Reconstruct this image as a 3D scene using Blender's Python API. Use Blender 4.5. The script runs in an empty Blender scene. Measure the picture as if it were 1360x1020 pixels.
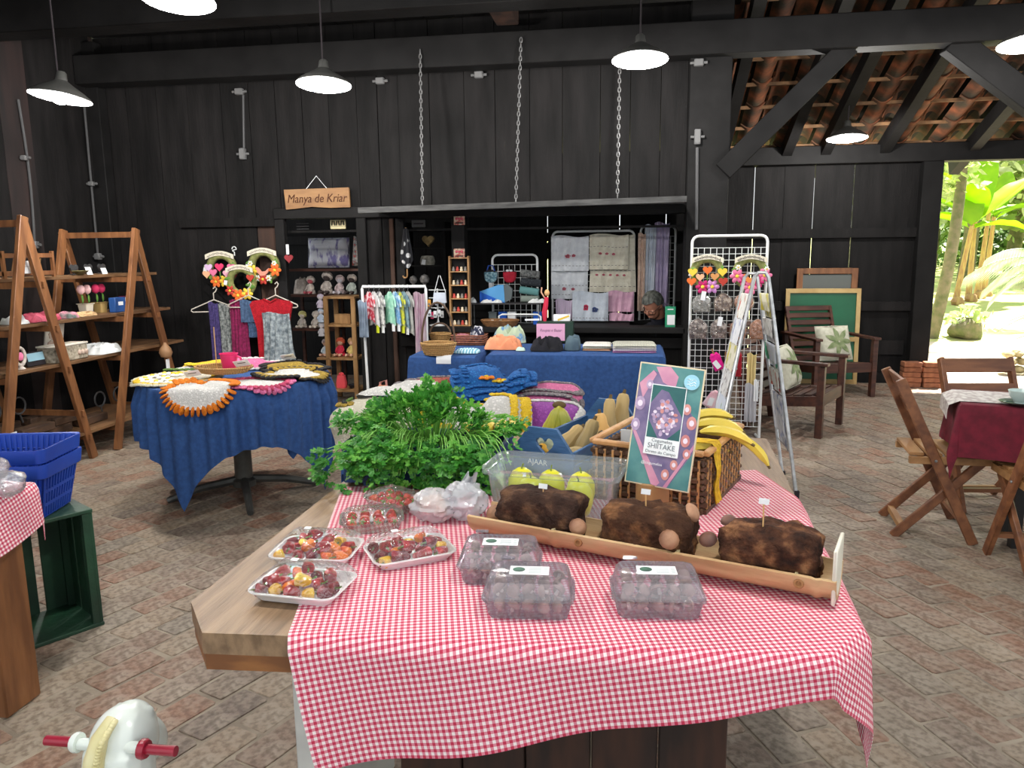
import bpy, bmesh, math, random
import numpy as np
from mathutils import Vector, Matrix, noise
from math import sin, cos, pi, radians, sqrt, atan2
random.seed(7)
S = bpy.context.scene
COL = S.collection
V = Vector
# ---------------------------------------------------------------- camera, sky, sun, exposure
F = 1020.0; CAMH = 1.5; PITCH = radians(9.8); YAW = radians(9); ROLL = radians(0.6)
fw = V((-sin(YAW)*cos(PITCH), cos(YAW)*cos(PITCH), -sin(PITCH)))
_r0 = V((cos(YAW), sin(YAW), 0)); _u0 = _r0.cross(fw)
rt = _r0*cos(ROLL) - _u0*sin(ROLL); up = _u0*cos(ROLL) + _r0*sin(ROLL)
C0 = V((0, 0, CAMH))
cam = bpy.data.cameras.new('camera'); camo = bpy.data.objects.new('camera', cam); COL.objects.link(camo)
cam.sensor_width = 36; cam.lens = 36*F/1360; cam.clip_start = .02; cam.clip_end = 300
_m = Matrix((rt, up, -fw)).transposed().to_4x4(); _m.translation = C0
camo.matrix_world = _m
S.camera = camo

w = bpy.data.worlds.new('world'); S.world = w; w.use_nodes = True
_bg = w.node_tree.nodes['Background']; _bg.inputs[0].default_value = (.93, .97, 1, 1); _bg.inputs[1].default_value = .75
sun = bpy.data.lights.new('sun_offscreen', 'SUN'); sun.energy = 17; sun.angle = radians(3); sun.color = (1, .95, .86)
suno = bpy.data.objects.new('sun_offscreen', sun); COL.objects.link(suno)
suno.rotation_euler = V((-.30, -.42, -1)).to_track_quat('-Z', 'Y').to_euler()
LAMP_W = 50
S.view_settings.view_transform = 'Standard'; S.view_settings.look = 'None'
S.view_settings.exposure = .85; S.view_settings.gamma = 1; S.view_settings.use_curve_mapping = False

# ---------------------------------------------------------------- pixel -> world on a known plane
def ray(x, y): return fw + rt*((x-680)/F) - up*((y-510)/F)
def Zp(x, y, z): d = ray(x, y); return C0 + d*((z-CAMH)/d.z)
def Yp(x, y, Y): d = ray(x, y); return C0 + d*(Y/d.y)
def Xp(x, y, X): d = ray(x, y); return C0 + d*(X/d.x)
def Dp(x, y, t): return C0 + ray(x, y)*t

# ---------------------------------------------------------------- materials
def lin(c):
    if isinstance(c, str): c = tuple(int(c[i:i+2], 16) for i in (0, 2, 4))
    return tuple((v/255/12.92 if v/255 <= .04045 else ((v/255+.055)/1.055)**2.4) for v in c) + (1,)
MC = {}
def mat(name, c, c2=None, sc=8, rough=.75, bump=0, bsc=None, metal=0, kind='noise', emit=0, trans=0,
        st=(1, 1, 1), lo=.35, hi=.65, det=4, c3=None, spec=.5, uv=False, obj_rand=0):
    if name in MC: return MC[name]
    m = bpy.data.materials.new(name); m.use_nodes = True; MC[name] = m
    nt = m.node_tree; N = nt.nodes; L = nt.links; b = N['Principled BSDF']
    b.inputs['Roughness'].default_value = rough; b.inputs['Metallic'].default_value = metal
    b.inputs['Specular IOR Level'].default_value = spec
    b.inputs['Base Color'].default_value = lin(c)
    tc = N.new('ShaderNodeTexCoord'); mp = N.new('ShaderNodeMapping'); mp.inputs['Scale'].default_value = st
    L.new(tc.outputs['UV' if uv else 'Object'], mp.inputs['Vector'])
    col = None
    if c2 is not None:
        if kind == 'noise':
            t = N.new('ShaderNodeTexNoise'); t.inputs['Scale'].default_value = sc; t.inputs['Detail'].default_value = det
            src = t.outputs['Fac']
        elif kind == 'wave':
            t = N.new('ShaderNodeTexWave'); t.inputs['Scale'].default_value = sc; t.inputs['Distortion'].default_value = 4
            t.inputs['Detail'].default_value = 3; src = t.outputs['Fac']
        elif kind == 'stripe':
            t = N.new('ShaderNodeTexWave'); t.inputs['Scale'].default_value = sc; src = t.outputs['Fac']
        elif kind == 'voro':
            t = N.new('ShaderNodeTexVoronoi'); t.inputs['Scale'].default_value = sc; src = t.outputs['Distance']
        elif kind == 'cell':
            t = N.new('ShaderNodeTexVoronoi'); t.inputs['Scale'].default_value = sc
            sp = N.new('ShaderNodeSeparateColor'); L.new(t.outputs['Color'], sp.inputs[0]); src = sp.outputs[0]
        L.new(mp.outputs[0], t.inputs['Vector'])
        cr = N.new('ShaderNodeValToRGB'); L.new(src, cr.inputs[0])
        e = cr.color_ramp.elements; e[0].position = lo; e[1].position = hi; e[0].color = lin(c); e[1].color = lin(c2)
        if c3 is not None:
            n = e.new((lo+hi)/2); n.color = lin(c3)
        col = cr.outputs[0]
        if obj_rand:
            oi = N.new('ShaderNodeObjectInfo'); hs = N.new('ShaderNodeHueSaturation')
            ma = N.new('ShaderNodeMapRange'); ma.inputs[3].default_value = 1-obj_rand; ma.inputs[4].default_value = 1+obj_rand
            L.new(oi.outputs['Random'], ma.inputs[0]); L.new(ma.outputs[0], hs.inputs['Value']); L.new(col, hs.inputs['Color']); col = hs.outputs[0]
        L.new(col, b.inputs['Base Color'])
    if bump:
        t2 = N.new('ShaderNodeTexNoise'); t2.inputs['Scale'].default_value = bsc or sc*3; t2.inputs['Detail'].default_value = 3
        L.new(mp.outputs[0], t2.inputs['Vector'])
        bp = N.new('ShaderNodeBump'); bp.inputs['Strength'].default_value = min(1, bump); bp.inputs['Distance'].default_value = .01
        L.new(t2.outputs['Fac'], bp.inputs['Height']); L.new(bp.outputs[0], b.inputs['Normal'])
    if emit:
        b.inputs['Emission Color'].default_value = lin(c); b.inputs['Emission Strength'].default_value = emit
    if trans:
        tr = N.new('ShaderNodeBsdfTranslucent'); mx = N.new('ShaderNodeMixShader'); mx.inputs[0].default_value = trans
        if col: L.new(col, tr.inputs[0])
        else: tr.inputs[0].default_value = lin(c)
        L.new(b.outputs[0], mx.inputs[1]); L.new(tr.outputs[0], mx.inputs[2])
        L.new(mx.outputs[0], N['Material Output'].inputs[0])
    return m
def clear(name, tint=(255, 255, 255), diff=.08, gloss=.12, rough=.08, bump=0, bsc=60):
    """thin clear plastic: see-through with a little haze and gloss"""
    if name in MC: return MC[name]
    m = bpy.data.materials.new(name); m.use_nodes = True; MC[name] = m
    nt = m.node_tree; N = nt.nodes; L = nt.links; N.remove(N['Principled BSDF'])
    t = N.new('ShaderNodeBsdfTransparent'); d = N.new('ShaderNodeBsdfDiffuse'); g = N.new('ShaderNodeBsdfGlossy')
    t.inputs[0].default_value = lin(tint); d.inputs[0].default_value = lin(tint); g.inputs['Roughness'].default_value = rough
    a = N.new('ShaderNodeMixShader'); a.inputs[0].default_value = diff
    L.new(t.outputs[0], a.inputs[1]); L.new(d.outputs[0], a.inputs[2])
    b = N.new('ShaderNodeMixShader')
    lw = N.new('ShaderNodeLayerWeight'); lw.inputs[0].default_value = .25
    mr = N.new('ShaderNodeMapRange'); mr.inputs[3].default_value = gloss; mr.inputs[4].default_value = min(1, gloss+.5)
    L.new(lw.outputs['Fresnel'], mr.inputs[0]); L.new(mr.outputs[0], b.inputs[0])
    L.new(a.outputs[0], b.inputs[1]); L.new(g.outputs[0], b.inputs[2]); L.new(b.outputs[0], N['Material Output'].inputs[0])
    if bump:
        tc = N.new('ShaderNodeTexCoord'); n = N.new('ShaderNodeTexNoise'); n.inputs['Scale'].default_value = bsc; n.inputs['Detail'].default_value = 2
        L.new(tc.outputs['Object'], n.inputs['Vector']); bp = N.new('ShaderNodeBump'); bp.inputs['Strength'].default_value = bump; bp.inputs['Distance'].default_value = .02
        L.new(n.outputs['Fac'], bp.inputs['Height']); L.new(bp.outputs[0], g.inputs['Normal']); L.new(bp.outputs[0], lw.inputs['Normal'])
    return m
def gingham(name, red, white, mid, period=.0125):
    if name in MC: return MC[name]
    m = bpy.data.materials.new(name); m.use_nodes = True; MC[name] = m
    nt = m.node_tree; N = nt.nodes; L = nt.links; b = N['Principled BSDF']; b.inputs['Roughness'].default_value = .85
    tc = N.new('ShaderNodeTexCoord'); sx = N.new('ShaderNodeSeparateXYZ'); L.new(tc.outputs['UV'], sx.inputs[0])
    outs = []
    for k in (0, 1):
        a = N.new('ShaderNodeMath'); a.operation = 'MULTIPLY'; a.inputs[1].default_value = 1/period; L.new(sx.outputs[k], a.inputs[0])
        f = N.new('ShaderNodeMath'); f.operation = 'FRACT'; L.new(a.outputs[0], f.inputs[0])
        g = N.new('ShaderNodeMath'); g.operation = 'GREATER_THAN'; g.inputs[1].default_value = .5; L.new(f.outputs[0], g.inputs[0]); outs.append(g)
    ad = N.new('ShaderNodeMath'); ad.operation = 'ADD'; L.new(outs[0].outputs[0], ad.inputs[0]); L.new(outs[1].outputs[0], ad.inputs[1])
    hv = N.new('ShaderNodeMath'); hv.operation = 'MULTIPLY'; hv.inputs[1].default_value = .5; L.new(ad.outputs[0], hv.inputs[0])
    cr = N.new('ShaderNodeValToRGB'); cr.color_ramp.interpolation = 'CONSTANT'; L.new(hv.outputs[0], cr.inputs[0])
    e = cr.color_ramp.elements; e[0].position = 0; e[0].color = lin(white); e[1].position = .75; e[1].color = lin(red)
    n = e.new(.25); n.color = lin(mid)
    L.new(cr.outputs[0], b.inputs['Base Color'])
    return m

# ---------------------------------------------------------------- mesh builder
def rotz(a): return Matrix.Rotation(a, 3, 'Z')
def frame(ex, ez=None):
    ex = V(ex).normalized(); ez = V(ez or (0, 0, 1)); ey = ez.cross(ex).normalized(); ez = ex.cross(ey)
    return Matrix((ex, ey, ez)).transposed()
I3 = Matrix.Identity(3)
class MB:
    def __init__(s): s.v = []; s.f = []; s.uv = {}
    def add(s, vs, fs, M=None, o=None, uvs=None):
        k = len(s.v)
        for i, p in enumerate(vs):
            p = V(p)
            if M is not None: p = M @ p
            if o is not None: p = p + V(o)
            s.v.append(p)
            if uvs: s.uv[k+i] = uvs[i]
        s.f += [tuple(i+k for i in f) for f in fs]
        return s
    def box(s, c, d, M=None, bev=0):
        x, y, z = d[0]/2, d[1]/2, d[2]/2
        if bev and bev < min(x, y, z):
            vs = []; 
            pts = [(sx, sy, sz) for sz in (-1, 1) for sy in (-1, 1) for sx in (-1, 1)]
            for sx, sy, sz in pts:
                vs += [(sx*x, sy*(y-bev), sz*(z-bev)), (sx*(x-bev), sy*y, sz*(z-bev)), (sx*(x-bev), sy*(y-bev), sz*z)]
            bm = bmesh.new(); bv = [bm.verts.new(p) for p in vs]
            r = bmesh.ops.convex_hull(bm, input=bv); bm.verts.index_update()
            s.add([v.co.copy() for v in bm.verts], [[v.index for v in f.verts] for f in bm.faces], M, c); bm.free(); return s
        vs = [(sx*x, sy*y, sz*z) for sz in (-1, 1) for sy in (-1, 1) for sx in (-1, 1)]
        return s.add(vs, [(0, 2, 3, 1), (4, 5, 7, 6), (0, 1, 5, 4), (2, 6, 7, 3), (0, 4, 6, 2), (1, 3, 7, 5)], M, c)
    def bar(s, a, b, w, h, upv=(0, 0, 1), bev=0):
        a, b = V(a), V(b); d = b-a
        if abs(d.normalized().dot(V(upv))) > .97: upv = (1, 0, 0)
        return s.box((a+b)/2, (d.length, w, h), frame(d, upv), bev)
    def tube(s, pts, r, n=8, closed=False, cap=True, flat=1):
        pts = [V(p) for p in pts]; m = len(pts); rs = r if isinstance(r, (list, tuple)) else [r]*m
        t0 = (pts[1]-pts[0]).normalized(); nv = t0.orthogonal().normalized()
        if abs(t0.z) < .9: nv = (V((0, 0, 1)) - t0*t0.z).normalized()
        k = len(s.v)
        for i, p in enumerate(pts):
            if closed: t = pts[(i+1) % m]-pts[i-1]
            else: t = pts[min(i+1, m-1)]-pts[max(i-1, 0)]
            t.normalize(); nv = (nv - t*nv.dot(t)); nv = nv.normalized() if nv.length > 1e-6 else t.orthogonal().normalized()
            bv = t.cross(nv)
            for j in range(n):
                a = 2*pi*j/n; s.v.append(p + (nv*cos(a)*flat + bv*sin(a))*rs[i])
        for i in range(m if closed else m-1):
            for j in range(n):
                a = k+i*n+j; b = k+i*n+(j+1) % n; c = k+((i+1) % m)*n+(j+1) % n; d = k+((i+1) % m)*n+j
                s.f.append((a, b, c, d))
        if cap and not closed:
            s.f.append(tuple(k+j for j in range(n))[::-1]); s.f.append(tuple(k+(m-1)*n+j for j in range(n)))
        return s
    def lathe(s, prof, n=16, M=None, o=None, rib=0, ribn=0, closed=False):
        vs = []; fs = []; m = len(prof)
        for r, z in prof:
            for j in range(n):
                a = 2*pi*j/n; q = r*(1+rib*cos(ribn*a)); vs.append((q*cos(a), q*sin(a), z))
        for i in range(m if closed else m-1):
            for j in range(n):
                i2 = (i+1) % m; fs.append((i*n+j, i*n+(j+1) % n, i2*n+(j+1) % n, i2*n+j))
        if not closed:
            if prof[0][0] > 1e-5: fs.append(tuple(range(n))[::-1])
            if prof[-1][0] > 1e-5: fs.append(tuple((m-1)*n+j for j in range(n)))
        return s.add(vs, fs, M, o)
    def ell(s, c, r, n=12, m=8, M=None, nz=0, nsc=10):
        if not isinstance(r, (tuple, list)): r = (r, r, r)
        vs = [V((0, 0, -r[2]))]; fs = []
        for i in range(1, m):
            t = -pi/2+pi*i/m
            for j in range(n):
                a = 2*pi*j/n; vs.append(V((r[0]*cos(t)*cos(a), r[1]*cos(t)*sin(a), r[2]*sin(t))))
        vs.append(V((0, 0, r[2])))
        if nz: vs = [p*(1+nz*noise.noise(p*nsc+V(c)*3)) for p in vs]
        for j in range(n): fs.append((0, 1+(j+1) % n, 1+j)); fs.append((len(vs)-1, 1+(m-2)*n+j, 1+(m-2)*n+(j+1) % n))
        for i in range(m-2):
            for j in range(n): a = 1+i*n+j; b = 1+i*n+(j+1) % n; fs.append((a, b, b+n, a+n))
        return s.add(vs, fs, M, c)
    def grid(s, fn, nu, nv, thick=0, uvf=None, closeu=False):
        P = [[V(fn(i/nu, j/nv)) for j in range(nv+1)] for i in range(nu+1)]
        uvs = [uvf(i/nu, j/nv) for i in range(nu+1) for j in range(nv+1)] if uvf else None
        idx = lambda i, j: i*(nv+1)+j
        fs = [(idx(i, j), idx(i+1, j), idx(i+1, j+1), idx(i, j+1)) for i in range(nu) for j in range(nv)]
        flat = [p for r in P for p in r]
        if not thick: return s.add(flat, fs, uvs=uvs)
        off = []
        for i in range(nu+1):
            for j in range(nv+1):
                a = P[min(i+1, nu)][j]-P[max(i-1, 0)][j]; b = P[i][min(j+1, nv)]-P[i][max(j-1, 0)]
                nn = a.cross(b); nn = nn.normalized() if nn.length > 1e-9 else V((0, 0, 1)); off.append(P[i][j]-nn*thick)
        K = len(flat)
        fs += [tuple(q+K for q in f[::-1]) for f in fs]
        per = [idx(i, 0) for i in range(nu+1)] + [idx(nu, j) for j in range(1, nv+1)] + [idx(i, nv) for i in range(nu-1, -1, -1)] + [idx(0, j) for j in range(nv-1, 0, -1)]
        for q in range(len(per)): a = per[q]; b = per[(q+1) % len(per)]; fs.append((b, a, a+K, b+K))
        return s.add(flat+off, fs, uvs=(uvs+uvs) if uvs else None)
    def prism(s, poly, t, M=None, o=None):
        n = len(poly); vs = [(x, y, 0) for x, y in poly]+[(x, y, t) for x, y in poly]
        fs = [tuple(range(n))[::-1], tuple(range(n, 2*n))]+[(i, (i+1) % n, n+(i+1) % n, n+i) for i in range(n)]
        return s.add(vs, fs, M, o)
    def loft(s, loops, M=None, o=None, cap0=True, cap1=True):
        n = len(loops[0]); vs = [p for l in loops for p in l]; fs = []
        for i in range(len(loops)-1):
            for j in range(n): fs.append((i*n+j, i*n+(j+1) % n, (i+1)*n+(j+1) % n, (i+1)*n+j))
        if cap0: fs.append(tuple(range(n))[::-1])
        if cap1: fs.append(tuple((len(loops)-1)*n+j for j in range(n)))
        return s.add(vs, fs, M, o)
    def mesh(s, name, m, smooth=True):
        me = bpy.data.meshes.new(name); me.from_pydata([tuple(p) for p in s.v], [], s.f)
        if s.uv:
            ul = me.uv_layers.new(name='UVMap')
            for lp in me.loops: ul.data[lp.index].uv = s.uv.get(lp.vertex_index, (0, 0))
        if m: me.materials.append(m)
        if smooth:
            me.polygons.foreach_set('use_smooth', [True]*len(me.polygons))
            try: me.set_sharp_from_angle(angle=radians(42))
            except Exception: pass
        me.update(); return me
    def build(s, name, m, parent=None, world=False, smooth=True, label=None):
        """part: vertices are local to the parent unless world=True"""
        if world and parent is not None:
            Mi = MW[parent.name].inverted(); s.v = [Mi @ p for p in s.v]
        ob = bpy.data.objects.new(name, s.mesh(name, m, smooth)); COL.objects.link(ob)
        if parent is not None:
            ob.parent = parent; MW[ob.name] = MW[parent.name]
        else: MW[ob.name] = Matrix.Identity(4)
        if label: ob['label'] = label
        return ob
    def single(s, name, m, label, cat, group=None, smooth=True):
        """thing that is one mesh: origin at its base"""
        lo = V((min(p.x for p in s.v), min(p.y for p in s.v), min(p.z for p in s.v))); hi = V((max(p.x for p in s.v), max(p.y for p in s.v), 0))
        o = V(((lo.x+hi.x)/2, (lo.y+hi.y)/2, lo.z)); s.v = [p-o for p in s.v]
        ob = bpy.data.objects.new(name, s.mesh(name, m, smooth)); COL.objects.link(ob); ob.location = o
        MW[ob.name] = Matrix.Translation(o); tag(ob, label, cat, group); return ob
MW = {}
def tag(o, label, cat, group=None):
    o['label'] = label; o['category'] = cat
    if group: o['group'] = group
def thing(name, label, cat, loc=(0, 0, 0), rz=0, group=None, M=None):
    o = bpy.data.objects.new(name, None); COL.objects.link(o); o.empty_display_size = .05
    m4 = Matrix.Translation(V(loc)) @ (M.to_4x4() if M is not None else Matrix.Rotation(rz, 4, 'Z'))
    o.matrix_world = m4; MW[o.name] = m4; tag(o, label, cat, group); return o
def struct(o): o['kind'] = 'structure'; return o
def sthing(name, loc=(0, 0, 0)):
    o = bpy.data.objects.new(name, None); COL.objects.link(o); o.location = loc; MW[o.name] = Matrix.Translation(V(loc)); o['kind'] = 'structure'; return o
def part_copy(src, parent, M):
    c = bpy.data.objects.new(src.name.split('.')[0], src.data); COL.objects.link(c); c.parent = parent; c.matrix_local = M; return c
def dup(root, loc, rz=0, label=None, group=None, M=None):
    r = root.copy(); COL.objects.link(r)
    m4 = Matrix.Translation(V(loc)) @ (M.to_4x4() if M is not None else Matrix.Rotation(rz, 4, 'Z'))
    r.matrix_world = m4; MW[r.name] = m4
    if label: r['label'] = label
    if group: r['group'] = group
    for ch in list(root.children):
        c = ch.copy(); COL.objects.link(c); c.parent = r; MW[c.name] = m4
        for g in list(ch.children): d = g.copy(); COL.objects.link(d); d.parent = c
    return r
def text(body, size, m, parent, M4, name='lettering', ext=.0006, font_shear=0, bold=0, sx=1, align='CENTER'):
    cu = bpy.data.curves.new('t', 'FONT'); cu.body = body; cu.size = size; cu.extrude = ext; cu.shear = font_shear; cu.offset = bold
    cu.align_x = align; cu.align_y = 'CENTER'; cu.resolution_u = 3
    ob = bpy.data.objects.new('t', cu); COL.objects.link(ob)
    dg = bpy.context.evaluated_depsgraph_get(); me = bpy.data.meshes.new_from_object(ob.evaluated_get(dg))
    bpy.data.objects.remove(ob); me.transform(Matrix.Diagonal((sx, 1, 1, 1))); me.transform(M4)
    me.materials.clear(); me.materials.append(m)
    o = bpy.data.objects.new(name, me); COL.objects.link(o); o.parent = parent; return o
def cutout(outer, holes, t):
    """flat board with real holes, in its own XY plane, thickness t"""
    cu = bpy.data.curves.new('c', 'CURVE'); cu.dimensions = '2D'; cu.fill_mode = 'BOTH'; cu.extrude = t/2
    for pl in [outer]+holes:
        sp = cu.splines.new('POLY'); sp.points.add(len(pl)-1); sp.use_cyclic_u = True
        for i, (x, y) in enumerate(pl): sp.points[i].co = (x, y, 0, 1)
    ob = bpy.data.objects.new('c', cu); COL.objects.link(ob)
    dg = bpy.context.evaluated_depsgraph_get(); me = bpy.data.meshes.new_from_object(ob.evaluated_get(dg)); bpy.data.objects.remove(ob)
    b = MB(); b.v = [v.co.copy() for v in me.vertices]; b.f = [tuple(p.vertices) for p in me.polygons]; return b
def xform(b, M4): b.v = [M4 @ p for p in b.v]; return b
def rrect(w_, d_, r, z, n=5, flute=0, fn=0):
    L = []
    for cx, cy, a0 in ((1, 1, 0), (-1, 1, 90), (-1, -1, 180), (1, -1, 270)):
        for k in range(n+1):
            a = radians(a0+90*k/n); L.append(((w_/2-r)*cx+r*cos(a), (d_/2-r)*cy+r*sin(a), z))
    return L
def dense(loop, step):
    out = []
    for i in range(len(loop)):
        a, b = V(loop[i]), V(loop[(i+1) % len(loop)]); k = max(1, int((b-a).length/step))
        for j in range(k): out.append(a.lerp(b, j/k))
    return out
def heart(sz, n=20):
    L = []
    for i in range(n):
        t = 2*pi*i/n; L.append((sz*16*sin(t)**3/32, sz*(13*cos(t)-5*cos(2*t)-2*cos(3*t)-cos(4*t))/32))
    return L[::-1]
def disc(r, n=16, ry=None, c=(0, 0), wob=0, k=5): return [(c[0]+r*(1+wob*cos(k*2*pi*i/n))*cos(2*pi*i/n), c[1]+(ry or r)*(1+wob*cos(k*2*pi*i/n))*sin(2*pi*i/n)) for i in range(n)]
def R(a, b): return random.uniform(a, b)
MX = lambda ex, ez: frame(ex, ez)

def relax(items, fix, n=240, grav=.0004):
    """settle rigid items (c, [(offset, r)]) so that they do not pass through each other; fix(p, r) pushes a ball back into its container"""
    R_ = [max(o.length+r for o, r in it['s']) for it in items]
    for k in range(n):
        g = grav if k < n*.6 else 0
        for it in items: it['c'].z -= g
        for i in range(len(items)):
            for j in range(i+1, len(items)):
                a, b = items[i], items[j]
                if (a['c']-b['c']).length > R_[i]+R_[j]: continue
                for o1, r1 in a['s']:
                    for o2, r2 in b['s']:
                        d = (a['c']+o1)-(b['c']+o2); l = d.length; ov = r1+r2-l
                        if ov > 0:
                            d = d/l if l > 1e-6 else V((1, 0, 0)); d.z *= .6; a['c'] += d*ov*.5; b['c'] -= d*ov*.5
        for it in items:
            for o, r in it['s']:
                it['c'] += fix(it['c']+o, r)
class HeightField:
    """what lies on a table so far, so that each new cloth lies on top of it"""
    def __init__(s, x0, y0, x1, y1, res=.008): s.o = (x0, y0); s.r = res; s.H = np.zeros((int((x1-x0)/res)+1, int((y1-y0)/res)+1))
    def base(s, dil=2, blur=2):
        A = s.H.copy()
        for _ in range(dil):
            B = A.copy()
            for dx, dy in ((1, 0), (-1, 0), (0, 1), (0, -1)): B = np.maximum(B, np.roll(A, (dx, dy), (0, 1)))
            A = B
        for _ in range(blur): A = (A+np.roll(A, 1, 0)+np.roll(A, -1, 0)+np.roll(A, 1, 1)+np.roll(A, -1, 1))/5
        A = np.maximum(A, s.H)
        def f(x, y):
            i = (x-s.o[0])/s.r; j = (y-s.o[1])/s.r; i = max(0, min(A.shape[0]-2, i)); j = max(0, min(A.shape[1]-2, j)); a, b = int(i), int(j); u, v = i-a, j-b
            return float(A[a, b]*(1-u)*(1-v)+A[a+1, b]*u*(1-v)+A[a, b+1]*(1-u)*v+A[a+1, b+1]*u*v)
        return f
    def stamp(s, x, y, z, rad=.012):
        k = int(rad/s.r)+1; i = int(round((x-s.o[0])/s.r)); j = int(round((y-s.o[1])/s.r))
        a, b, c, d = max(0, i-k), min(s.H.shape[0], i+k+1), max(0, j-k), min(s.H.shape[1], j+k+1)
        if a < b and c < d: s.H[a:b, c:d] = np.maximum(s.H[a:b, c:d], z)
    def top(s, x, y, rad): 
        i, j, k = int((x-s.o[0])/s.r), int((y-s.o[1])/s.r), int(rad/s.r)+1; return float(s.H[max(0, i-k):i+k+1, max(0, j-k):j+k+1].max())
# common materials
BLACKW = mat('black_stained_wood', (27, 25, 25), (13, 12, 12), sc=3, rough=.75, bump=.3, bsc=20, st=(3, 3, .5), spec=.22, obj_rand=.25)
BLACKB = mat('black_beam_wood', (24, 23, 23), (14, 13, 13), sc=4, rough=.72, bump=.3, bsc=14, spec=.25, obj_rand=.2)
BROWNB = mat('worn_brown_board', (74, 50, 38), (44, 31, 26), sc=3, rough=.8, st=(3, 3, .5))
HONEY = mat('honey_wood', (142, 95, 58), (106, 67, 40), sc=3, rough=.5, bump=.15, st=(6, 6, 1), obj_rand=.12)
PINE = mat('pine_wood', (178, 138, 90), (146, 106, 64), sc=4, rough=.55, st=(5, 5, 1), obj_rand=.1)
DARKWOOD = mat('dark_red_wood', (88, 50, 36), (56, 31, 24), sc=4, rough=.5, st=(1, 5, 5), obj_rand=.12)
WHITEP = mat('white_paint_metal', (226, 228, 228), rough=.4)
PAPER = mat('white_paper', (236, 238, 240), rough=.9)
STEEL = mat('galvanised_steel', (170, 172, 172), (120, 122, 124), sc=30, rough=.38, metal=.8)
CONDUIT = mat('grey_conduit', (62, 62, 63), rough=.5)
BOXPL = mat('grey_plastic_box', (104, 104, 104), rough=.6)
BLUECL = mat('blue_cloth', (46, 84, 142), (36, 70, 124), sc=40, rough=.9, bump=.15, bsc=500)
WHITEFAB = mat('white_fabric', (226, 228, 226), (205, 208, 208), sc=8, rough=.95, bump=.3, bsc=60)
INK = mat('dark_ink', (36, 30, 34), rough=.9)
GREENLEAF = mat('flower_green', (96, 142, 58), rough=.8)
# ================================================================ the setting
YB, YO, XL = 6.8, 9.1, -4.95          # counter wall, outer wall, left wall
def brick_mat():
    m = bpy.data.materials.new('floor_brick'); m.use_nodes = True; nt = m.node_tree; N = nt.nodes; L = nt.links; b = N['Principled BSDF']
    b.inputs['Roughness'].default_value = .62; b.inputs['Specular IOR Level'].default_value = .35
    tc = N.new('ShaderNodeTexCoord'); sx = N.new('ShaderNodeSeparateXYZ'); L.new(tc.outputs['UV'], sx.inputs[0])
    cr = N.new('ShaderNodeValToRGB'); L.new(sx.outputs[0], cr.inputs[0]); e = cr.color_ramp.elements
    cols = [(0, (126, 113, 101)), (.25, (142, 117, 100)), (.45, (146, 106, 85)), (.62, (138, 127, 114)), (.8, (160, 141, 120)), (1, (120, 105, 95))]
    e[0].position = 0; e[0].color = lin(cols[0][1]); e[1].position = 1; e[1].color = lin(cols[-1][1])
    for p, c in cols[1:-1]: n = e.new(p); n.color = lin(c)
    n1 = N.new('ShaderNodeTexNoise'); n1.inputs['Scale'].default_value = 9; n1.inputs['Detail'].default_value = 6; n1.inputs['Roughness'].default_value = .7
    L.new(tc.outputs['Object'], n1.inputs['Vector'])
    r1 = N.new('ShaderNodeValToRGB'); L.new(n1.outputs['Fac'], r1.inputs[0]); r1.color_ramp.elements[0].position = .42; r1.color_ramp.elements[1].position = .68
    r1.color_ramp.elements[1].color = (.75, .75, .75, 1)
    mx = N.new('ShaderNodeMixRGB'); L.new(r1.outputs[0], mx.inputs[0]); L.new(cr.outputs[0], mx.inputs[1]); mx.inputs[2].default_value = lin((168, 156, 140))
    n2 = N.new('ShaderNodeTexNoise'); n2.inputs['Scale'].default_value = 38; n2.inputs['Detail'].default_value = 5; L.new(tc.outputs['Object'], n2.inputs['Vector'])
    r2 = N.new('ShaderNodeValToRGB'); L.new(n2.outputs['Fac'], r2.inputs[0]); r2.color_ramp.elements[0].position = .38; r2.color_ramp.elements[1].position = .55
    r2.color_ramp.elements[0].color = (.62, .6, .58, 1)
    mu = N.new('ShaderNodeMixRGB'); mu.blend_type = 'MULTIPLY'; mu.inputs[0].default_value = 1; L.new(mx.outputs[0], mu.inputs[1]); L.new(r2.outputs[0], mu.inputs[2])
    L.new(mu.outputs[0], b.inputs['Base Color'])
    bp = N.new('ShaderNodeBump'); bp.inputs['Strength'].default_value = .35; bp.inputs['Distance'].default_value = .01
    L.new(n2.outputs['Fac'], bp.inputs['Height']); L.new(bp.outputs[0], b.inputs['Normal'])
    return m
BRICK = brick_mat()
MORTAR = mat('dusty_mortar', (166, 154, 136), (128, 117, 103), sc=7, rough=.9, bump=.4, bsc=60)
fb = MB(); fb.box((.8, 4.0, -.0532), (12, 11.6, .10)); floor = struct(fb.build('floor', MORTAR))
def near_bricks():
    rows = []
    for ang, sx in ((radians(22), -1), (radians(-24), 1)):
        d = V((sin(ang), cos(ang), 0)); n = V((cos(ang), -sin(ang), 0)); L_, W_ = .275, .135
        for i in range(-60, 60):
            for j in range(-45, 45):
                c = d*((j+.5*(i % 2)+.13*sin(i*7.3))*L_) + n*(i*W_)
                if not (-4.9 < c.x < 6.4 and .6 < c.y < 9.0): continue
                if (sx < 0 and c.x > -.12) or (sx > 0 and c.x < -.02): continue
                q = c-C0; t = q.dot(fw)
                if t < .3: continue
                px = 680+F*q.dot(rt)/t; py = 510-F*q.dot(up)/t
                vis = -40 < px < 1400 and py < 1060
                rows.append((vis, t, c, ang))
    return rows
br = near_bricks()
def hidden(c):                          # under the big market table or other covers
    return (-.75 < c.x < .4 and c.y < 5.4) or (c.x < -2.0 and c.y < 2.2)
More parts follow.
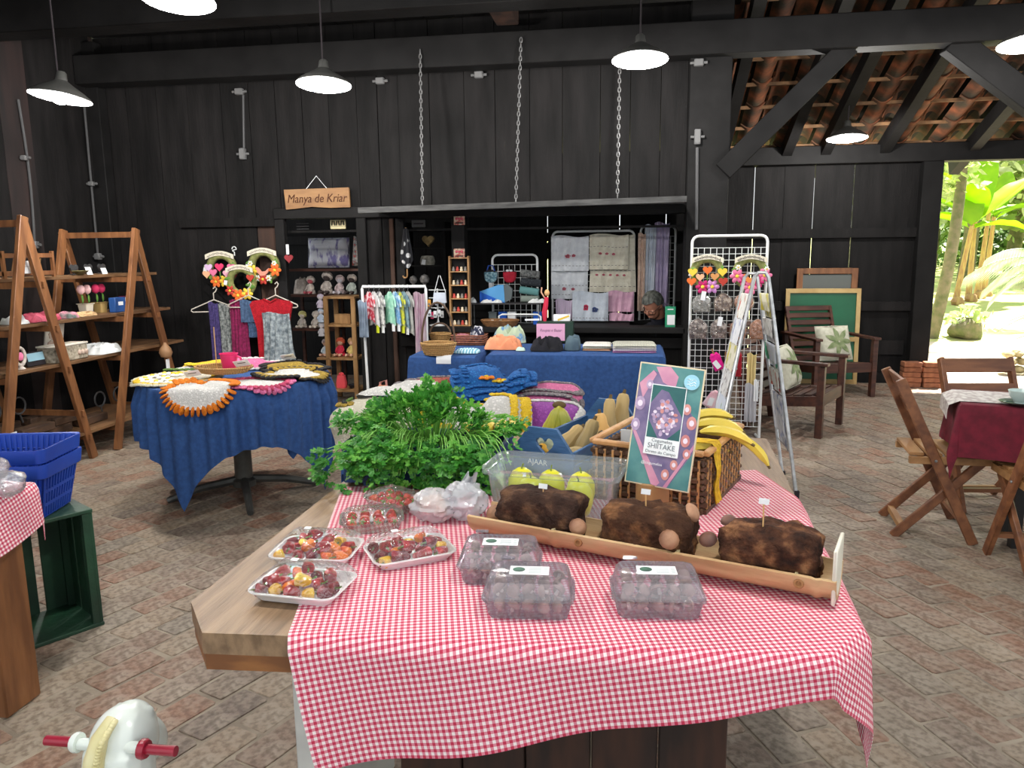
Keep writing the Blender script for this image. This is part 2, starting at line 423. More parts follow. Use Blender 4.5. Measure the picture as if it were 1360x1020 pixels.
vis = sorted([b for b in br if b[0] and not hidden(b[2])], key=lambda b: b[1])
def brick_into(mb, c, ang, h=.0):
    l, w_ = .266*R(.95, 1.01), .127*R(.93, 1.0); M = rotz(-ang+R(-.012, .012)); M = M @ Matrix(((0, 1, 0), (-1, 0, 0), (0, 0, 1)))
    k = len(mb.v); u = random.random()
    pts = rrect(l, w_, .009, 0, n=1)
    a = [V((p[0]+R(-.004, .004), p[1]+R(-.004, .004), -.02)) for p in pts]
    z = R(-.0016, .0016)
    b = [V((p.x, p.y, z-.0015)) for p in a]; c2 = [V((p.x*.975, p.y*.95, z)) for p in a]
    mb.loft([a, b, c2], M, c, cap0=False)
    for q in range(k, len(mb.v)): mb.uv[q] = (u, 0)
for t_ in vis[:300]:
    mb = MB(); brick_into(mb, V((0, 0, 0)), t_[3]); o = mb.build('brick', BRICK, floor, smooth=False); o.location = (t_[2].x, t_[2].y, 0)
rest = MB(); done = set(id(t_) for t_ in vis[:300])
for t_ in br:
    if id(t_) not in done and t_[1] < 12: brick_into(rest, t_[2], t_[3])
ro = rest.build('brick_paving', BRICK, floor, smooth=False); ro['kind'] = 'stuff'

# --- counter wall: planks with the low doorway and the counter opening
wall_back = sthing('wall_back', (-2.2, YB, 0))
DOORX = (-3.2, -2.44); CNT = (-2.06, .42); CZ0, CZ1, DZ = .84, 1.80, 1.83
edges = [XL, -4.66, -4.36, -4.05, -3.72, -3.45, -3.2, -2.95, -2.7, -2.44, -2.25, -2.06, -1.78, -1.47, -1.2, -.9, -.62, -.3, -.05, .2, .42]
for a, b in zip(edges, edges[1:]):
    seg = [(0, 3.46)]
    mid = (a+b)/2
    if DOORX[0] < mid < DOORX[1]: seg = [(DZ, 3.46)]
    if CNT[0] < mid < CNT[1]: seg = [(0, CZ0-.03), (CZ1, 3.46)]
    if -3.45 <= a < -3.2: seg = [(0, .9), (1.80, 3.46)]
    for z0, z1 in seg:
        mb = MB(); mb.box((mid, YB+R(.012, .022), (z0+z1)/2), (b-a-.005, .035, z1-z0)); mb.build('plank', BLACKW, wall_back, world=True)
MB().box((-3.325, YB+.018, 1.35), (.245, .03, .9)).build('plank', BROWNB, wall_back, world=True, label='worn brown board beside the doorway')
MB().box((-2.2, YB+.06, 1.7), (5.48, .02, .02)).build('backing_strip', BLACKW, wall_back, world=True)
MB().bar((-4.2, YB-.02, 1.79), (-3.2, YB-.02, 1.79), .05, .08).build('rail', BLACKW, wall_back, world=True)
MB().bar((-4.0, YB-.015, 1.2), (-3.45, YB-.015, .7), .04, .07).build('rail', BLACKW, wall_back, world=True)
# doorway and counter trim
def trim(a, b, w_, h, m=BLACKB, name='trim_1', upv=(0, 0, 1)):
    global TN
    TN += 1; mb = MB(); mb.bar(a, b, w_, h, upv, bev=.006); o = mb.build('trim_%d' % TN, m)
    struct(o); return o
TN = 0
y = YB-.02
trim((-3.21, y, 0), (-3.21, y, DZ-.02), .07, .09); trim((-2.43, y, 0), (-2.43, y, DZ-.02), .07, .09)
trim((-3.26, y, DZ+.03), (-2.0, y, DZ+.03), .07, .10)
trim((-2.07, y, CZ0), (-2.07, y, CZ1), .07, .08); trim((-2.15, y-.005, .0), (-2.15, y-.005, CZ1), .04, .04, BROWNB)
trim((-2.1, y-.02, CZ0-.02), (.44, y-.02, CZ0-.02), .26, .05)              # counter ledge
trim((-2.1, y+.01, CZ0-.14), (.44, y+.01, CZ0-.14), .05, .10)
trim((-2.1, y, CZ1+.04), (.44, y, CZ1+.04), .06, .08)
trim((-1.54, YB+.02, CZ0), (-1.54, YB+.02, CZ1), .13, .12)                   # mullion with pictures hung on it
# corner post, free post, tie beams, braces
trim((.585, 6.78, 0), (.585, 6.78, 3.45), .33, .30, upv=(0, 1, 0))
trim((3.75, 6.72, 0), (3.75, 6.72, 3.3), .22, .22)
trim((XL, 6.62, 3.13), (6.5, 6.62, 3.13), .20, .25)
trim((XL, 5.55, 3.30), (6.5, 5.55, 3.30), .22, .30)
trim((XL, 3.9, 3.32), (6.5, 3.9, 3.32), .22, .30)
trim((-1.05, 3.5, 3.40), (-1.05, 6.6, 3.40), .18, .16, BROWNB)
trim((.70, 6.66, 2.12), (1.62, 6.66, 3.04), .14, .16)
trim((2.36, 6.66, 3.04), (3.72, 6.66, 2.0), .14, .18)
# left wall
wall_left = sthing('wall_left', (XL, 3.5, 0))
yy = .2; k = 0
while yy < YB:
    wd = R(.24, .34); wd = min(wd, YB-yy+.01); k += 1
    mb = MB(); mb.box((XL-.02+R(-.006, .006), yy+wd/2, 1.75), (.035, wd-.003, 3.5))
    mb.build('plank', BLACKW if k % 4 else mat('black_red_plank', (44, 31, 29), (20, 17, 17), sc=3, rough=.7, st=(3, 3, .4)), wall_left, world=True); yy += wd
trim((XL+.04, 6.72, 0), (XL+.04, 6.72, 3.4), .12, .14)
# outer wall with daylight cracks, and the wide doorway to the garden
wall_far = sthing('wall_far', (-.9, YO, 0))
cr_px = [(727, 300), (823, 300), (1002, 260), (1079, 300), (1131, 300), (885, 280)]
cracks = sorted(Yp(a, b, YO).x for a, b in cr_px)
xs = [-5.0]; x = -5.0
while x < 3.07:
    x = min(x+R(.24, .33), 3.07); xs.append(x)
for c in cracks:
    xs = [q for q in xs if abs(q-c) > .09]+[c]
xs = sorted(set(xs))
for a, b in zip(xs, xs[1:]):
    g = lambda q: .0045 if any(abs(q-c) < 1e-6 for c in cracks) else -.004
    x0, x1 = a+g(a), b-g(b); lap = R(-.008, .008)
    mb = MB(); mb.box(((x0+x1)/2, YO+.02+lap, 1.27), (x1-x0, .03, 2.54)); mb.build('plank', BLACKW, wall_far, world=True)
for z, h in ((1.66, .10), (.86, .10), (.05, .12)):
    MB().bar((.7, YO-.02, z), (3.02, YO-.02, z), .05, h).build('rail', BLACKW, wall_far, world=True)
    MB().bar((-5, YO-.02, z), (.6, YO-.02, z), .05, h).build('rail', BLACKW, wall_far, world=True)
MB().box((2.83, YO-.03, .40), (.3, .02, .16)).build('patch_board', BLACKW, wall_far, world=True)
for a, b in (((-1.2, YO-.03, 1.0), (-.95, YO-.03, 1.62)), ((-.9, YO-.03, 1.62), (-.65, YO-.03, 1.0))):
    MB().bar(a, b, .04, .07).build('rail', BLACKW, wall_far, world=True)
trim((3.12, YO-.03, 0), (3.12, YO-.03, 2.396), .18, .20); trim((5.9, YO-.03, 0), (5.9, YO-.03, 2.396), .2, .2)
trim((.7, YO-.02, 2.49), (6.5, YO-.02, 2.49), .20, .19); trim((-5, YO-.02, 2.49), (.7, YO-.02, 2.49), .20, .19)
wr = sthing('wall_right', (.6, 7.9, 0))
for i in range(8):
    MB().box((.62+R(-.004, .004), 6.98+i*.27, 1.7), (.03, .268, 3.4)).build('plank', BLACKW, wr, world=True)
# roof: rafters, battens, clay tiles
def rz_(Y): return 2.66+.40*(9.0-Y)
sl = atan2(.40, 1); roof = sthing('roof', (1, 5, 3))
mb = MB(); 
for (x0, x1) in ((-5.3, 6.8),):
    y0, y1 = 9.55, -1.2
    mb.add([(x0, y0, rz_(y0)+.13), (x1, y0, rz_(y0)+.13), (x1, y1, rz_(y1)+.13), (x0, y1, rz_(y1)+.13), (x0, y0, rz_(y0)+.19), (x1, y0, rz_(y0)+.19), (x1, y1, rz_(y1)+.19), (x0, y1, rz_(y1)+.19)],
           [(0, 1, 2, 3), (7, 6, 5, 4), (0, 4, 5, 1), (1, 5, 6, 2), (2, 6, 7, 3), (3, 7, 4, 0)])
mb.build('roof_deck', mat('roof_deck_dark', (30, 26, 24), rough=.9), roof, world=True)
TILE = mat('clay_tile', (150, 88, 56), (66, 58, 44), sc=5, rough=.85, bump=.4, bsc=40, lo=.34, hi=.62, c3=(112, 70, 46), obj_rand=.4)
tm = MB(); n = 6
P0 = [V((-.095+.19*i/n, 0, .055*sin(pi*i/n))) for i in range(n+1)]
tm.grid(lambda u, v: V((-.095*(1-.12*v)+.19*(1-.12*v)*u, (v-.5)*.44, .06*sin(pi*u)+(.018*(1-v)))), n, 1, thick=.012)
tme = tm.mesh('tile', TILE)
Yr = 9.3; row = 0
while Yr > 4.9:
    for i in range(22):
        xx = .78+i*.2+(.1 if row % 2 else 0)*0
        if xx > 4.9: break
        o = bpy.data.objects.new('tile', tme); COL.objects.link(o); o.parent = roof
        flip = i % 2 == 0
        M = Matrix.Translation(V((xx, Yr, rz_(Yr)+(.045 if flip else .07)))-V((1, 5, 3))) @ Matrix.Rotation(-sl, 4, 'X') @ Matrix.Rotation(R(-.03, .03)+(pi if flip else 0), 4, 'Z' if not flip else 'Y')
        o.matrix_local = M
    MB().bar((.7, Yr-.17, rz_(Yr-.17)+.0), (5.2, Yr-.17, rz_(Yr-.17)+.0), .035, .03).build('batten', mat('roof_batten', (150, 112, 76), (96, 72, 50), sc=9, rough=.8), roof, world=True)
    Yr -= .37; row += 1
RAFT = BLACKB
for xx in (.95, 1.62, 2.02, 2.62, 3.5, 4.4, 5.3):
    MB().bar((xx, 9.5, rz_(9.5)-.10), (xx, 2.2, rz_(2.2)-.10), .10, .15).build('rafter', RAFT, roof, world=True)
ceil = sthing('ceiling', (-2.1, 3, 3.45))
for i in range(22):
    MB().box((XL+.14+i*.262, 3.2, 3.47+R(0, .012)), (.255, 7.4, .03)).build('plank', BLACKW, ceil, world=True)
# shutter flap held up by chains above the counter
aw = thing('shutter_flap', 'long dark shutter flap held out level above the counter by chains', 'shutter', (-.9, 6.5, 1.86))
SHUT = mat('grey_shutter', (70, 70, 69), (38, 38, 38), sc=6, rough=.7, st=(1, 6, 6))  # mottled mid-grey boards, paler than the black wood around them
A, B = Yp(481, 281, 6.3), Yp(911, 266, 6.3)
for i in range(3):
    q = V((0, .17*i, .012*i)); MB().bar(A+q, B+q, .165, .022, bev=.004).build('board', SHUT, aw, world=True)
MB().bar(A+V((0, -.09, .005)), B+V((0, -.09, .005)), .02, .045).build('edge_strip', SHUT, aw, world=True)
def chain(p, q, label):
    mb = MB(); n = int((q-p).length/.036); d = (q-p)/n
    for i in range(n):
        c = p+d*(i+.5); ax = V((1, 0, 0)) if i % 2 else V((0, 1, 0)); dz = d.normalized()
        mb.tube([c+dz*.022*sin(a)+ax*.010*cos(a) for a in [2*pi*j/8 for j in range(8)]], .0045, 4, closed=True)
    mb.single('chain', mat('dull_chain', (120, 120, 120), rough=.5, metal=.3), label, 'chain', 'chains holding up the shutter')
for (x1, y1, x2, y2), nm in (((561, 272, 558, 66), 'steel chain over the dark shelf room, holding the shutter flap'), ((685, 270, 692, 50), 'middle steel chain holding the shutter flap over the wire racks'), ((820, 263, 823, 92), 'steel chain above the hanging towels holding the shutter flap')):
    chain(Yp(x1, y1, 6.3), Yp(x2, y2, 6.5), nm)
# electrical boxes and conduits
def conduit(p, q, r, label, bow=0):
    pts = [p.lerp(q, i/8)+V((0, bow*sin(pi*i/8), 0)) for i in range(9)]; MB().tube(pts, r, 8).single('conduit', CONDUIT, label, 'pipe')
conduit(Xp(24, 132, XL+.02), Xp(46, 326, XL+.02), .011, 'bent grey conduit running down behind the shelf with the wooden crate', .03)
conduit(Xp(112, 142, XL+.02), Xp(130, 340, XL+.02), .011, 'straight grey conduit on the dark wall behind the flower shelf')
conduit(Yp(926, 196, 6.61), Yp(925, 305, 6.61), .014, 'grey conduit on the corner post above the wreath rack')
conduit(Yp(323, 126, YB-.01), Yp(324, 198, YB-.01), .012, 'short black conduit dropping to the wall switch')
def ebox(c, d, label):
    t = thing('junction_box', label, 'electrical box', c, group=None)
    MB().box((0, 0, d[2]/2), d, bev=.006).build('body', BOXPL, t)
    MB().box((0, -d[1]/2-.003, d[2]/2), (d[0]*.8, .006, d[2]*.8)).build('cover', BOXPL, t)
    for s_ in (-1, 1): MB().tube([(s_*d[0]/2, 0, d[2]/2), (s_*(d[0]/2+.03), 0, d[2]/2)], .011, 8).build('gland', BOXPL, t)
for (x, y), lb in (((318, 126), 'grey junction box high on the wall above the black switch conduit'), ((505, 112), 'grey junction box on the wall left of the chains'), ((636, 104), 'grey junction box on the wall between two chains'), ((928, 88), 'grey junction box at the top of the corner post')):
    ebox(Yp(x, y, YB-.03 if x < 900 else 6.6), (.075, .045, .055), lb)
ebox(Yp(323, 212, YB-.03), (.055, .045, .10), 'white wall switch box above the hanging scarves'); ebox(Yp(926, 192, 6.6), (.05, .04, .12), 'grey switch box at the end of the post conduit')
ebox(Xp(47, 330, XL+.04), (.05, .05, .06), 'small socket box behind the wooden crate shelf'); ebox(Xp(131, 345, XL+.04), (.05, .05, .06), 'small socket box on the wall behind the standing cards')
ebox(Xp(33, 213, XL+.04), (.045, .04, .04), 'pipe clamp box on the bent conduit'); ebox(Xp(122, 247, XL+.04), (.045, .04, .04), 'pipe clamp box on the straight conduit')

# pendant lamps
SHADE = mat('white_enamel_shade', (235, 236, 232), rough=.35); SHADEO = mat('shade_outside', (66, 66, 64), rough=.4)
BULB = mat('lit_bulb', (255, 253, 248), emit=30)
def pendant(c, dia, label, tilt=0, top=3.455, tx=-.10, off=''):
    t = thing('pendant_lamp'+off, label, 'lamp', c, group='enamel pendant lamps', M=Matrix.Rotation(tx, 3, 'X') @ Matrix.Rotation(tilt, 3, 'Y'))
    r = dia/2
    MB().lathe([(r, 0), (r*.96, .012), (r*.72, .045), (r*.42, .075), (r*.24, .10), (r*.22, .10), (r*.40, .068), (r*.70, .038), (r*.95, .004)], 28, closed=True).build('shade', SHADE, t)
    MB().lathe([(r*1.005, .003), (r*.965, .016), (r*.725, .05), (r*.43, .082), (r*.2, .112), (.03, .16), (.02, .17)], 28).build('shade_cap', SHADEO, t)
    MB().lathe([(0, -.045), (.03, -.035), (.042, -.005), (.036, .03), (.022, .06), (.02, .09)], 16).build('bulb', BULB, t)
    MB().tube([V((c[0], c[1], c[2]+.155)), V((c[0], c[1], max(c[2]+.2, top)))], .006, 6).build('cord', INK, t, world=True)
    li = bpy.data.lights.new('lamp_light'+off, 'POINT'); li.energy = LAMP_W; li.shadow_soft_size = .06; li.color = (1, .97, .93)
    lo = bpy.data.objects.new('lamp_light'+off, li); COL.objects.link(lo); lo.parent = t; lo.location = (0, 0, -.09)
pendant(Dp(430, 113, 5.3), .375, 'pendant lamp hanging before the black wall above the wooden name sign')
pendant(Dp(850, 80, 5.2), .38, 'pendant lamp hanging above the towels at the counter', top=3.152)
pendant(Dp(80, 130, 5.1), .38, 'tilted pendant lamp hanging over the ladder shelves', .10)
pendant(Dp(237, 1, 4.1), .38, 'pendant lamp nearest the ceiling over the round blue table')
pendant(Dp(1125, 184, 7.4), .375, 'pendant lamp hanging under the tiled roof above the armchairs', top=rz_(8.1)-.16)
pendant(Dp(1369, 58, 4.9), .38, 'pendant lamp hanging above the dining table with the red cloth', top=3.152)
# the row of the same lamps nearer than the frame shows: it lights the market table and, under the flap, the towels
for c, lb in (((-1.5, 1.6, 2.8), 'pendant lamp over the near left table'), ((.5, 1.5, 2.8), 'pendant lamp over the mushroom table')):
    pendant(V(c), .38, lb, off='_offscreen')
# ================================================================ draping
def near_poly(p, poly):
    """nearest point of a convex CCW polygon, distance and outward direction"""
    inside = True; best = None
    n = len(poly)
    for i in range(n):
        a, b = poly[i], poly[(i+1) % n]; e = b-a
        if e.x*(p.y-a.y)-e.y*(p.x-a.x) < 0: inside = False
        t = max(0, min(1, (p-a).dot(e)/e.length_squared)); q = a+e*t; d = (p-q).length
        if best is None or d < best[0]: best = (d, q, i+t)
    if inside: return 0, p, 0
    return best
def drape_poly(poly, z, p, out=.008, amp=.02, k=30, sag=1):
    d, q, s = near_poly(p, poly)
    if d < 1e-6: return V((p.x, p.y, z))
    dn = (p-q).normalized(); per = q.x*k+q.y*k*.8+atan2(dn.y, dn.x)*2.2
    o = out*min(1, d/.03)+amp*(.5+.5*sin(per))*min(1, d/.25)
    r = .012; dz = d-r*.43 if d > r else d*d/(2*r)
    return V((q.x+dn.x*o, q.y+dn.y*o, z-dz*sag))
def drape_disc(c, rad, z, p, out=.008, amp=.04, k=14, ph=0):
    v = p-c; d = v.length-rad
    if d <= 0: return V((p.x, p.y, z))
    dn = v.normalized(); th = atan2(dn.y, dn.x)
    o = out*min(1, d/.03)+amp*(.5+.5*sin(k*th+ph+1.6*sin(3*th+1)))*min(1, d/.13)*(.65+.35*sin(5*th+ph))
    r = .012; dz = d-r*.43 if d > r else d*d/(2*r)
    q = c+dn*(rad+o); return V((q.x, q.y, z-dz))
def P2(l): return [V((a, b)) for a, b in l]
def clipx(poly, x0, x1):
    def half(pl, f, cut):
        o = []
        for i in range(len(pl)):
            a, b = pl[i], pl[(i+1) % len(pl)]
            if f(a): o.append(a)
            if f(a) != f(b): t = (cut-a[0])/(b[0]-a[0]); o.append((cut, a[1]+t*(b[1]-a[1])))
        return o
    return half(half(poly, lambda p: p[0] >= x0, x0), lambda p: p[0] <= x1, x1)

# ================================================================ market table
TT = .76
tpoly = [(-.935, 1.43), (-.835, 1.305), (.37, 1.385), (.455, 1.50), (.53, 3.08), (-.93, 3.08)]
TWOOD = mat('grey_brown_plank', (150, 122, 92), (112, 88, 64), sc=3.2, rough=.5, bump=.2, bsc=30, st=(14, 1, 8), obj_rand=.08)
TEDGE = mat('table_edge_wood', (150, 98, 52), (116, 72, 38), sc=4, rough=.5, st=(2, 8, 8))
tb = thing('market_table', 'long solid wood market table with cut corners under the gingham cloth', 'table', (-.2, 2.2, 0))
xs = [-.95, -.62, -.33, -.04, .25, .55]
for a, b in zip(xs, xs[1:]):
    MB().prism(clipx(tpoly, a+.0008, b-.0008), .045, None, (0, 0, TT-.045)).build('board', TWOOD, tb, world=True)
sc_ = [(-.2+(x+.2)*.997, 2.2+(y-2.2)*.997) for x, y in tpoly]
MB().prism(sc_, .034, None, (0, 0, TT-.0795)).build('under_frame', TEDGE, tb, world=True)
MB().box((-.705, 1.72, .34), (.06, .5, .68), bev=.004).build('leg_panel', mat('white_painted_board', (205, 205, 200), (180, 180, 176), sc=6, rough=.6), tb, world=True, label='white painted end panel')
for i in range(5):
    MB().box((-.46+i*.152, 1.62+.004*(i % 2), .34), (.148, .04, .68), bev=.003).build('leg_panel', mat('dark_barrel_wood', (62, 38, 27), (36, 24, 19), sc=4, rough=.7, st=(6, 1, 1)), tb, world=True, label='dark stained upright board')
for x in (-.7, .35): MB().box((x, 2.85, .34), (.1, .1, .68), bev=.006).build('leg', TWOOD, tb, world=True)
# gingham cloth
GING = gingham('red_gingham', (190, 44, 76), (240, 226, 224), (216, 134, 150))
e1 = V((cos(radians(15)), sin(radians(15)))); e2 = V((e1.y, -e1.x)); BL = V((-.909, 2.25)); CWW, CWD = 1.375, 1.25
tp2 = P2(tpoly)
def gcl(u, v):
    p = BL+e1*(u*CWW)+e2*(v*CWD); q = drape_poly(tp2, TT+.0015, p, out=.018, amp=.035, k=14)
    q.z += .0012*noise.noise(V((p.x*9, p.y*9, 0)))+.0012
    return q
mb = MB(); mb.grid(gcl, 110, 104, thick=.0012, uvf=lambda u, v: (u*CWW, v*CWD))
mb.single('tablecloth', GING, 'red and white gingham tablecloth draped over the market table', 'tablecloth')
TC = TT+.0045         # top of the cloth

# ---- foam trays of peppers
FOAM = mat('white_foam', (238, 238, 238), rough=.6); FILM = clear('cling_film', (255, 255, 255), diff=.03, gloss=.13, rough=.08, bump=1, bsc=48)
PEP = [mat('pepper_'+n, a, b, sc=14, rough=.28, lo=.4, hi=.6) for n, a, b in (('red', (190, 22, 30), (150, 12, 26)), ('crimson', (150, 20, 40), (110, 14, 34)), ('orange', (226, 84, 22), (240, 128, 20)), ('yellow', (240, 196, 28), (226, 170, 20)))]
STEMG = mat('pepper_stem', (110, 128, 52), rough=.7)
PNAME = ['bright red', 'dark crimson', 'orange', 'yellow']
def pep_proto(k, L_):
    r = .017
    prof = [(0, -L_), (r*.5, -L_*.93), (r*.85, -L_*.7), (r*1.0, -L_*.35), (r*1.05, -L_*.12), (r*.8, -.001), (r*.3, -.004), (0, -.006)]
    a = MB(); a.lathe(prof, 10, rib=.07, ribn=4)
    for i, p in enumerate(a.v): a.v[i] = p+V((.004*noise.noise(p*60), .004*noise.noise(p*60+V((5, 5, 5))), 0))
    b = MB(); b.tube([(0, 0, -.006), (.001, 0, .006), (.005, 0, .014)], [.0035, .0022, .0026], 6)
    return a.mesh('pepper_body', PEP[k]), b.mesh('stem', STEMG)
PROT = [[pep_proto(k, L_) for L_ in (.034, .045, .06)] for k in range(4)]
def foam_tray(c, rz, label, pl, seed, film=True, n=17):
    rnd = random.Random(seed); W_, D_ = .205, .15
    t = thing('foam_tray', label, 'tray', (c[0], c[1], TC), rz, group='foam trays of peppers')
    MB().loft([rrect(W_*.80, D_*.76, .018, 0), rrect(W_*.97, D_*.96, .025, .020), rrect(W_, D_, .027, .021), rrect(W_, D_, .027, .0235), rrect(W_*.95, D_*.93, .024, .0235), rrect(W_*.79, D_*.75, .016, .005)]).build('tray', FOAM, t)
    def ff(u, v):
        a, b = 2*u-1, 2*v-1; e = max(abs(a), abs(b)); h = .038*(1-e**4)+.0245
        x, y_ = a*W_*.495, b*D_*.495
        if abs(a) > .85 and abs(b) > .85: x *= .97; y_ *= .97
        return V((x, y_, h+.0035*noise.noise(V((a*6, b*6, seed)))*(1-e**6)))
    MB().grid(ff, 26, 22).build('cling_film', FILM, t, label='clear crinkled cling film')
    MB().box((-.03, .02, .0655), (.016, .012, .0006), Matrix.Rotation(.1, 3, 'X')).build('price_sticker', PAPER, t)
    M0 = MW[t.name]
    spots = [(-.072, -.045), (-.04, -.045), (-.005, -.045), (.03, -.045), (.066, -.042), (-.075, -.01), (-.045, -.01), (-.01, -.012), (.028, -.01), (.064, -.008), (-.07, .028), (-.032, .028), (.006, .03), (.045, .03), (-.055, -.03), (-.02, -.03), (.022, -.028), (.05, .012), (-.02, .012)]
    items = []
    for i, (x, y_) in enumerate(spots):
        k = pl[i % len(pl)]; Lk = rnd.choice((0, 0, 1, 1, 2)) if k < 2 else rnd.choice((0, 1))
        ang = rnd.uniform(0, 6.28); d = V((cos(ang), sin(ang), rnd.uniform(-.1, .25))).normalized(); Lp = (.034, .045, .06)[Lk]*.8; r_ = .0152
        h = max(0, Lp/2-r_*.9); sp = [(d*h*q, r_) for q in ((-1, 0, 1) if h > .004 else (0,))]+[(d*(Lp/2+.006), .004)]
        items.append(dict(c=V((x*.95, y_*.95, .022+(.03 if i >= 14 else 0))), s=sp, k=k, Lk=Lk, d=d, L=Lp))
    def fix(p, r):
        t_ = min(1, max(0, (p.z-.004)/.02)); hx = W_*.5*(.79+.14*t_)-r; hy = D_*.5*(.75+.15*t_)-r; e = max(abs(p.x)/(W_*.495), abs(p.y)/(D_*.495)); top = .038*(1-min(1, e)**4)+.0225-r
        q = V((max(-hx, min(hx, p.x)), max(-hy, min(hy, p.y)), max(.0055+r, min(max(.0055+r, top), p.z)))); return (q-p)*.7
    relax(items, fix)
    for it in items:
        k, d = it['k'], it['d']; body, stem = PROT[k][it['Lk']]; pos = M0 @ (it['c']+d*it['L']*.5); Mx = MW[t.name].to_3x3() @ frame(d.orthogonal(), d)*.8
        p = thing('pepper', '%s pepper under cling film in %s' % (PNAME[k], pl_name[seed]), 'pepper', pos, group='%s peppers in %s' % (PNAME[k], pl_name[seed]), M=Mx)
        for nm, me in (('body', body), ('stem', stem)):
            o = bpy.data.objects.new(nm, me); COL.objects.link(o); o.parent = p
    return t
pl_name = {1: 'the foam tray at the bare table corner', 2: 'the foam tray with the long orange pepper', 3: 'the foam tray beside the clear boxes'}
foam_tray((-.706, 1.500), radians(-4), 'white foam tray of mixed peppers lying half on bare wood at the table corner', [1, 3, 0, 3, 1, 0, 0, 2, 0, 1, 0, 2, 1, 0, 0, 2, 3, 1, 0], 1)
foam_tray((-.757, 1.695), radians(2), 'white foam tray of peppers with one long orange pepper', [3, 0, 1, 2, 2, 0, 3, 0, 2, 2, 1, 0, 0, 3, 0, 2, 0, 0, 0], 2)
foam_tray((-.531, 1.722), radians(33), 'white foam tray of peppers set askew beside the clear mushroom boxes', [3, 1, 0, 0, 3, 1, 2, 0, 0, 0, 1, 0, 3, 0, 0, 0, 1, 2, 0], 3)
# ---- clear punnets of red fruit
PUN = clear('clear_punnet', (240, 246, 240), diff=.12, gloss=.2, rough=.1)
STRAW = [mat('strawberry_a', (200, 40, 38), (226, 110, 70), sc=16, rough=.4, bump=.5, bsc=160), mat('strawberry_b', (176, 26, 34), (206, 60, 44), sc=16, rough=.4, bump=.5, bsc=160)]
def punnet(c, rz, label, where):
    W_, D_ = .165, .115
    t = thing('fruit_punnet', label, 'punnet', (c[0], c[1], TC), rz, group='punnets of red fruit')
    MB().loft([rrect(W_*.84, D_*.8, .02, 0), rrect(W_*.98, D_*.97, .025, .028), rrect(W_*1.04, D_*1.04, .028, .030), rrect(W_*1.04, D_*1.04, .028, .032), rrect(W_*.96, D_*.95, .022, .031), rrect(W_*.82, D_*.78, .018, .002)]).build('tray', PUN, t)
    MB().grid(lambda u, v: V(((u-.5)*W_, (v-.5)*D_, .033+.024*(1-max(abs(2*u-1), abs(2*v-1))**4)+.003*noise.noise(V((u*9, v*9, c[0]*40))))), 20, 16).build('cling_film', FILM, t)
    M0 = MW[t.name]
    for i in range(4):
        for j in range(3):
            pos = M0 @ V(((i-1.5)*.036, (j-1)*.032, .024))
            d = V((R(-.6, .6), R(-1, .2), R(-.1, .6))).normalized()
            f = thing('strawberry', 'red strawberry wrapped in %s' % where, 'strawberry', pos, group='strawberries in '+where, M=frame(d.orthogonal(), d)*.80)
            MB().lathe([(0, -.022), (.007, -.019), (.014, -.008), (.0175, .004), (.015, .012), (.006, .015), (0, .0145)], 10).build('flesh', STRAW[(i+j) % 2], f)
            mb = MB()
            for k in range(5):
                a = k*1.256; mb.add([(0, 0, .0155), (.006*cos(a-.5), .006*sin(a-.5), .017), (.016*cos(a), .016*sin(a), .014), (.006*cos(a+.5), .006*sin(a+.5), .017)], [(0, 1, 2, 3)])
            mb.build('leaf_cap', GREENLEAF, f)
punnet((-.690, 1.905), radians(20), 'clear film-wrapped punnet of strawberries beside the pepper trays', 'the punnet beside the pepper trays')
punnet((-.680, 2.075), radians(-30), 'clear film-wrapped punnet of strawberries below the parsley', 'the punnet below the parsley')
# ---- clear clamshell boxes of mushrooms
CLAM = clear('clamshell_plastic', (226, 222, 230), diff=.17, gloss=.10, rough=.12)
MUSHC = mat('pale_mushroom', (190, 164, 146), (142, 112, 98), sc=18, rough=.8); MUSHS = mat('mushroom_stalk', (222, 208, 192), rough=.8)
SHII = mat('shiitake_cap', (176, 132, 100), (128, 88, 66), sc=20, rough=.6, bump=.3, bsc=70); SHIID = mat('dark_shiitake_cap', (112, 74, 58), (80, 52, 44), sc=20, rough=.6)
LBLG = mat('label_green', (72, 112, 92), (40, 66, 60), sc=60, rough=.6); LBLT = mat('label_print', (176, 186, 186), rough=.8)
def mush_mesh(m):
    a = MB().lathe([(0, .0075), (.007, .0068), (.013, .0040), (.0170, -.0015), (.0172, -.0035), (.0150, -.0045), (.010, -.0015), (.004, 0)], 14).mesh('cap', m)
    b = MB().tube([(0, 0, 0), (.001, 0, -.009), (.003, 0, -.018)], [.0045, .004, .0052], 8).mesh('stalk', MUSHS); return a, b
MM = {k: mush_mesh(m) for k, m in (('pale', MUSHC), ('shii', SHII), ('dark', SHIID))}
def mushroom(pos, d, sc, kind, label, group=None):
    d = V(d).normalized(); f = thing('mushroom', label, 'mushroom', pos, group=group, M=frame(d.orthogonal(), d)*sc)
    for nm, me in zip(('cap', 'stalk'), MM[kind]):
        o = bpy.data.objects.new(nm, me); COL.objects.link(o); o.parent = f
    return f
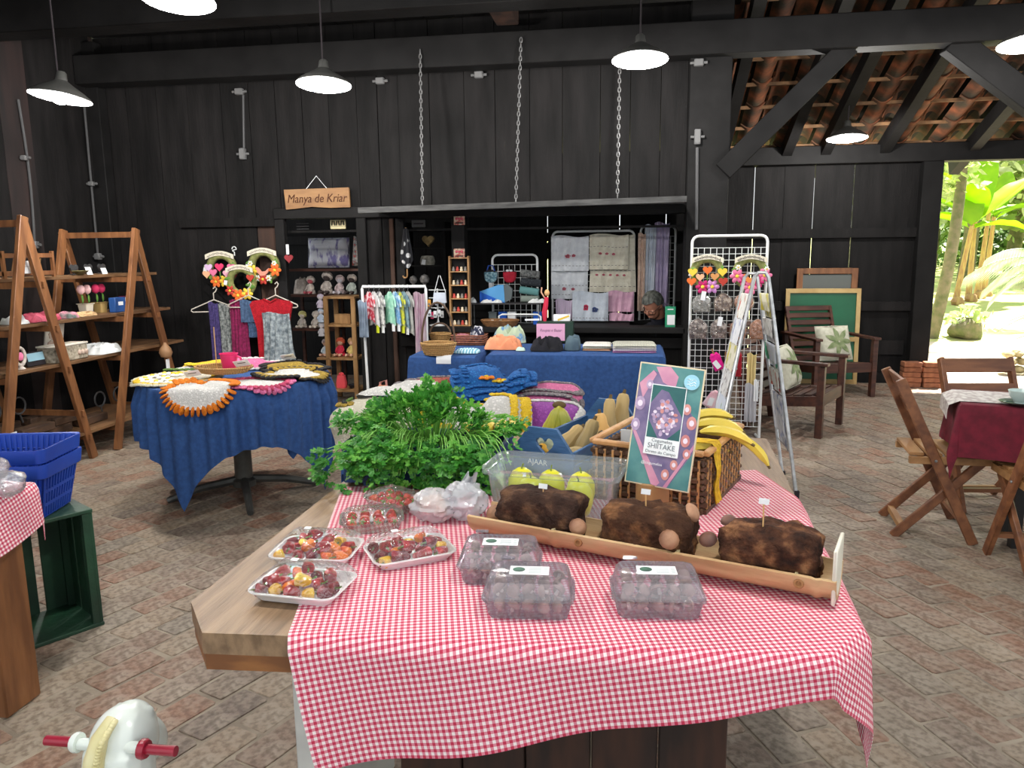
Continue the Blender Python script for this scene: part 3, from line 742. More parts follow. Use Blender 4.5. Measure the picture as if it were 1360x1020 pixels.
def clamshell(c, rz, label, where, z=TC):
    W_, D_ = .185, .135
    t = thing('clamshell_box', label, 'plastic box', (c[0], c[1], z), rz, group='clear mushroom boxes')
    def flute(w_, d_, z_, amp=.0012):
        L_ = dense(rrect(w_, d_, .02, z_, n=3), .0052); cen = V((0, 0, z_))
        return [p+(p-cen).normalized()*(amp if i % 2 else -amp) for i, p in enumerate(L_)]
    n0 = len(flute(W_*.88, D_*.86, 0))
    def fit(l):           # same vertex count everywhere: scale the first loop
        return l
    base0 = flute(W_*.88, D_*.86, 0)
    def sc2(w_, d_, z_): return [V((p.x*w_, p.y*d_, z_)) for p in base0]
    MB().loft([sc2(1, 1, 0), sc2(1.09, 1.10, .034), sc2(1.16, 1.19, .036), sc2(1.16, 1.19, .0385)], cap1=False).build('base', CLAM, t)
    MB().loft([sc2(1.16, 1.19, .040), sc2(1.16, 1.19, .042), sc2(1.09, 1.10, .0445), sc2(1.0, 1.0, .074), sc2(.96, .95, .077), sc2(.93, .90, .075)], cap0=False).build('lid', CLAM, t)
    lb = MB().box((0, .008, .0765), (.082, .042, .0008)).build('label', PAPER, t)
    MB().prism(disc(.013, 18, .0115, (-.022, .011)), .0005, None, (0, 0, .0769)).build('emblem', LBLG, lb)
    mb = MB()
    for i in range(4): mb.box((.012, .020-i*.008, .0771), (.026, .003, .0004)); mb.box((.034, .020-i*.008, .0771), (.008, .003, .0004))
    mb.build('print', LBLT, lb)
    MB().box((-.05, D_*.5, .079), (.03, .012, .004), bev=.001).build('tab', CLAM, t)
    M0 = MW[t.name]
    for i in range(5):
        for j in range(3):
            for lv in range(2):
                d = V((R(-1, 1), R(-1, .6), R(-.2, 1))).normalized(); pos = M0 @ (V(((i-2)*.0305, (j-1)*.036+.004*(-1)**i, .0185+lv*.034))+d*.004)
                mushroom(pos, M0.to_3x3() @ d, .80, 'pale', 'pale mushroom inside '+where, 'mushrooms inside '+where)
clamshell((-.205, 1.497), radians(4), 'clear plastic box of mushrooms with a white label, in front of the other left box', 'the front left clear box')
clamshell((.058, 1.533), radians(5), 'clear plastic box of mushrooms standing apart below the middle brown block', 'the clear box standing apart')
clamshell((-.292, 1.648), radians(4), 'clear plastic box of mushrooms tucked behind another box, against the bamboo', 'the clear box against the bamboo')
# ---- bamboo trough with mushroom blocks
BAMB = mat('dry_bamboo', (204, 174, 130), (178, 140, 98), sc=5, rough=.45, bump=.12, bsc=40, st=(1, 7, 7)); BAMBI = mat('bamboo_inside', (206, 190, 150), (176, 160, 120), sc=9, rough=.7)
b0 = V((-.392, 1.915, TC)); b1 = V((.440, 1.615, TC)); bd = (b1-b0).normalized(); Lb = (b1-b0).length; Mb = frame(bd)
bt = thing('bamboo_trough', 'half bamboo stem laid as a trough across the gingham cloth', 'trough', (b0+b1)/2, M=Mb)
Rb = .066; nodes = [-.2, .10, .40]
def bam(u, v, inner=0):
    x = (u-.5)*Lb; a = pi*(1.02+.96*v); r = Rb*.97+(.004 if any(abs(x-q) < .008 for q in nodes) else 0)-inner
    return V((x, r*1.05*cos(a), Rb+.002+r*.98*sin(a)))
mb = MB(); mb.grid(lambda u, v: bam(u, v), 120, 14, thick=-.009); mb.build('stem', BAMB, bt)
for q in [-.205, .105, .36]:
    pts = [(Rb*.92*cos(pi*(1+i/12)), Rb*.9*sin(pi*(1+i/12))) for i in range(13)]
    MB().prism(pts, .006, Matrix(((0, 0, 1), (1, 0, 0), (0, 1, 0))), (q, 0, Rb)).build('node_wall', BAMBI, bt)
for q in (-.13, .37): MB().lathe([(.011, 0), (.010, .004), (.006, .005), (.004, .001), (0, 0)], 12, Matrix.Rotation(radians(75), 3, 'X'), (q, -Rb*.98, Rb*.72)).build('knot', mat('bamboo_knot', (150, 104, 62), rough=.7), bt)
MB().box((.437, .0, .07), (.008, .125, .118), bev=.002).build('end_plate', mat('pale_end_plate', (226, 222, 208), (206, 200, 184), sc=6, rough=.6), bt, label='pale end plate')
SUBS = [mat('substrate_'+str(i), a, b, sc=22, rough=.95, bump=1, bsc=70, spec=.15, lo=.36, hi=.68, c3=c, det=8) for i, (a, b, c) in enumerate((((46, 33, 28), (104, 76, 56), (62, 44, 36)), ((58, 38, 28), (124, 86, 56), (74, 50, 36)), ((40, 28, 24), (136, 96, 66), (78, 50, 36))))]
def block(cx, ln, ht, dp, k, rot, label):
    pos = (b0+b1)/2+Mb @ V((cx, .012, .012)); M = Mb @ Matrix.Rotation(rot, 3, 'Z')
    t = thing('substrate_block', label, 'mushroom block', pos, M=M); mb = MB()
    bm = bmesh.new(); bmesh.ops.create_cube(bm, size=1); bmesh.ops.subdivide_edges(bm, edges=bm.edges[:], cuts=17, use_grid_fill=True)
    vs = []
    for v in bm.verts:
        p = v.co*2; q = V((p.x*sqrt(max(0, 1-p.y**6*.22-p.z**6*.16)), p.y*sqrt(max(0, 1-p.x**6*.2-p.z**4*.34)), p.z*sqrt(max(0, 1-p.x**4*.28-p.y**4*.34))))
        q = V((q.x*ln/2, q.y*dp/2*(1.0+.10*min(0, q.z)), q.z*ht/2+ht/2))
        nn = noise.fractal(q*22+V((k*7, 0, 0)), 1, 2, 5)*.011+noise.noise(q*70)*.004+noise.noise(q*160)*.002; q += (q-V((0, 0, ht/2))).normalized()*nn
        if q.z < .05: q.y *= .62+.38*max(0, q.z)/.05
        vs.append(q)
    bm.verts.index_update(); mb.add(vs, [[v.index for v in f.verts] for f in bm.faces]); bm.free()
    mb.build('substrate', SUBS[k], t); return t
block(-.265, .215, .125, .125, 0, .05, 'dark mushroom block at the end of the bamboo beside the fruit tub')
block(.02, .215, .130, .130, 1, .02, 'brown mushroom block in the middle of the bamboo before the poster')
block(.300, .205, .130, .130, 2, -.02, 'blotchy mushroom block at the pale end plate of the bamboo')
def mpx(px, py, off, d, sc, kind, label):     # off: distance back from the trough's axis line
    base = (b0+b1)/2; n = Mb @ V((0, 1, 0)); r = ray(px, py); s_ = ((base+n*off)-C0).dot(n)/r.dot(n); mushroom(C0+r*s_, d, sc, kind, label)
mpx(655, 682, .0, (-.6, -.9, .5), 1.45, 'shii', 'pale shiitake at the left foot of the dark block')
mpx(704, 656, .03, (-.3, -.1, 1), 1.1, 'dark', 'small shiitake on top of the dark block behind its tag')
mpx(768, 699, -.035, (.3, -.8, .7), 1.3, 'shii', 'tan shiitake at the right foot of the dark block')
mpx(921, 680, .02, (.9, -.4, .6), 1.35, 'shii', 'long pale shiitake on the upper side of the middle block')
mpx(889, 716, -.06, (.1, -.9, .6), 1.35, 'shii', 'tan shiitake low on the front of the middle block')
mpx(967, 690, .02, (-.3, -.3, 1), 1.05, 'dark', 'dark shiitake on the shoulder of the blotchy block')
mpx(940, 715, -.03, (-.3, -.6, .9), 1.2, 'dark', 'dark shiitake between the middle and blotchy blocks')
mpx(1085, 741, -.02, (.8, -.5, .7), 1.1, 'dark', 'dark shiitake beside the pale end plate')
PICK = mat('wood_pick', (206, 164, 108), rough=.7)
for (px, py, l, off), lb in (((722, 664, .055, .0), 'price pick with white tag stuck in the dark block'), ((858, 670, .05, .0), 'price pick with white tag stuck in the middle block'), ((1014, 690, .06, -.01), 'price pick with white tag stuck in the blotchy block')):
    base = (b0+b1)/2; n = Mb @ V((0, 1, 0)); r = ray(px, py); c = C0+r*(((base+n*off)-C0).dot(n)/r.dot(n))
    t = thing('price_pick', lb, 'price tag', c-V((0, 0, .03)), group='price picks')
    MB().tube([(0, 0, -.005), (-.001, 0, l+.012)], .0017, 6).build('stick', PICK, t)
    MB().box((-.001, -.003, l+.012), (.022, .001, .013), Matrix.Rotation(.1, 3, 'Y')).build('tag', PAPER, t)
# ---- white carrier bag
BAGM = clear('thin_white_bag', (240, 242, 246), diff=.42, gloss=.10, rough=.2, bump=.8, bsc=26)
t = thing('plastic_bag', 'knotted thin white plastic bag with pale vegetables inside', 'bag', (-.497, 2.0, TC))
def crumple(c, r, k):
    b = MB(); b.ell((0, 0, 0), (1, 1, 1), 56, 36); vs = []
    for p in b.v:
        n1 = 1-abs(noise.noise(p*2.0+V((k, 0, 0))))*.42; n2 = abs(noise.noise(p*4.2+V((0, k, 0))))*.12; p = p*(n1-n2+.10); vs.append(V(c)+V((p.x*r[0], p.y*r[1], max(-.98, p.z)*r[2])))
    b.v = vs; return b
crumple((-.040, -.02, .045), (.066, .056, .046), 3).build('pouch', BAGM, t)
crumple((.045, .0, .055), (.062, .052, .056), 8).build('pouch', BAGM, t)
mb = MB(); mb.grid(lambda u, v: V((.045+.05*(u-.5)*(1-.4*v)+.02*v, .0+.012*sin(u*14), .085+.045*v+.008*sin(u*9))), 24, 6, thick=.001); mb.build('handle', BAGM, t)
mb = MB(); 
for x, y_ in ((-.06, -.01), (-.02, -.02), (-.04, .015)): mb.ell((x, y_, .042), .026, 12, 8)
mb.build('contents', mat('pale_root_vegetable', (226, 176, 136), rough=.6), t)
# ---- clear tub of yellow fruit
TUB = clear('clear_tub', (244, 250, 252), diff=.09, gloss=.03, rough=.15)
tc_ = V((-.207, 2.078, TC)); TR = rotz(radians(-8)); t = thing('fruit_tub', 'clear plastic tub holding yellow passion fruit behind the dark block', 'tub', tc_, radians(-8))
W_, D_ = .375, .20
MB().loft([rrect(W_*.84, D_*.82, .02, 0), rrect(W_*.95, D_*.93, .028, .128), rrect(W_*.96, D_*.94, .03, .13), rrect(W_*1.03, D_*1.06, .035, .132), rrect(W_*1.03, D_*1.06, .035, .148), rrect(W_*1.02, D_*1.045, .033, .148), rrect(W_*.955, D_*.93, .028, .134), rrect(W_*.83, D_*.80, .018, .002)]).build('body', TUB, t)
YEL = mat('yellow_fruit', (222, 214, 40), (196, 196, 50), sc=9, rough=.35, lo=.3, hi=.7)
for i, ((x, y_, z), lb) in enumerate((((-.112, .041, .0), 'yellow passion fruit by the bag end of the clear tub'), ((-.024, .041, .0), 'yellow passion fruit in the middle of the clear tub with a white sticker'), ((.064, .041, .0), 'yellow passion fruit at the far right corner of the clear tub'), ((.074, -.041, .0), 'large pale yellow passion fruit pressed against the tub front'), ((-.062, -.041, .0), 'yellow passion fruit low behind the dark block'))):
    f = thing('passion_fruit', lb, 'fruit', tc_+TR @ V((x, y_, .0035)), group=None, M=rotz(i) @ Matrix.Diagonal((.88, .88, 1.2)))
    MB().lathe([(0, 0), (.018, .003), (.036, .018), (.046, .044), (.044, .066), (.032, .084), (.014, .093), (0, .091)], 18).build('rind', YEL, f)
    MB().tube([(0, 0, .089), (.001, .001, .097), (.006, .002, .104)], [.003, .0022, .003], 6).build('stem', STEMG, f)
    if i in (0, 1): MB().box((.012, -.03, .083), (.014, .001, .011), Matrix.Rotation(-.8, 3, 'X')).build('sticker', PAPER, f)
# ---- SHIITAKE poster on a wooden foot
ex = V((.172, -.045, -.014)).normalized(); ez = V((.02, .055, .33)); ez = (ez-ex*ez.dot(ex)).normalized(); ey = ez.cross(ex)
pc = V((.090, 2.095, 1.022)); PM = Matrix((ex, ez, -ey)).transposed()          # local x right, y up, z towards viewer
PWd, PH = .180, .338
ps = thing('poster_stand', 'mushroom poster board reading SHIITAKE standing on a wooden foot', 'sign', pc-V((0, 0, .0)), M=PM)
TEAL = mat('poster_teal', (92, 146, 142), (58, 116, 120), sc=14, rough=.4); PURP = mat('poster_purple', (134, 118, 152), (98, 88, 128), sc=18, rough=.4, st=(1, 1, 1))
PNK = mat('poster_pink', (208, 150, 172), (186, 124, 156), sc=14, rough=.4); PLAV = mat('poster_lavender', (196, 176, 204), (150, 126, 160), sc=40, rough=.4)
PPEACH = mat('poster_peach', (214, 150, 140), (190, 120, 120), sc=20, rough=.4); PPALE = mat('poster_pale', (226, 214, 226), rough=.4); PWH = mat('poster_white', (232, 236, 236), rough=.4)
MB().box((0, 0, -.004), (PWd, PH, .008), bev=.001).build('board', mat('poster_rim', (214, 200, 168), rough=.6), ps)
z = [0]
def pl(poly, m, name, par=ps, clip=True):
    z[0] += .00025
    if clip: poly = [(max(-PWd/2+.004, min(PWd/2-.004, x)), max(-PH/2+.004, min(PH/2-.004, y_))) for x, y_ in poly]
    return MB().prism(poly, .0003, None, (0, 0, z[0])).build(name, m, par, smooth=False)
pl([(-.086, -.165), (.086, -.165), (.086, .165), (-.086, .165)], TEAL, 'print_background')
pl([(-.050, .150), (.0, .135), (.086, .02), (.086, -.06), (.03, -.165), (.0, -.165), (-.086, -.03), (-.086, .11)], PURP, 'print_crate')
pl([(-.044, .160), (-.005, .165), (.02, .14), (.015, .105), (-.02, .12)], PNK, 'print_hand'); pl([(-.084, .11), (-.05, .15), (-.04, .14), (-.07, .07)], PNK, 'print_hand')
pl([(-.086, -.02), (-.078, -.02), (.008, -.155), (.0, -.165), (-.015, -.163)], PNK, 'print_edge'); pl([(.086, -.035), (.086, -.05), (.028, -.165), (.018, -.165)], PNK, 'print_edge')
random.seed(3)
z[0] += .0003
for x, y_, r in ((-.075, .055, .018), (-.08, -.005, .016), (.062, -.03, .016), (.072, .02, .017), (.055, .055, .014), (.07, -.065, .013), (-.055, .11, .012), (.02, -.13, .014), (.04, -.1, .013)):
    q = MB().prism(disc(r*.8, 12, r*1.1, (x, y_)), .0003, None, (0, 0, z[0])).build('print_mushroom', PLAV if x < .02 else PPEACH, ps, smooth=False); MB().prism(disc(r*.4, 10, r*.5, (x, y_)), .0004, None, (0, 0, z[0]+.0001)).build('print_gill', PPALE, q, smooth=False)
z[0] += .0006
pl([(-.048, -.078), (.048, -.078), (.048, .113), (-.048, .113)], PWH, 'print_frame'); pl([(-.0455, -.040), (.0455, -.040), (.0455, .1105), (-.0455, .1105)], mat('poster_deep_teal', (44, 106, 100), (30, 84, 88), sc=12, rough=.4), 'print_inset')
pl([(-.0455, .06), (-.02, .1), (.0, .095), (.0455, .03), (.044, .0), (.005, -.04), (-.01, -.04), (-.0455, .015)], PURP, 'print_crate')
z[0] += .0003
for i in range(70):
    a, r = R(0, 6.28), sqrt(random.random()); x, y_ = .036*r*cos(a)*.95, .03+.055*r*sin(a)
    if abs(x)/.042+abs(y_-.03)/.066 > 1: continue
    MB().prism(disc(R(.004, .0075), 10, R(.004, .0075), (x, y_)), .0003, None, (0, 0, z[0]+.00001*i)).build('print_mushroom', (PLAV, PPEACH, PPALE, PLAV)[i % 4], ps, smooth=False)
z[0] += .0015
pl([(-.048, -.0805), (.048, -.0805), (.048, -.034), (-.048, -.034)], PWH, 'text_panel')
GREYT = mat('grey_text', (96, 104, 110), rough=.6)
tz = z[0]+.0008
text('Cogumelos', .0125, GREYT, ps, Matrix.Translation((0, -.041, tz)), ext=.0002)
text('SHIITAKE', .0200, GREYT, ps, Matrix.Translation((0, -.0565, tz)), ext=.0002, sx=.92)
text('Direto do Campo', .0115, GREYT, ps, Matrix.Translation((0, -.0725, tz)), ext=.0002)
text('@cogumelos', .011, PWH, ps, Matrix.Translation((-.02, -.105, tz)), ext=.0002)
pl(disc(.021, 24, .021, (.058, .130)), mat('poster_badge', (150, 204, 222), rough=.4), 'badge')
mb = MB()
for k in range(3): mb.tube([(.046+.003*i, .122+.007*k+.0025*sin(i*1.3), z[0]+.0006) for i in range(9)], .0007, 4)
mb.build('badge_waves', PWH, ps)
MB().lathe([(.036, 0), (.037, .002), (.037, .046), (.034, .048)], 20).build('foot', PINE, None)
fo = bpy.data.objects['foot']; fo.parent = ps; fo.matrix_world = Matrix.Translation((.065, 2.125, .0)) if False else fo.matrix_world
fo.matrix_local = MW[ps.name].inverted() @ (Matrix.Translation((.062, 2.10, TC)) @ Matrix.Diagonal((1.25, .8, 2.05, 1)))
# ---- wicker basket with bananas and a yellow net
WK = mat('brown_wicker', (98, 66, 42), (64, 42, 28), sc=30, rough=.6, bump=.3, bsc=120); WKL = mat('tan_cane', (200, 152, 98), (168, 118, 70), sc=16, rough=.55)
kc = V((.118, 2.372, TC)); ke = V((.30, -.115, 0)).normalized(); KM = frame(ke); kw, kd, kh = .335, .40, .175
bk = thing('wicker_basket', 'brown woven wicker basket with pale wooden rim behind the poster', 'basket', kc, M=KM)
def woven(par, p, q, h, rows, cols, nrm, m1=WK, m2=WKL, z0=.0):
    d = q-p
    for r_ in range(rows):
        zz = z0+h*(r_+.5)/rows; mb = MB()
        mb.tube([p+d*(i/(cols*2))+V((0, 0, zz))+nrm*(.0045*(1 if (i//2+r_) % 2 else -1)*(1 if i % 2 == 0 else .2)) for i in range(cols*2+1)], h/rows*.5, 6, flat=.98)
        mb.build('weave_strand', m1, par)
    mb = MB()
    for c in range(cols):
        x = p+d*((c+.5)/cols)+nrm*.006; mb.box(x+V((0, 0, z0+h/2)), (.007, .005, h), frame(d))
    mb.build('stakes', m2, par)
cs = [V((-kw/2, -kd/2, 0)), V((kw/2, -kd/2, 0)), V((kw/2, kd/2, 0)), V((-kw/2, kd/2, 0))]
nr = [V((0, -1, 0)), V((1, 0, 0)), V((0, 1, 0)), V((-1, 0, 0))]
for i in range(4): woven(bk, cs[i], cs[(i+1) % 4], kh-.02, 9, 13, nr[i])
for i in range(4):
    a, b = cs[i]+nr[i]*.004, cs[(i+1) % 4]+nr[i]*.004
    MB().bar(a+V((0, 0, kh)), b+V((0, 0, kh)), .022, .016, bev=.004).build('rim', WKL, bk); MB().bar(a+V((0, 0, .006)), b+V((0, 0, .006)), .014, .012).build('base_band', WK, bk)
MB().box((0, 0, .004), (kw, kd, .006)).build('bottom', WK, bk)
MB().box((-.09, -.03, kh*.9), (.11, .002, .05), frame((1, .3, 0), (0, -.3, 1))).build('paper_tag', PAPER, bk, label='paper note tucked in the basket')
BAN = mat('ripe_banana', (224, 196, 76), (194, 176, 66), sc=8, rough=.45, lo=.3, hi=.7); BANG = mat('green_yellow_banana', (196, 182, 62), (132, 142, 52), sc=6, rough=.45); BTIP = mat('banana_tip', (92, 74, 40), rough=.8)
def banana_mesh(L_=.18, r=.018, bend=.9, m=BAN):
    pts = []; rs = []
    for i in range(11):
        t = i/10; a = (t-.5)*bend; pts.append((L_/bend*sin(a), 0, L_/bend*(1-cos(a)))); rs.append(r*max(.22, min(1, sin(pi*(.06+.9*t))*1.35)))
    return MB().tube(pts, rs, 6).mesh('flesh', m)
BM = {k: banana_mesh(*a) for k, a in {'long': (.165, .016, 1.0), 'short': (.12, .019, .8), 'green': (.13, .017, .7, BANG)}.items()}
def banana(pos, ex_, ez_, kind, label, group=None):
    f = thing('banana', label, 'banana', pos, group=group, M=frame(ex_, ez_)); o = bpy.data.objects.new('peel', BM[kind]); COL.objects.link(o); o.parent = f
    L_ = {'long': .165, 'short': .12, 'green': .13}[kind]; bend = {'long': 1.0, 'short': .8, 'green': .7}[kind]; a = bend/2
    for s_ in (-1, 1): MB().lathe([(.005, -.006), (.004, .006), (0, .007)], 6, Matrix.Rotation(s_*1.2, 3, 'Y'), (s_*L_/bend*sin(a), 0, L_/bend*(1-cos(a)))).build('tip', BTIP, f)
zr = TC+kh
for i, (px, py, z_, exx, ezz, kd_) in enumerate([(942, 553, zr+.035, (1, .2, .05), (0, -.3, -1), 'long'), (955, 566, zr+.02, (1, .05, -.1), (0, -.3, -1), 'long'), (967, 580, zr+.012, (1, -.1, -.2), (.2, -.4, -1), 'long'), (985, 592, TT+.14, (.8, -.3, -.6), (.6, -.2, -.8), 'long'), (935, 590, zr-.02, (1, .1, .05), (0, -.3, -1), 'long')]):
    banana(Zp(px, py, z_)+V((0, .02, .0))+[V((0, 0, .006)), V((0, 0, .006)), V((0, 0, .010)), KM @ V((.034, 0, 0)), V((0, 0, -.012))][i], exx, ezz, kd_, ['banana on top of the bunch over the basket rim', 'banana second from the top of the bunch over the basket', 'banana lying across the basket corner', 'banana hanging down outside the basket corner', 'banana lying inside the wicker basket'][i])
NET = mat('yellow_net', (222, 186, 40), (190, 150, 30), sc=60, rough=.6)
t = thing('net_bag', 'yellow mesh net draped over the basket rim and hanging down its side', 'net bag', kc+KM @ V((kw/2, -.02, 0)))
def netp(u, v):
    s_ = v*.33; x = kw/2-.14+s_ if s_ < .155 else kw/2+.018+.004*sin(v*20); zz = kh+.016-.04*(.155-s_ if s_ < .155 else 0) if s_ < .155 else kh+.016-(s_-.155)
    wd = .055*(1-.45*v+.25*max(0, v-.85)/.15); return kc+KM @ V((x+.004*sin(u*12+v*9), -.115+(u-.5)*wd+.01*sin(v*6), zz))
mb = MB()
for i in range(9):
    mb.tube([netp(i/8, j/16) for j in range(17)], .0019, 4)
for k in range(-10, 22):
    mb.tube([netp(i/8, max(0, min(1, (k+i)/20))) for i in range(9)], .0012, 3); mb.tube([netp(1-i/8, max(0, min(1, (k+i)/20))) for i in range(9)], .0012, 3)
mb.build('mesh_strands', NET, t, world=True)
MB().grid(lambda u, v: netp(u, v)-V((0, 0, .001)), 8, 20).build('mesh_film', mat('yellow_net_film', (206, 172, 44), rough=.8, trans=.4), t, world=True)
# ---- blue wooden box with heart ends and squashes
BPNT = mat('blue_painted_wood', (62, 104, 150), (40, 78, 122), sc=6, rough=.6, bump=.25, bsc=40, st=(1, 1, 4), obj_rand=.1); DBPNT = mat('navy_painted_wood', (34, 66, 116), (26, 48, 92), sc=5, rough=.6, bump=.25, bsc=30)
ha = V((-.285, 2.46, TC)); hd = V((.20, .50, 0)).normalized(); HM = frame((hd.y, -hd.x, 0)); hl = .56; hw = .225
hb = thing('heart_box', 'blue wooden box with heart-cut end boards lettered AJAAR, filled with squash', 'box', ha+hd*hl/2, M=HM)
outl = [(-hw/2, 0), (hw/2, 0), (hw/2, .075), (.05, .160), (-.055, .160), (-hw/2, .085)]
def hpl(sz, cx, cy): return [(cx+x, cy+y_) for x, y_ in heart(sz)]
for s_ in (-1, 1):
    b = cutout(outl, [hpl(.068, .006, .103)], .014); xform(b, Matrix.Translation((0, s_*hl/2, 0)) @ Matrix.Rotation(pi/2, 4, 'X')); b.build('end_board', BPNT, hb, smooth=False)
for s_ in (-1, 1):
    for k in range(2): MB().box((s_*(hw/2-.006), 0, .022+k*.046), (.012, hl-.014, .040), bev=.002).build('side_slat', BPNT, hb)
MB().box((0, 0, .005), (hw-.03, hl-.02, .008)).build('bottom', BPNT, hb)
text('AJAAR', .026, mat('white_chalk', (222, 226, 226), rough=.9), hb, Matrix.Translation((-.02, -hl/2-.0085, .042)) @ Matrix.Rotation(pi/2, 4, 'X'), ext=.0004)
SQ = [mat('squash_'+n, a, b, sc=s2, rough=.6, st=st, bump=.2, bsc=30, lo=.35, hi=.65) for n, a, b, s2, st in (('grey_green', (150, 156, 128), (108, 116, 92), 9, (1, 1, .3)), ('striped', (176, 150, 96), (104, 92, 60), 9, (1, 1, .25)), ('butternut', (222, 178, 108), (200, 152, 84), 7, (1, 1, .5)), ('tan', (196, 168, 112), (150, 128, 84), 9, (1, 1, .3)))]
def squash(pos, ax, L_, r, m, kind, label, rib=.05):
    f = thing('squash', label, 'squash', pos, M=frame(V(ax).orthogonal(), ax))
    if kind == 'round': prof = [(0, -L_*.45), (r*.45, -L_*.43), (r*.85, -L_*.28), (r, 0), (r*.85, L_*.28), (r*.4, L_*.42), (r*.15, L_*.40), (0, L_*.39)]
    else: prof = [(0, -L_/2), (r*.5, -L_*.48), (r*.92, -L_*.36), (r, -L_*.22), (r*.85, -L_*.02), (r*.62, L_*.18), (r*.62, L_*.36), (r*.45, L_*.46), (0, L_*.5)]
    MB().lathe(prof, 40 if rib else 20, rib=rib, ribn=10).build('rind', m, f)
    MB().tube([(0, 0, prof[-1][1]-.01), (.004, 0, prof[-1][1]+.012)], [.009, .006], 6).build('stem', BTIP, f)
    return f
pcx = V((-.655, 2.40, TC)); HB = MW[hb.name]; HBi = HB.inverted()
sq = [((728, 563, 2.55), (-.35, -.75, .5), .11, .050, SQ[0], 'round', 'grey-green round squash with an orange scar above the heart cut', .05),
      ((778, 583, 2.62), (.3, .2, 1), .15, .038, SQ[1], 'long', 'striped squash standing by the basket corner', .05), ((762, 585, 2.66), (.5, .5, .5), .15, .036, SQ[3], 'long', 'striped squash leaning on the side of the blue box', .05),
      ((806, 563, 2.78), (-.2, .1, 1), .14, .038, SQ[2], 'long', 'pale orange butternut with a cut end', 0), ((815, 553, 2.86), (.05, .1, 1), .18, .036, SQ[3], 'long', 'tan butternut standing tallest in the box', 0), ((836, 560, 2.85), (.1, .05, 1), .19, .040, SQ[3], 'long', 'tan butternut beside the poster edge', 0),
      ((790, 575, 2.72), (.6, -.5, .5), .12, .035, SQ[3], 'long', 'small tan squash lying between the others', .04), ((770, 597, 2.56), (.8, -.3, .1), .09, .033, SQ[1], 'round', 'small striped squash at the box edge', .05)]
items = []
for (px, py, Y), ax, L_, r, m, kd_, lb, rb_ in sq:
    a = (HBi.to_3x3() @ V(ax)).normalized(); c = HBi @ Yp(px, py, Y); h = max(0, L_/2-r*.95)
    sp = [(V((0, 0, 0)), r)] if kd_ == 'round' else [(a*(-L_*.5+r), r*1.03), (a*(-L_*.12), r), (a*L_*.14, r*.78), (a*L_*.36, r*.68)]
    items.append(dict(c=V((max(-.06, min(.06, c.x)), c.y, max(.06, c.z))), s=sp))
def sfix(p, r):
    hx, hy = hw/2-.014-r, hl/2-.009-r; q = V((max(-hx, min(hx, p.x)) if p.z < .13 else p.x, max(-hy, min(hy, p.y)) if p.z < .19 else p.y, max(.0095+r, p.z))); return (q-p)*.8
relax(items, sfix, 700, .0006)
for it, (pp_, ax, L_, r, m, kd_, lb, rb_) in zip(items, sq): squash(HB @ it['c'], ax, L_, r, m, kd_, lb, rb_)
f = bpy.data.objects['squash']; p = MW[f.name].translation; nn = (C0-p).normalized(); nn = (nn+V((-.35, 0, .1))).normalized()
MB().ell(p+nn*.0425, (.017, .024, .009), 12, 8, frame(nn.orthogonal(), nn)).build('scar', mat('squash_orange', (238, 178, 60), rough=.6), f, world=True)
squash(V((-.02, 3.05, TC-.003+.036)), (.9, .2, .0), .12, .036, BAN, 'long', 'yellow squash lying behind the far heart board', 0)
for i in range(5): banana(V((pcx.x+.105+.0375*i, pcx.y+.115, pcx.z+.136+.0168)), (.06*(i-2), 1, 0), (0, 0, -1), 'short', 'short ripe banana between the parsley and the grey-green squash', 'bananas behind the parsley')
gb = thing('banana_hand', 'green-yellow hand of small bananas hanging from a dark crown', 'bananas', V((-.285, 3.0, .893))); MB().ell((0, 0, 0), (.028, .016, .016), 12, 8).build('crown', BTIP, gb)
for i in range(7):
    a = (i-3)*.26; o = bpy.data.objects.new('banana', BM['green']); COL.objects.link(o); o.parent = gb
    o.matrix_local = Matrix.Translation((.05*sin(a), -.02-.012*cos(a*2), -.062)) @ frame((sin(a)*.8, -.15, -1), (sin(a)*.4, 1, 0)).to_4x4()
# ---- parsley in a navy crate
pcx = V((-.655, 2.40, TC)); pcr = thing('vegetable_crate', 'navy blue wooden crate holding the parsley', 'crate', pcx)
for yy_ in (-.115, .115):
    for zz in (.035, .105): MB().box((0, yy_, zz), (.52, .014, .062), bev=.003).build('slat', DBPNT, pcr)
for xx in (-.255, .255):
    for zz in (.035, .105): MB().box((xx, 0, zz), (.014, .215, .062), bev=.003).build('slat', DBPNT, pcr)
MB().box((-.175, -.126, .07), (.03, .012, .14)).build('cleat', DBPNT, pcr); MB().box((0, 0, .006), (.5, .22, .008)).build('bottom', DBPNT, pcr)
PARS = [mat('parsley_leaf', (72, 150, 50), (42, 108, 38), sc=12, rough=.45, trans=.3, lo=.3, hi=.7), mat('parsley_leaf_light', (122, 188, 74), (78, 152, 54), sc=12, rough=.45, trans=.3, lo=.3, hi=.7)]
PSTEM = mat('parsley_stem', (120, 176, 76), rough=.5)
pb = thing('parsley_bunch', 'big bushy bunch of fresh green parsley spilling over the navy crate', 'parsley', pcx+V((0, 0, .06)))
leaf = [MB(), MB()]; stem = MB(); rnd = random.Random(11)
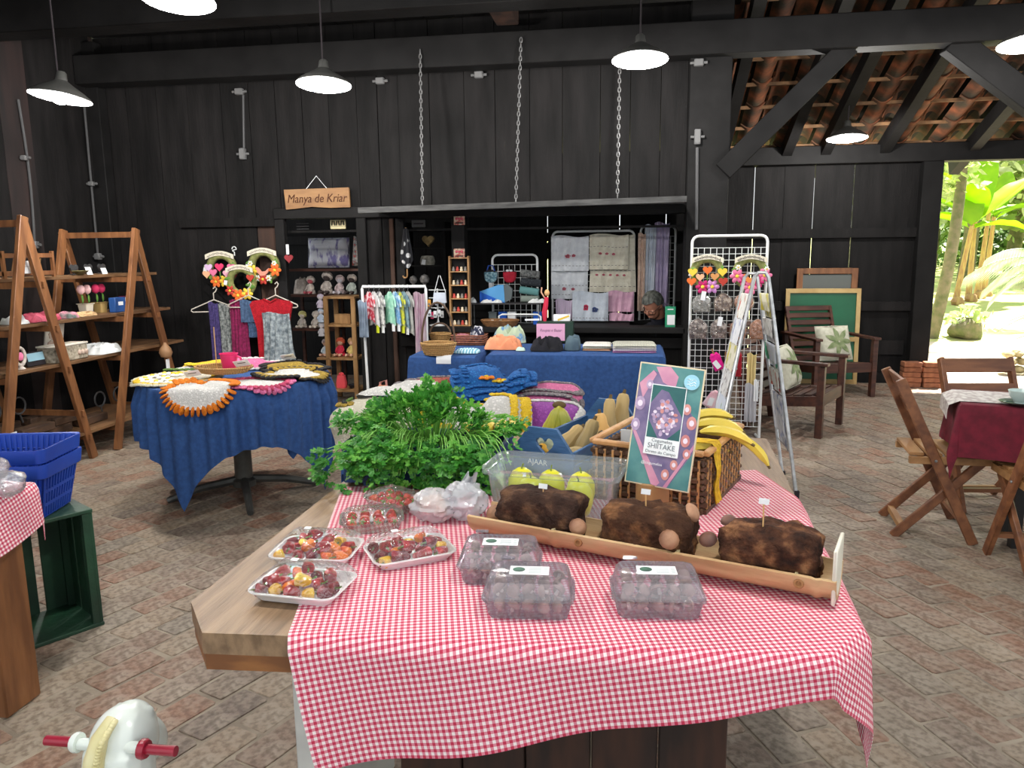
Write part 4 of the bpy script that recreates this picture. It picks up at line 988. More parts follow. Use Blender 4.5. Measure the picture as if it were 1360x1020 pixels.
def keep_out(vs):
    L_ = [p-pcx for p in vs]; n = len(L_); cen = sum(L_, V((0, 0, 0)))/n; lo = min(p.z for p in L_)
    h = HBi @ (cen+pcx)
    if abs(h.x) < hw/2+.035 and abs(h.y) < hl/2+.035 and h.z < .20: return None
    if (V((cen.x+pcx.x, cen.y+pcx.y))-V((-.680, 2.075))).length < .14 and cen.z < .09: return None
    if (V((cen.x+pcx.x, cen.y+pcx.y))-V((-.40, 2.52))).length < .2 and cen.y > -.01 and cen.x > .05 and cen.z < .28: return None     # the bananas' place
    q = TR.inverted() @ (cen+pcx-tc_)
    if abs(q.x) < .225 and abs(q.y) < .145 and q.z < .18: return None
    if lo < .145:
        if cen.y < -.118: L_ = [V((p.x, min(p.y, -.1365), p.z)) for p in L_]
        elif cen.y > .118: L_ = [V((p.x, max(p.y, .1265), p.z)) for p in L_]
        elif cen.x < -.258: L_ = [V((min(p.x, -.2665), p.y, p.z)) for p in L_]
        elif cen.x > .258: return None
        else: L_ = [V((max(-.244, min(.244, p.x)), max(-.1035, min(.1035, p.y)), p.z)) for p in L_]
    return [V((p.x, p.y, max(.0025 if (cen.y < -.118 or cen.x < -.258) else .012, p.z)))+pcx for p in L_]
def pleaf(mb, c, d, n, s_):
    d = d.normalized(); sd = d.cross(n); sd = sd.normalized() if sd.length > 1e-4 else d.orthogonal().normalized(); n = sd.cross(d).normalized()
    for a, l in ((0, 1), (.95, .8), (-.95, .8)):
        dd = (d*cos(a)+sd*sin(a)); ss = dd.cross(n).normalized()
        L_ = s_*l; w_ = s_*.42*l; b = c+dd*s_*.08
        vs = [b, b+dd*L_*.35+ss*w_*.7, b+dd*L_*.55+ss*w_*.42, b+dd*L_*.75+ss*w_*.75, b+dd*L_*.85+ss*w_*.25, b+dd*L_+n*s_*.1, b+dd*L_*.85-ss*w_*.25, b+dd*L_*.75-ss*w_*.75, b+dd*L_*.55-ss*w_*.42, b+dd*L_*.35-ss*w_*.7, b+dd*L_*.5-n*s_*.06]
        vs = keep_out(vs)
        if vs: mb.add(vs, [(0, 1, 2, 10), (2, 3, 4, 10), (4, 5, 6, 10), (6, 7, 8, 10), (8, 9, 0, 10)])
for i in range(270):
    a = rnd.uniform(0, 2*pi); r_ = rnd.random()**.55; e = V((.29*r_*cos(a)+.02, .20*r_*sin(a)-.03, 0)); top = .265*(1-.72*r_**2.2)+rnd.uniform(-.03, .03)
    if e.x > 0: top *= 1-.22*e.x/.3
    s0 = pcx+V((e.x*.25, e.y*.3, .04)); s1 = pcx+V((e.x, e.y, max(.05, top)))
    if rnd.random() < (.42 if e.x > -.1 else .25): s1 = pcx+V((e.x*1.05, rnd.uniform(-.20, -.15), rnd.uniform(.03, .16)))
    if i % 30 == 0: s1 = pcx+V((-.29, -.17, rnd.uniform(.05, .13)))
    mid = s0.lerp(s1, .55)+V((0, 0, .05))
    if s1.y-pcx.y < -.11 and s1.z-pcx.z < .2: mid = pcx+V((e.x*.85, -.13, .265))
    elif abs(s1.x-pcx.x) > .24 and s1.z-pcx.z < .2: s1.z = pcx.z+.2; mid = pcx+V((e.x*.7, e.y*.7, .26))
    pts = [s0*(1-t)**2+mid*2*t*(1-t)+s1*t*t for t in [q/6 for q in range(7)]]
    pts = [V((max(-.243, min(.243, p.x-pcx.x))+pcx.x, max(-.102, min(.102, p.y-pcx.y))+pcx.y, p.z)) if p.z < pcx.z+.142 and abs(p.y-pcx.y) < .117 and abs(p.x-pcx.x) < .257 else (V((p.x, min(p.y, pcx.y-.139), max(p.z, pcx.z+.005))) if p.z < pcx.z+.142 and p.y < pcx.y else p) for p in pts]
    if min((HBi @ p).z for p in pts[4:]) < .2 and any(abs((HBi @ p).x) < hw/2+.02 and abs((HBi @ p).y) < hl/2+.02 for p in pts): continue
    if any(-.06 < p.x-pcx.x-.18 < .11 and .05 < p.y-pcx.y < .19 and p.z-pcx.z < .2 for p in pts): continue
    ins = [abs(p.y-pcx.y) < .115 and abs(p.x-pcx.x) < .255 for p in pts]
    for q in range(6):
        if ins[q] != ins[q+1]: pts[q].z = max(pts[q].z, pcx.z+.152); pts[q+1].z = max(pts[q+1].z, pcx.z+.152)
    stem.tube(pts, [.0028, .0026, .0024, .002, .0018, .0015, .001], 5)
    dirn = (pts[-1]-pts[-3]).normalized()
    for k in range(9):
        dd = (dirn+V((rnd.uniform(-1, 1), rnd.uniform(-1, 1), rnd.uniform(-.6, .6)))*.9).normalized(); b = pts[-1-(k % 4 > 2)]+dd*rnd.uniform(.008, .04)
        pleaf(leaf[rnd.random() < .38], b, dd, V((rnd.uniform(-.5, .5), rnd.uniform(-.9, .1), 1)).normalized(), rnd.uniform(.018, .032))
for q, m in zip(leaf, PARS): o = q.build('leaves', m, pb, world=True, smooth=False); o['kind'] = 'stuff'
o = stem.build('stems', PSTEM, pb, world=True); o['kind'] = 'stuff'

# ================================================================ crochet table behind the market table
ct = thing('folding_table', 'table under a blue cloth carrying the heap of crochet mats', 'table', (-.78, 3.72, 0))
CP = [(-1.30, 3.28), (-.28, 3.42), (-.36, 4.28), (-1.34, 4.14)]
MB().prism(CP, .03, None, (0, 0, .715)).build('table_top', PINE, ct, world=True)
for x, y_ in CP: c = V((x, y_, 0)).lerp(V((-.82, 3.78, 0)), .12); MB().bar(c, c+V((0, 0, .715)), .04, .04).build('leg', DARKWOOD, ct, world=True)
cp2 = P2(CP); cc = V((-.82, 3.78))
MB().grid(lambda u, v: drape_poly(cp2, .747, cc+V(((u-.5)*1.55, (v-.5)*1.5)), out=.01, amp=.035, k=18), 60, 60, thick=.002).single('tablecloth', BLUECL, 'blue cloth on the table under the crochet mats', 'tablecloth')
HF = HeightField(-2.0, 2.7, .5, 4.9)
def crochet(px, py, z0, wx, wy, rot, h, m, mt, label, extra=None, lumps=.02):
    """puffy folded crochet piece with scalloped border: lies on what is below it and hangs over the table edge"""
    c = Zp(px, py, z0+h*.6); t = thing('crochet_mat', label, 'crochet mat', (c.x, c.y, z0), rot, group=None); Bf = HF.base(2, 7); M2_ = Matrix.Rotation(rot, 2)
    def plan(u, v):
        a, b = 2*u-1, 2*v-1; rr = min(1, (abs(a)**3.2+abs(b)**3.2)**(1/3.2)); e = max(0, 1-rr**3); k = max(abs(a), abs(b)); q = sqrt(a*a+b*b) or 1; sq_ = k/q*.35+.65
        x, y_ = a*wx/2*sq_, b*wy/2*sq_; return V((c.x, c.y))+M2_ @ V((x, y_)), max(.004, .42*h*e**.5+lumps*.5*noise.noise(V((x*8, y_*8, px)))*e)+.004
    def fn(u, v, up_=0):
        P, zz = plan(u, v); th = Bf(P.x, P.y)+zz+up_; d, q, s_ = near_poly(P, cp2)
        if d < 1e-6: return V((P.x, P.y, z0+th)), V((0, 0, 1))
        dn = (P-q).normalized(); th2 = th+.022; a = min(pi/2, d/th2); z_ = z0-.022+th2*cos(a)-max(0, d-th2*pi/2); o = .004+th2*sin(a)+.02*min(1, d/.2)
        return V((q.x+dn.x*o, q.y+dn.y*o, z_)), V((dn.x*sin(a), dn.y*sin(a), cos(a)))
    MB().grid(lambda u, v: fn(u, v)[0], 40, 40).build('body', m, t, world=True)
    if mt:
        mb = MB(); n = 54
        for i in range(n):
            s_ = i/n*4; sd = int(s_); f = s_-sd; uv = [(f, 0), (1, f), (1-f, 1), (0, 1-f)][sd]
            for k_, (rr, sz, tk) in enumerate(((.90, .026, .009), (.70, .019, .007))):
                p, n_ = fn(.5+(uv[0]-.5)*rr, .5+(uv[1]-.5)*rr, tk); mb.ell(p, (sz, sz, tk), 8, 6, frame(n_.orthogonal(), n_), nz=.3, nsc=50)
                P, zz = plan(.5+(uv[0]-.5)*rr, .5+(uv[1]-.5)*rr); HFq.append((P.x, P.y, Bf(P.x, P.y)+zz+2.2*tk, sz*.7))
        mb.build('border', mt, t, world=True)
    for (u, v, m1, m2) in extra or []:
        p, n_ = fn(u, v, .006); T = frame(n_.orthogonal(), n_); mb = MB()
        for k in range(6): a = k*pi/3; mb.ell(p+T @ V((.028*cos(a), .028*sin(a), 0)), (.02, .015, .008), 8, 5, T @ rotz(a))
        fl = mb.build('flower', m1, t, world=True); MB().ell(p+n_*.006, (.014, .014, .008), 8, 5, T).build('flower_centre', m2, fl, world=True); P, zz = plan(u, v); HFq.append((P.x, P.y, Bf(P.x, P.y)+zz+.02, .045))
    for i in range(61):
        for j in range(61): P, zz = plan(i/60, j/60); HFq.append((P.x, P.y, Bf(P.x, P.y)+zz+.002, .008))
    for q in HFq: HF.stamp(*q)
    HFq.clear()
    return t
HFq = []
def yarn(n, a, b, sc=55, c3=None, lo=.35, hi=.6): return mat('yarn_'+n, a, b, sc=sc, rough=.95, bump=1, bsc=150, kind='voro' if c3 is None else 'noise', lo=lo if c3 else .08, hi=hi if c3 else .42, c3=c3)
Ycream = yarn('cream', (232, 228, 212), (196, 190, 170)); Yyel = yarn('yellow', (246, 216, 66), (222, 184, 40)); Yrust = yarn('rust', (196, 104, 84), (150, 70, 58)); Yblue = yarn('blue', (44, 132, 200), (24, 90, 160)); Ypink = yarn('pink', (232, 142, 178), (206, 104, 150)); Ypurp = yarn('purple', (176, 96, 182), (140, 66, 150)); Ywhite = yarn('white', (240, 238, 234), (206, 204, 200)); Ygrey = yarn('grey', (176, 166, 166), (120, 112, 116)); Yor = yarn('orange', (238, 152, 32), (214, 116, 20)); Ydk = yarn('dark', (48, 44, 48), (30, 28, 30)); Ymust = yarn('mustard', (196, 164, 60), (150, 124, 44)); Yrose = yarn('rose', (216, 88, 120), (180, 60, 96)); Ygreen = yarn('green', (120, 150, 70), (86, 116, 50))
z0 = .752
crochet(590, 497, z0, .56, .36, .2, .17, Yrust, Ygrey, 'rust red crochet mat with grey border at the back of the heap')
crochet(735, 508, z0, .42, .34, -.15, .12, Ypink, Ygrey, 'pink crochet mat with grey edging at the back right of the heap')
crochet(655, 498, z0, .46, .36, .3, .18, Yblue, Yblue, 'bright blue crochet mat with yellow and orange flowers', extra=[(.55, .30, Yyel, Yor), (.40, .26, Yor, Yyel)])
crochet(517, 527, z0, .66, .50, .12, .14, Ycream, None, 'stack of folded cream crochet mats hanging over the table side', extra=[(.2, .4, Ymust, Ydk), (.16, .62, Ygreen, Ydk)])
crochet(530, 522, z0, .40, .34, .15, .09, Ywhite, None, 'folded off-white crochet mat on top of the cream stack')
crochet(722, 534, z0, .46, .44, -.2, .13, Ypurp, Ywhite, 'purple crochet mat with white lacy border')
crochet(628, 540, z0, .52, .40, .05, .13, Ywhite, Yyel, 'white crochet mat with thick yellow ruffled border', extra=[(.5, .25, Yyel, Yor), (.25, .4, Yyel, Yor)])
# ================================================================ blue tables before the counter
def blue_table(x0, x1, y0, y1, lab, labc, drop=.66):
    t = thing('trestle_table', lab, 'table', ((x0+x1)/2, (y0+y1)/2, 0))
    MB().box(((x0+x1)/2, (y0+y1)/2, .73), (x1-x0-.02, y1-y0-.02, .03)).build('table_top', PINE, t, world=True)
    for x in (x0+.06, x1-.06):
        for y_ in (y0+.06, y1-.06): MB().box((x, y_, .357), (.04, .04, .715)).build('leg', DARKWOOD, t, world=True)
    pol = P2([(x0, y0), (x1, y0), (x1, y1), (x0, y1)]); c = V(((x0+x1)/2, (y0+y1)/2)); W_, D_ = x1-x0+2*drop*.9, y1-y0+2*drop
    MB().grid(lambda u, v: drape_poly(pol, .7475, c+V(((u-.5)*W_, (v-.5)*D_)), out=.01, amp=.018, k=17), 70, 56, thick=.002).single('tablecloth', BLUECL, labc, 'tablecloth')
blue_table(-1.62, -1.13, 5.42, 6.1, 'small table under a blue cloth with the wicker baskets', 'blue cloth on the small table with the wicker baskets', .42)
blue_table(-1.07, .23, 5.58, 6.28, 'long table under a blue cloth before the counter', 'long blue cloth reaching the floor below the folded towels')
# ---- goods on the blue tables
WICK = mat('pale_wicker', (196, 156, 98), (140, 104, 60), sc=40, rough=.7, bump=.6, bsc=120, kind='wave'); WICKR = mat('red_wicker', (150, 92, 66), (104, 60, 44), sc=40, rough=.7, bump=.5, bsc=120)
def round_basket(c, rx, ry, h, label, m, handle=0, fill=None, fname=None):
    t = thing('round_basket', label, 'basket', c); D = Matrix.Diagonal((1, ry/rx, 1))
    for k in range(6):
        r_ = rx*(.78+.22*(k/5)**.7); zz = h*(k+.5)/6
        MB().tube([D @ V(((r_+.004*(1 if (i+k) % 2 else -1))*cos(i*2*pi/28), (r_+.004*(1 if (i+k) % 2 else -1))*sin(i*2*pi/28), zz)) for i in range(28)], h/12*1.05, 6, closed=True).build('weave_strand', m, t)
    MB().tube([D @ V(((rx*1.02)*cos(i*2*pi/28), (rx*1.02)*sin(i*2*pi/28), h)) for i in range(28)], h*.07+.004, 6, closed=True).build('rim', m, t)
    MB().lathe([(0, .004), (rx*.78, .004), (rx*.78, .010), (0, .010)], 20, D).build('bottom', m, t)
    if handle: MB().tube([V((rx*cos(a), 0, h+handle*sin(a))) for a in [pi*i/16 for i in range(17)]], .008, 6).build('handle', mat('dark_cane', (92, 72, 56), rough=.6), t)
    return t
zb = .752
round_basket(Zp(578, 468, zb+.03)+V((0, .1, -.03)), .125, .10, .085, 'pale wicker basket with a tall arched handle', WICK, .30)
round_basket(Zp(573, 458, zb)+V((0, .30, 0)), .09, .07, .06, 'small pale basket behind the tall-handled one', WICK, .09)
rb = Zp(616, 462, zb)+V((-.01, .27, 0)); rbt = thing('tray_basket', 'reddish rectangular wicker tray basket', 'basket', rb)
for k in range(4): MB().loft([rrect(.27, .2, .03, .012+k*.018), rrect(.285, .215, .03, .02+k*.018), rrect(.27, .2, .03, .028+k*.018)], cap0=False, cap1=False).build('weave_strand', WICKR, rbt)
MB().loft([rrect(.27, .2, .03, .002), rrect(.27, .2, .03, .01)]).build('bottom', WICKR, rbt)
def pile(c, w_, d_, h, m, label, name='folded_cloth', cat='cloth', seed=1, cr=.02, n=26, nsc=14):
    """crumpled heap of cloth"""
    mb = MB()
    def fn(u, v):
        a, b = 2*u-1, 2*v-1; e = max(0, 1-max(abs(a), abs(b))**4); x, y_ = a*w_/2*(1-.12*b*b), b*d_/2*(1-.12*a*a)
        f = 1-2*abs(noise.noise(V((x*nsc, y_*nsc*1.3, seed*3.7)))*1.4)+.3*noise.noise(V((x*nsc*2.3, y_*nsc*2.3, seed)))-.3
        return c+V((x+cr*.4*f, y_, .002+h*e**.6*(.68+.5*f+.05*noise.noise(V((x*45, y_*45, seed))))))
    mb.grid(fn, 44, 44); 
    return mb.single(name, m, label, cat)
pile(V((rb.x-.06, rb.y, rb.z+.012)), .12, .16, .075, mat('rose_cloth', (176, 112, 124), rough=.9), 'dusty rose cloth lying in the reddish tray basket', seed=4)
pile(V((rb.x+.06, rb.y, rb.z+.012)), .115, .15, .13, mat('navy_white_print', (34, 40, 66), (206, 206, 212), sc=26, rough=.9, lo=.5, hi=.58), 'bundle of navy and white print cloth in the tray basket', seed=5)
pile(Zp(618, 470, zb)+V((-.005, .08, 0)), .20, .15, .03, mat('aqua_stripe', (196, 222, 232), (104, 166, 190), sc=14, rough=.9, kind='stripe'), 'folded aqua and white striped towels on the small blue table', seed=6, cr=.005)
MB().grid(lambda u, v: drape_poly(P2([(-1.62, 5.42), (-1.13, 5.42), (-1.13, 6.1), (-1.62, 6.1)]), .756, V((-1.36+(u-.5)*.11, 5.42+(v-.65)*.10)), out=.016, amp=0), 8, 8, thick=.001).single('paper_sheet', PAPER, 'white paper sheet bent over the edge of the small blue table', 'paper')
PEACH = mat('peach_cloth', (240, 164, 124), (222, 138, 100), sc=6, rough=.95)
pile(Zp(662, 466, zb)+V((.01, .15, 0)), .29, .20, .10, PEACH, 'crumpled peach clothing heaped on the long blue table', 'clothing_pile', 'clothing', seed=7)
pile(Zp(663, 462, zb)+V((.02, .36, 0)), .28, .12, .14, mat('pale_green_print', (186, 200, 170), (96, 140, 180), sc=16, rough=.9, lo=.5, hi=.6), 'pale green printed cloth standing behind the peach clothing', seed=8)
pile(Zp(683, 466, zb)+V((.045, .02, 0)), .07, .07, .03, mat('mint_cloth', (198, 222, 206), rough=.9), 'mint cloth peeping out beside the peach clothing', seed=9)
pile(Zp(725, 468, zb)+V((-.01, .14, 0)), .25, .20, .10, mat('black_cloth', (28, 28, 36), (18, 18, 24), sc=8, rough=.95), 'heap of black clothing below the pink sign', 'clothing_pile', 'clothing', seed=10)
pile(Zp(758, 467, zb)+V((0, .14, 0)), .12, .18, .11, mat('slate_cloth', (92, 112, 122), (70, 88, 100), sc=8, rough=.95), 'slate blue garment rolled beside the black clothing', 'clothing_pile', 'clothing', seed=11)
TOWC = [((226, 222, 214), (200, 196, 190)), ((214, 170, 140), (200, 150, 120)), ((232, 226, 236), (206, 196, 214)), ((190, 140, 190), (168, 116, 168)), ((196, 196, 180), (150, 150, 140))]
def towel_stack(c, w_, d_, cols, label, rz=0):
    for i, k in enumerate(cols):
        mb = MB(); z_ = i*.016; M = rotz(rz+.02*(i % 2))
        mb.grid(lambda u, v: c+M @ V(((u-.5)*w_, (v-.5)*d_, z_+.015*(1-abs(2*v-1)**6)**.5*(1-abs(2*u-1)**10)**.5+.002)), 20, 14)
        mb.single('folded_towel', mat('towel_%d' % k, *TOWC[k], sc=30, rough=.95, bump=.4, bsc=90, kind='wave'), '%s folded towel, %s in %s' % (['off-white', 'tan', 'white', 'mauve', 'grey-green'][k], ['at the bottom', 'second from the bottom', 'third from the bottom', 'on top'][i], label), 'towel')
towel_stack(Zp(792, 467, zb)+V((0, .16, 0)), .215, .22, (1, 4, 0), 'the towel stack beside the slate garment'); towel_stack(Zp(842, 469, zb)+V((0, .14, 0)), .32, .26, (3, 2, 0, 4), 'the towel stack at the table corner', .03)
# pink paper sign on a green box, doll and leaflet box
sg = thing('sign_box', 'dark green box with a pink handwritten paper sign', 'sign', Zp(724, 462, zb)+V((.02, .36, 0)))
MB().box((.02, .07, .085), (.30, .12, .17), bev=.004).build('box', mat('dark_green_box', (22, 52, 40), rough=.7), sg)
pp = MB().box((-.015, .005, .085), (.235, .002, .14)).build('paper', mat('pink_paper', (222, 166, 196), rough=.9), sg)
text('Roupas e Bazar', .034, mat('pencil', (120, 84, 110), rough=.9), pp, Matrix.Translation((-.015, .0035, .10)) @ Matrix.Rotation(pi/2, 4, 'X'), ext=.0003, font_shear=.25, sx=.85)
lb = thing('leaflet_box', 'white leaflet box with a yellow diagonal stroke on top of the green box', 'box', V((Yp(742, 437, 6.1).x, sg.location.y+.08, .923)))
MW[lb.name] = Matrix.Translation(lb.location)
MB().box((0, 0, .028), (.14, .05, .055), bev=.003).build('carton', PAPER, lb); MB().box((.015, -.0265, .028), (.10, .001, .014), Matrix.Rotation(-.35, 3, 'Y')).build('print', mat('leaflet_yellow', (226, 190, 60), rough=.8), lb)
SKIN = mat('doll_skin', (216, 168, 140), rough=.7); REDC = mat('doll_red', (206, 40, 70), rough=.8)
def doll(c, s_, dress, hood, label, skin=SKIN, sit=True, rz=0, sl=.72):
    t = thing('rag_doll', label, 'doll', c, rz); k = s_
    MB().lathe([(.0, .0), (.34*k*sl, .02*k), (.30*k*sl, .2*k), (.17*k*sl, .45*k), (.10*k, .55*k), (0, .56*k)], 14).build('dress', dress, t)
    MB().ell((0, 0, .70*k), (.155*k, .15*k, .17*k), 14, 10).build('head', skin, t)
    if hood: MB().lathe([(.17*k, -.10*k), (.235*k, -.02*k), (.22*k, .10*k), (.12*k, .2*k), (0, .23*k)], 14, Matrix.Rotation(-.75, 3, 'X'), (0, .05*k, .73*k)).build('bonnet', hood, t)
    for sd in (-1, 1):
        MB().tube([(sd*.14*k*sl, 0, .47*k), (sd*.27*k*sl, -.08*k, .33*k), (sd*.24*k*sl, -.2*k, .22*k)], [.06*k, .055*k, .05*k], 8).build('arm', dress, t)
        if sit: MB().tube([(sd*.13*k*sl, -.15*k, .09*k), (sd*.18*k*sl, -.42*k, .085*k), (sd*.19*k*sl, -.52*k, .12*k)], [.075*k, .065*k, .07*k], 8).build('leg', skin, t)
        MB().ell((sd*.055*k, -.142*k, .72*k), .014*k, 6, 5).build('eye', INK, t)
    return t
dl = Yp(722, 428, 6.2); t = thing('figurine', 'slim red figurine standing on the green box with one arm raised', 'figurine', V((dl.x, sg.location.y+.07, .923)))
MB().tube([(-.01, 0, 0), (-.012, 0, .07), (0, 0, .15), (.005, 0, .2)], [.014, .022, .02, .016], 10).build('body', REDC, t); MB().ell((.008, 0, .235), (.022, .022, .028), 12, 8).build('head', mat('figurine_head', (226, 176, 120), rough=.6), t); MB().tube([(-.008, 0, .19), (-.04, 0, .24), (-.035, 0, .28)], .006, 6).build('arm', SKIN, t)
MB().box((-.12, .02, .01), (.12, .05, .012), rotz(.2)).build('card', PAPER, t)

# ================================================================ racks
def grid_rack(p, ex_, w_, h, nx, nz, label, z0=.0, r=.011, low=.0, feet=True):
    M = frame(ex_); t = thing('wire_rack', label, 'rack', p, M=M); rr = .05
    pts = [V((0, 0, 0)), V((0, 0, h-rr))]+[V((rr-rr*cos(a), 0, h-rr+rr*sin(a))) for a in [pi/2*i/5 for i in range(1, 6)]]+[V((w_-rr+rr*sin(a), 0, h-rr+rr*cos(a))) for a in [pi/2*i/5 for i in range(0, 6)]]+[V((w_, 0, 0))]
    MB().tube(pts, r, 10).build('frame_tube', WHITEP, t)
    a, b = low, h-.09
    mb = MB()
    for i in range(1, nx): mb.tube([(w_*i/nx, 0, a), (w_*i/nx, 0, b)], .0026, 5)
    for j in range(nz+1): zz = a+(b-a)*j/nz; mb.tube([(0, 0, zz), (w_, 0, zz)], .0026, 5)
    mb.build('wire_mesh', WHITEP, t)
    if feet:
        for x in (0, w_): MB().tube([(x, -.2, .012), (x, .2, .012)], .011, 8).build('foot', WHITEP, t)
    return t
grid_rack(V((.44, 6.13, 0)), (1, -.02, 0), .555, 1.60, 12, 30, 'tall white wire rack hung with wreaths and shiny bags', low=.12)
# counter worktop behind the ledge and racks standing on it
ctop = MB().box((-1.04, 7.3, .82), (2.02, .82, .035)).build('trim_90', BLACKB); struct(ctop)
struct(MB().box((.20, 7.56, .82), (.44, .30, .035)).build('trim_92', BLACKB))
for x in (-1.9, .3): struct(MB().box((x, 7.6, .4), (.08, .08, .8)).build('trim_91', BLACKB))
g2 = grid_rack(V((-1.30, 7.12, .838)), (1, 0, 0), .42, .63, 8, 9, 'small white wire rack with pouches on the counter', feet=False)
g3 = grid_rack(V((-.76, 7.34, .838)), (1, 0, 0), .76, .84, 14, 12, 'wide white wire rack pegged with embroidered towels', feet=False)
g4 = grid_rack(V((.06, 7.45, .838)), (.75, .5, 0), .40, .88, 7, 12, 'angled white wire rack with long shawls', feet=False)
def hang(x0, x1, y0, y1, Y, m, label, name='hanging_towel', cat='towel', waves=3, amp=.008, taper=1, deco=None, fringe=None, group=None, th=.003, hem=.0):
    a, b, c, d = Yp(x0, y0, Y), Yp(x1, y0, Y), Yp(x0, y1, Y), Yp(x1, y1, Y)
    w_ = (b-a).length; h = a.z-c.z; t = thing(name, label, cat, V(((a.x+b.x)/2, Y, c.z)), group=group)
    def fn(u, v):
        x = (u-.5)*w_*(taper+(1-taper)*v); return V((x, amp*sin(u*waves*2*pi+1)*(.3+.7*v)-.004*v+(amp*.5*sin(u*31+v*3)), h*(1-v)+hem*sin(u*9)*v+.01*(1-v)*sin(u*pi*2)))
    MB().grid(fn, 22, 14, thick=-th).build('cloth', m, t)
    if deco:
        for (u, v, s_, mm, kind) in deco:
            p = fn(u, v)+V((0, -.004-amp*.3, 0))
            if kind == 'dash':
                mb = MB()
                for i in range(11): q = fn(.04+.92*i/10, v)+V((0, -.003, 0)); mb.box(q, (w_*.05, .002, .004))
                mb.build('stitching', mm, t)
            else:
                mb = MB()
                for k in range(5): an = k*1.256+.3; mb.prism(disc(s_*.45, 8, s_*.3, (s_*.5*cos(an), s_*.5*sin(an)*.7)), .0015, Matrix.Rotation(pi/2, 3, 'X'), p)
                mb.build('embroidery', mm, t)
    if fringe:
        mb = MB()
        for i in range(24): q = fn(i/23, 1); mb.tube([q, q+V((R(-.01, .01), R(-.01, .01), -fringe))], .0022, 4)
        mb.build('fringe', m, t)
    return t
EMB = mat('red_embroidery', (196, 96, 112), rough=.9); EMBD = mat('stitch_grey', (110, 104, 110), rough=.9)
TW = mat('towel_white', (224, 228, 232), (206, 210, 216), sc=20, rough=.95, bump=.5, bsc=120); TCR = mat('towel_cream', (222, 218, 200), (204, 198, 178), sc=20, rough=.95, bump=.5, bsc=120)
TPK = mat('towel_pink', (224, 180, 200), (206, 156, 182), sc=18, rough=.95, bump=.4, bsc=100); TPU = mat('towel_lilac', (196, 168, 200), (226, 214, 230), sc=24, rough=.95, kind='stripe')
TBL = mat('towel_ice', (206, 214, 224), (190, 198, 210), sc=18, rough=.95, bump=.4, bsc=100)
hang(732, 781, 314, 397, 7.27, TW, 'white towel with pink embroidery, lower layer of the white pair', deco=[(.35, .84, .025, EMB, 'f'), (.6, .84, .02, EMB, 'f'), (0, .78, 0, EMBD, 'dash'), (0, .93, 0, EMBD, 'dash')])
hang(732, 782, 314, 360, 7.22, TW, 'white towel with a pink embroidered sprig, upper layer of the white pair', deco=[(.45, .58, .03, EMB, 'f'), (.6, .55, .022, EMB, 'f'), (0, .85, 0, EMBD, 'dash')])
hang(783, 846, 312, 388, 7.28, TCR, 'cream towel with five little crabs, lower layer of the cream pair', taper=.9, deco=[(.15+.15*i, .70, .016, EMB, 'f') for i in range(5)]+[(0, .62, 0, EMBD, 'dash'), (0, .9, 0, EMBD, 'dash')])
hang(783, 835, 312, 358, 7.22, TCR, 'cream towel with three little crabs, upper layer of the cream pair', deco=[(.28+.17*i, .55, .018, EMB, 'f') for i in range(3)]+[(0, .35, 0, EMBD, 'dash'), (0, .88, 0, EMBD, 'dash')])
hang(760, 808, 388, 426, 7.18, TBL, 'pale blue towel with two big flowers near the counter ledge', deco=[(.38, .55, .045, mat('emb_rose', (196, 60, 90), rough=.9), 'f'), (.62, .6, .04, mat('emb_blue', (70, 84, 130), rough=.9), 'f'), (0, .9, 0, EMBD, 'dash')])
hang(808, 842, 387, 414, 7.24, TPK, 'pink towel hanging below the cream pair'); hang(809, 842, 416, 426, 7.22, TPK, 'short pink towel resting on the counter ledge'); hang(738, 761, 398, 424, 7.24, TPU, 'lilac striped towel below the white pair')
hang(848, 858, 310, 413, 7.3, mat('shawl_beige', (222, 198, 182), (206, 178, 160), sc=30, rough=.95, bump=.8, bsc=90), 'long beige lacy scarf at the angled rack', 'scarf', 'scarf', waves=2, amp=.012)
hang(857, 872, 299, 398, 7.32, TBL, 'long ice-white shawl on the angled rack', 'shawl', 'shawl', waves=2, amp=.012); hang(870, 890, 296, 402, 7.34, mat('shawl_lilac', (190, 178, 206), (166, 154, 186), sc=12, rough=.95), 'lilac shawl with ragged fringe on the angled rack', 'shawl', 'shawl', waves=3, amp=.015, fringe=.05)
# pouches and textiles on the small rack
def pouch(px, py, Y, w_, h, m, label, strap=None, bow=None, tagp=None):
    c = Yp(px, py, Y); t = thing('pouch', label, 'pouch', c)
    prof = [(x*w_/2, -h*.55*sqrt(max(0, 1-abs(x)**2.6))) for x in [1-2*i/14 for i in range(15)]]+[(-w_/2, h*.3), (0, h*.36), (w_/2, h*.3)]
    mb = MB(); prof = prof[::-1]
    for k, (s_, y_) in enumerate(((.86, -.022), (1, -.012), (1, .012), (.86, .022))): pass
    mb.loft([[V((x*s_, y_, z_*s_)) for x, z_ in prof] for s_, y_ in ((.8, -.028), (.97, -.018), (1, 0), (.97, .018))]); mb.build('body', m, t)
    MB().tube([(-w_*.48, -.02, h*.29), (0, -.024, h*.33), (w_*.48, -.02, h*.29)], .005, 6).build('zip', INK, t)
    if strap: MB().tube([(-w_*.3, 0, h*.3), (-w_*.18, 0, h*.75), (w_*.15, 0, h*.78), (w_*.3, 0, h*.3)], .006, 6).build('strap', strap, t)
    if bow:
        for sd in (-1, 1): MB().ell((sd*.016, -.03, h*.38), (.016, .008, .011), 8, 6).build('bow', bow, t)
    if tagp: MB().box((0, -.035, -h*.75), (.03, .001, .05)).build('tag', PAPER, t)
    return t
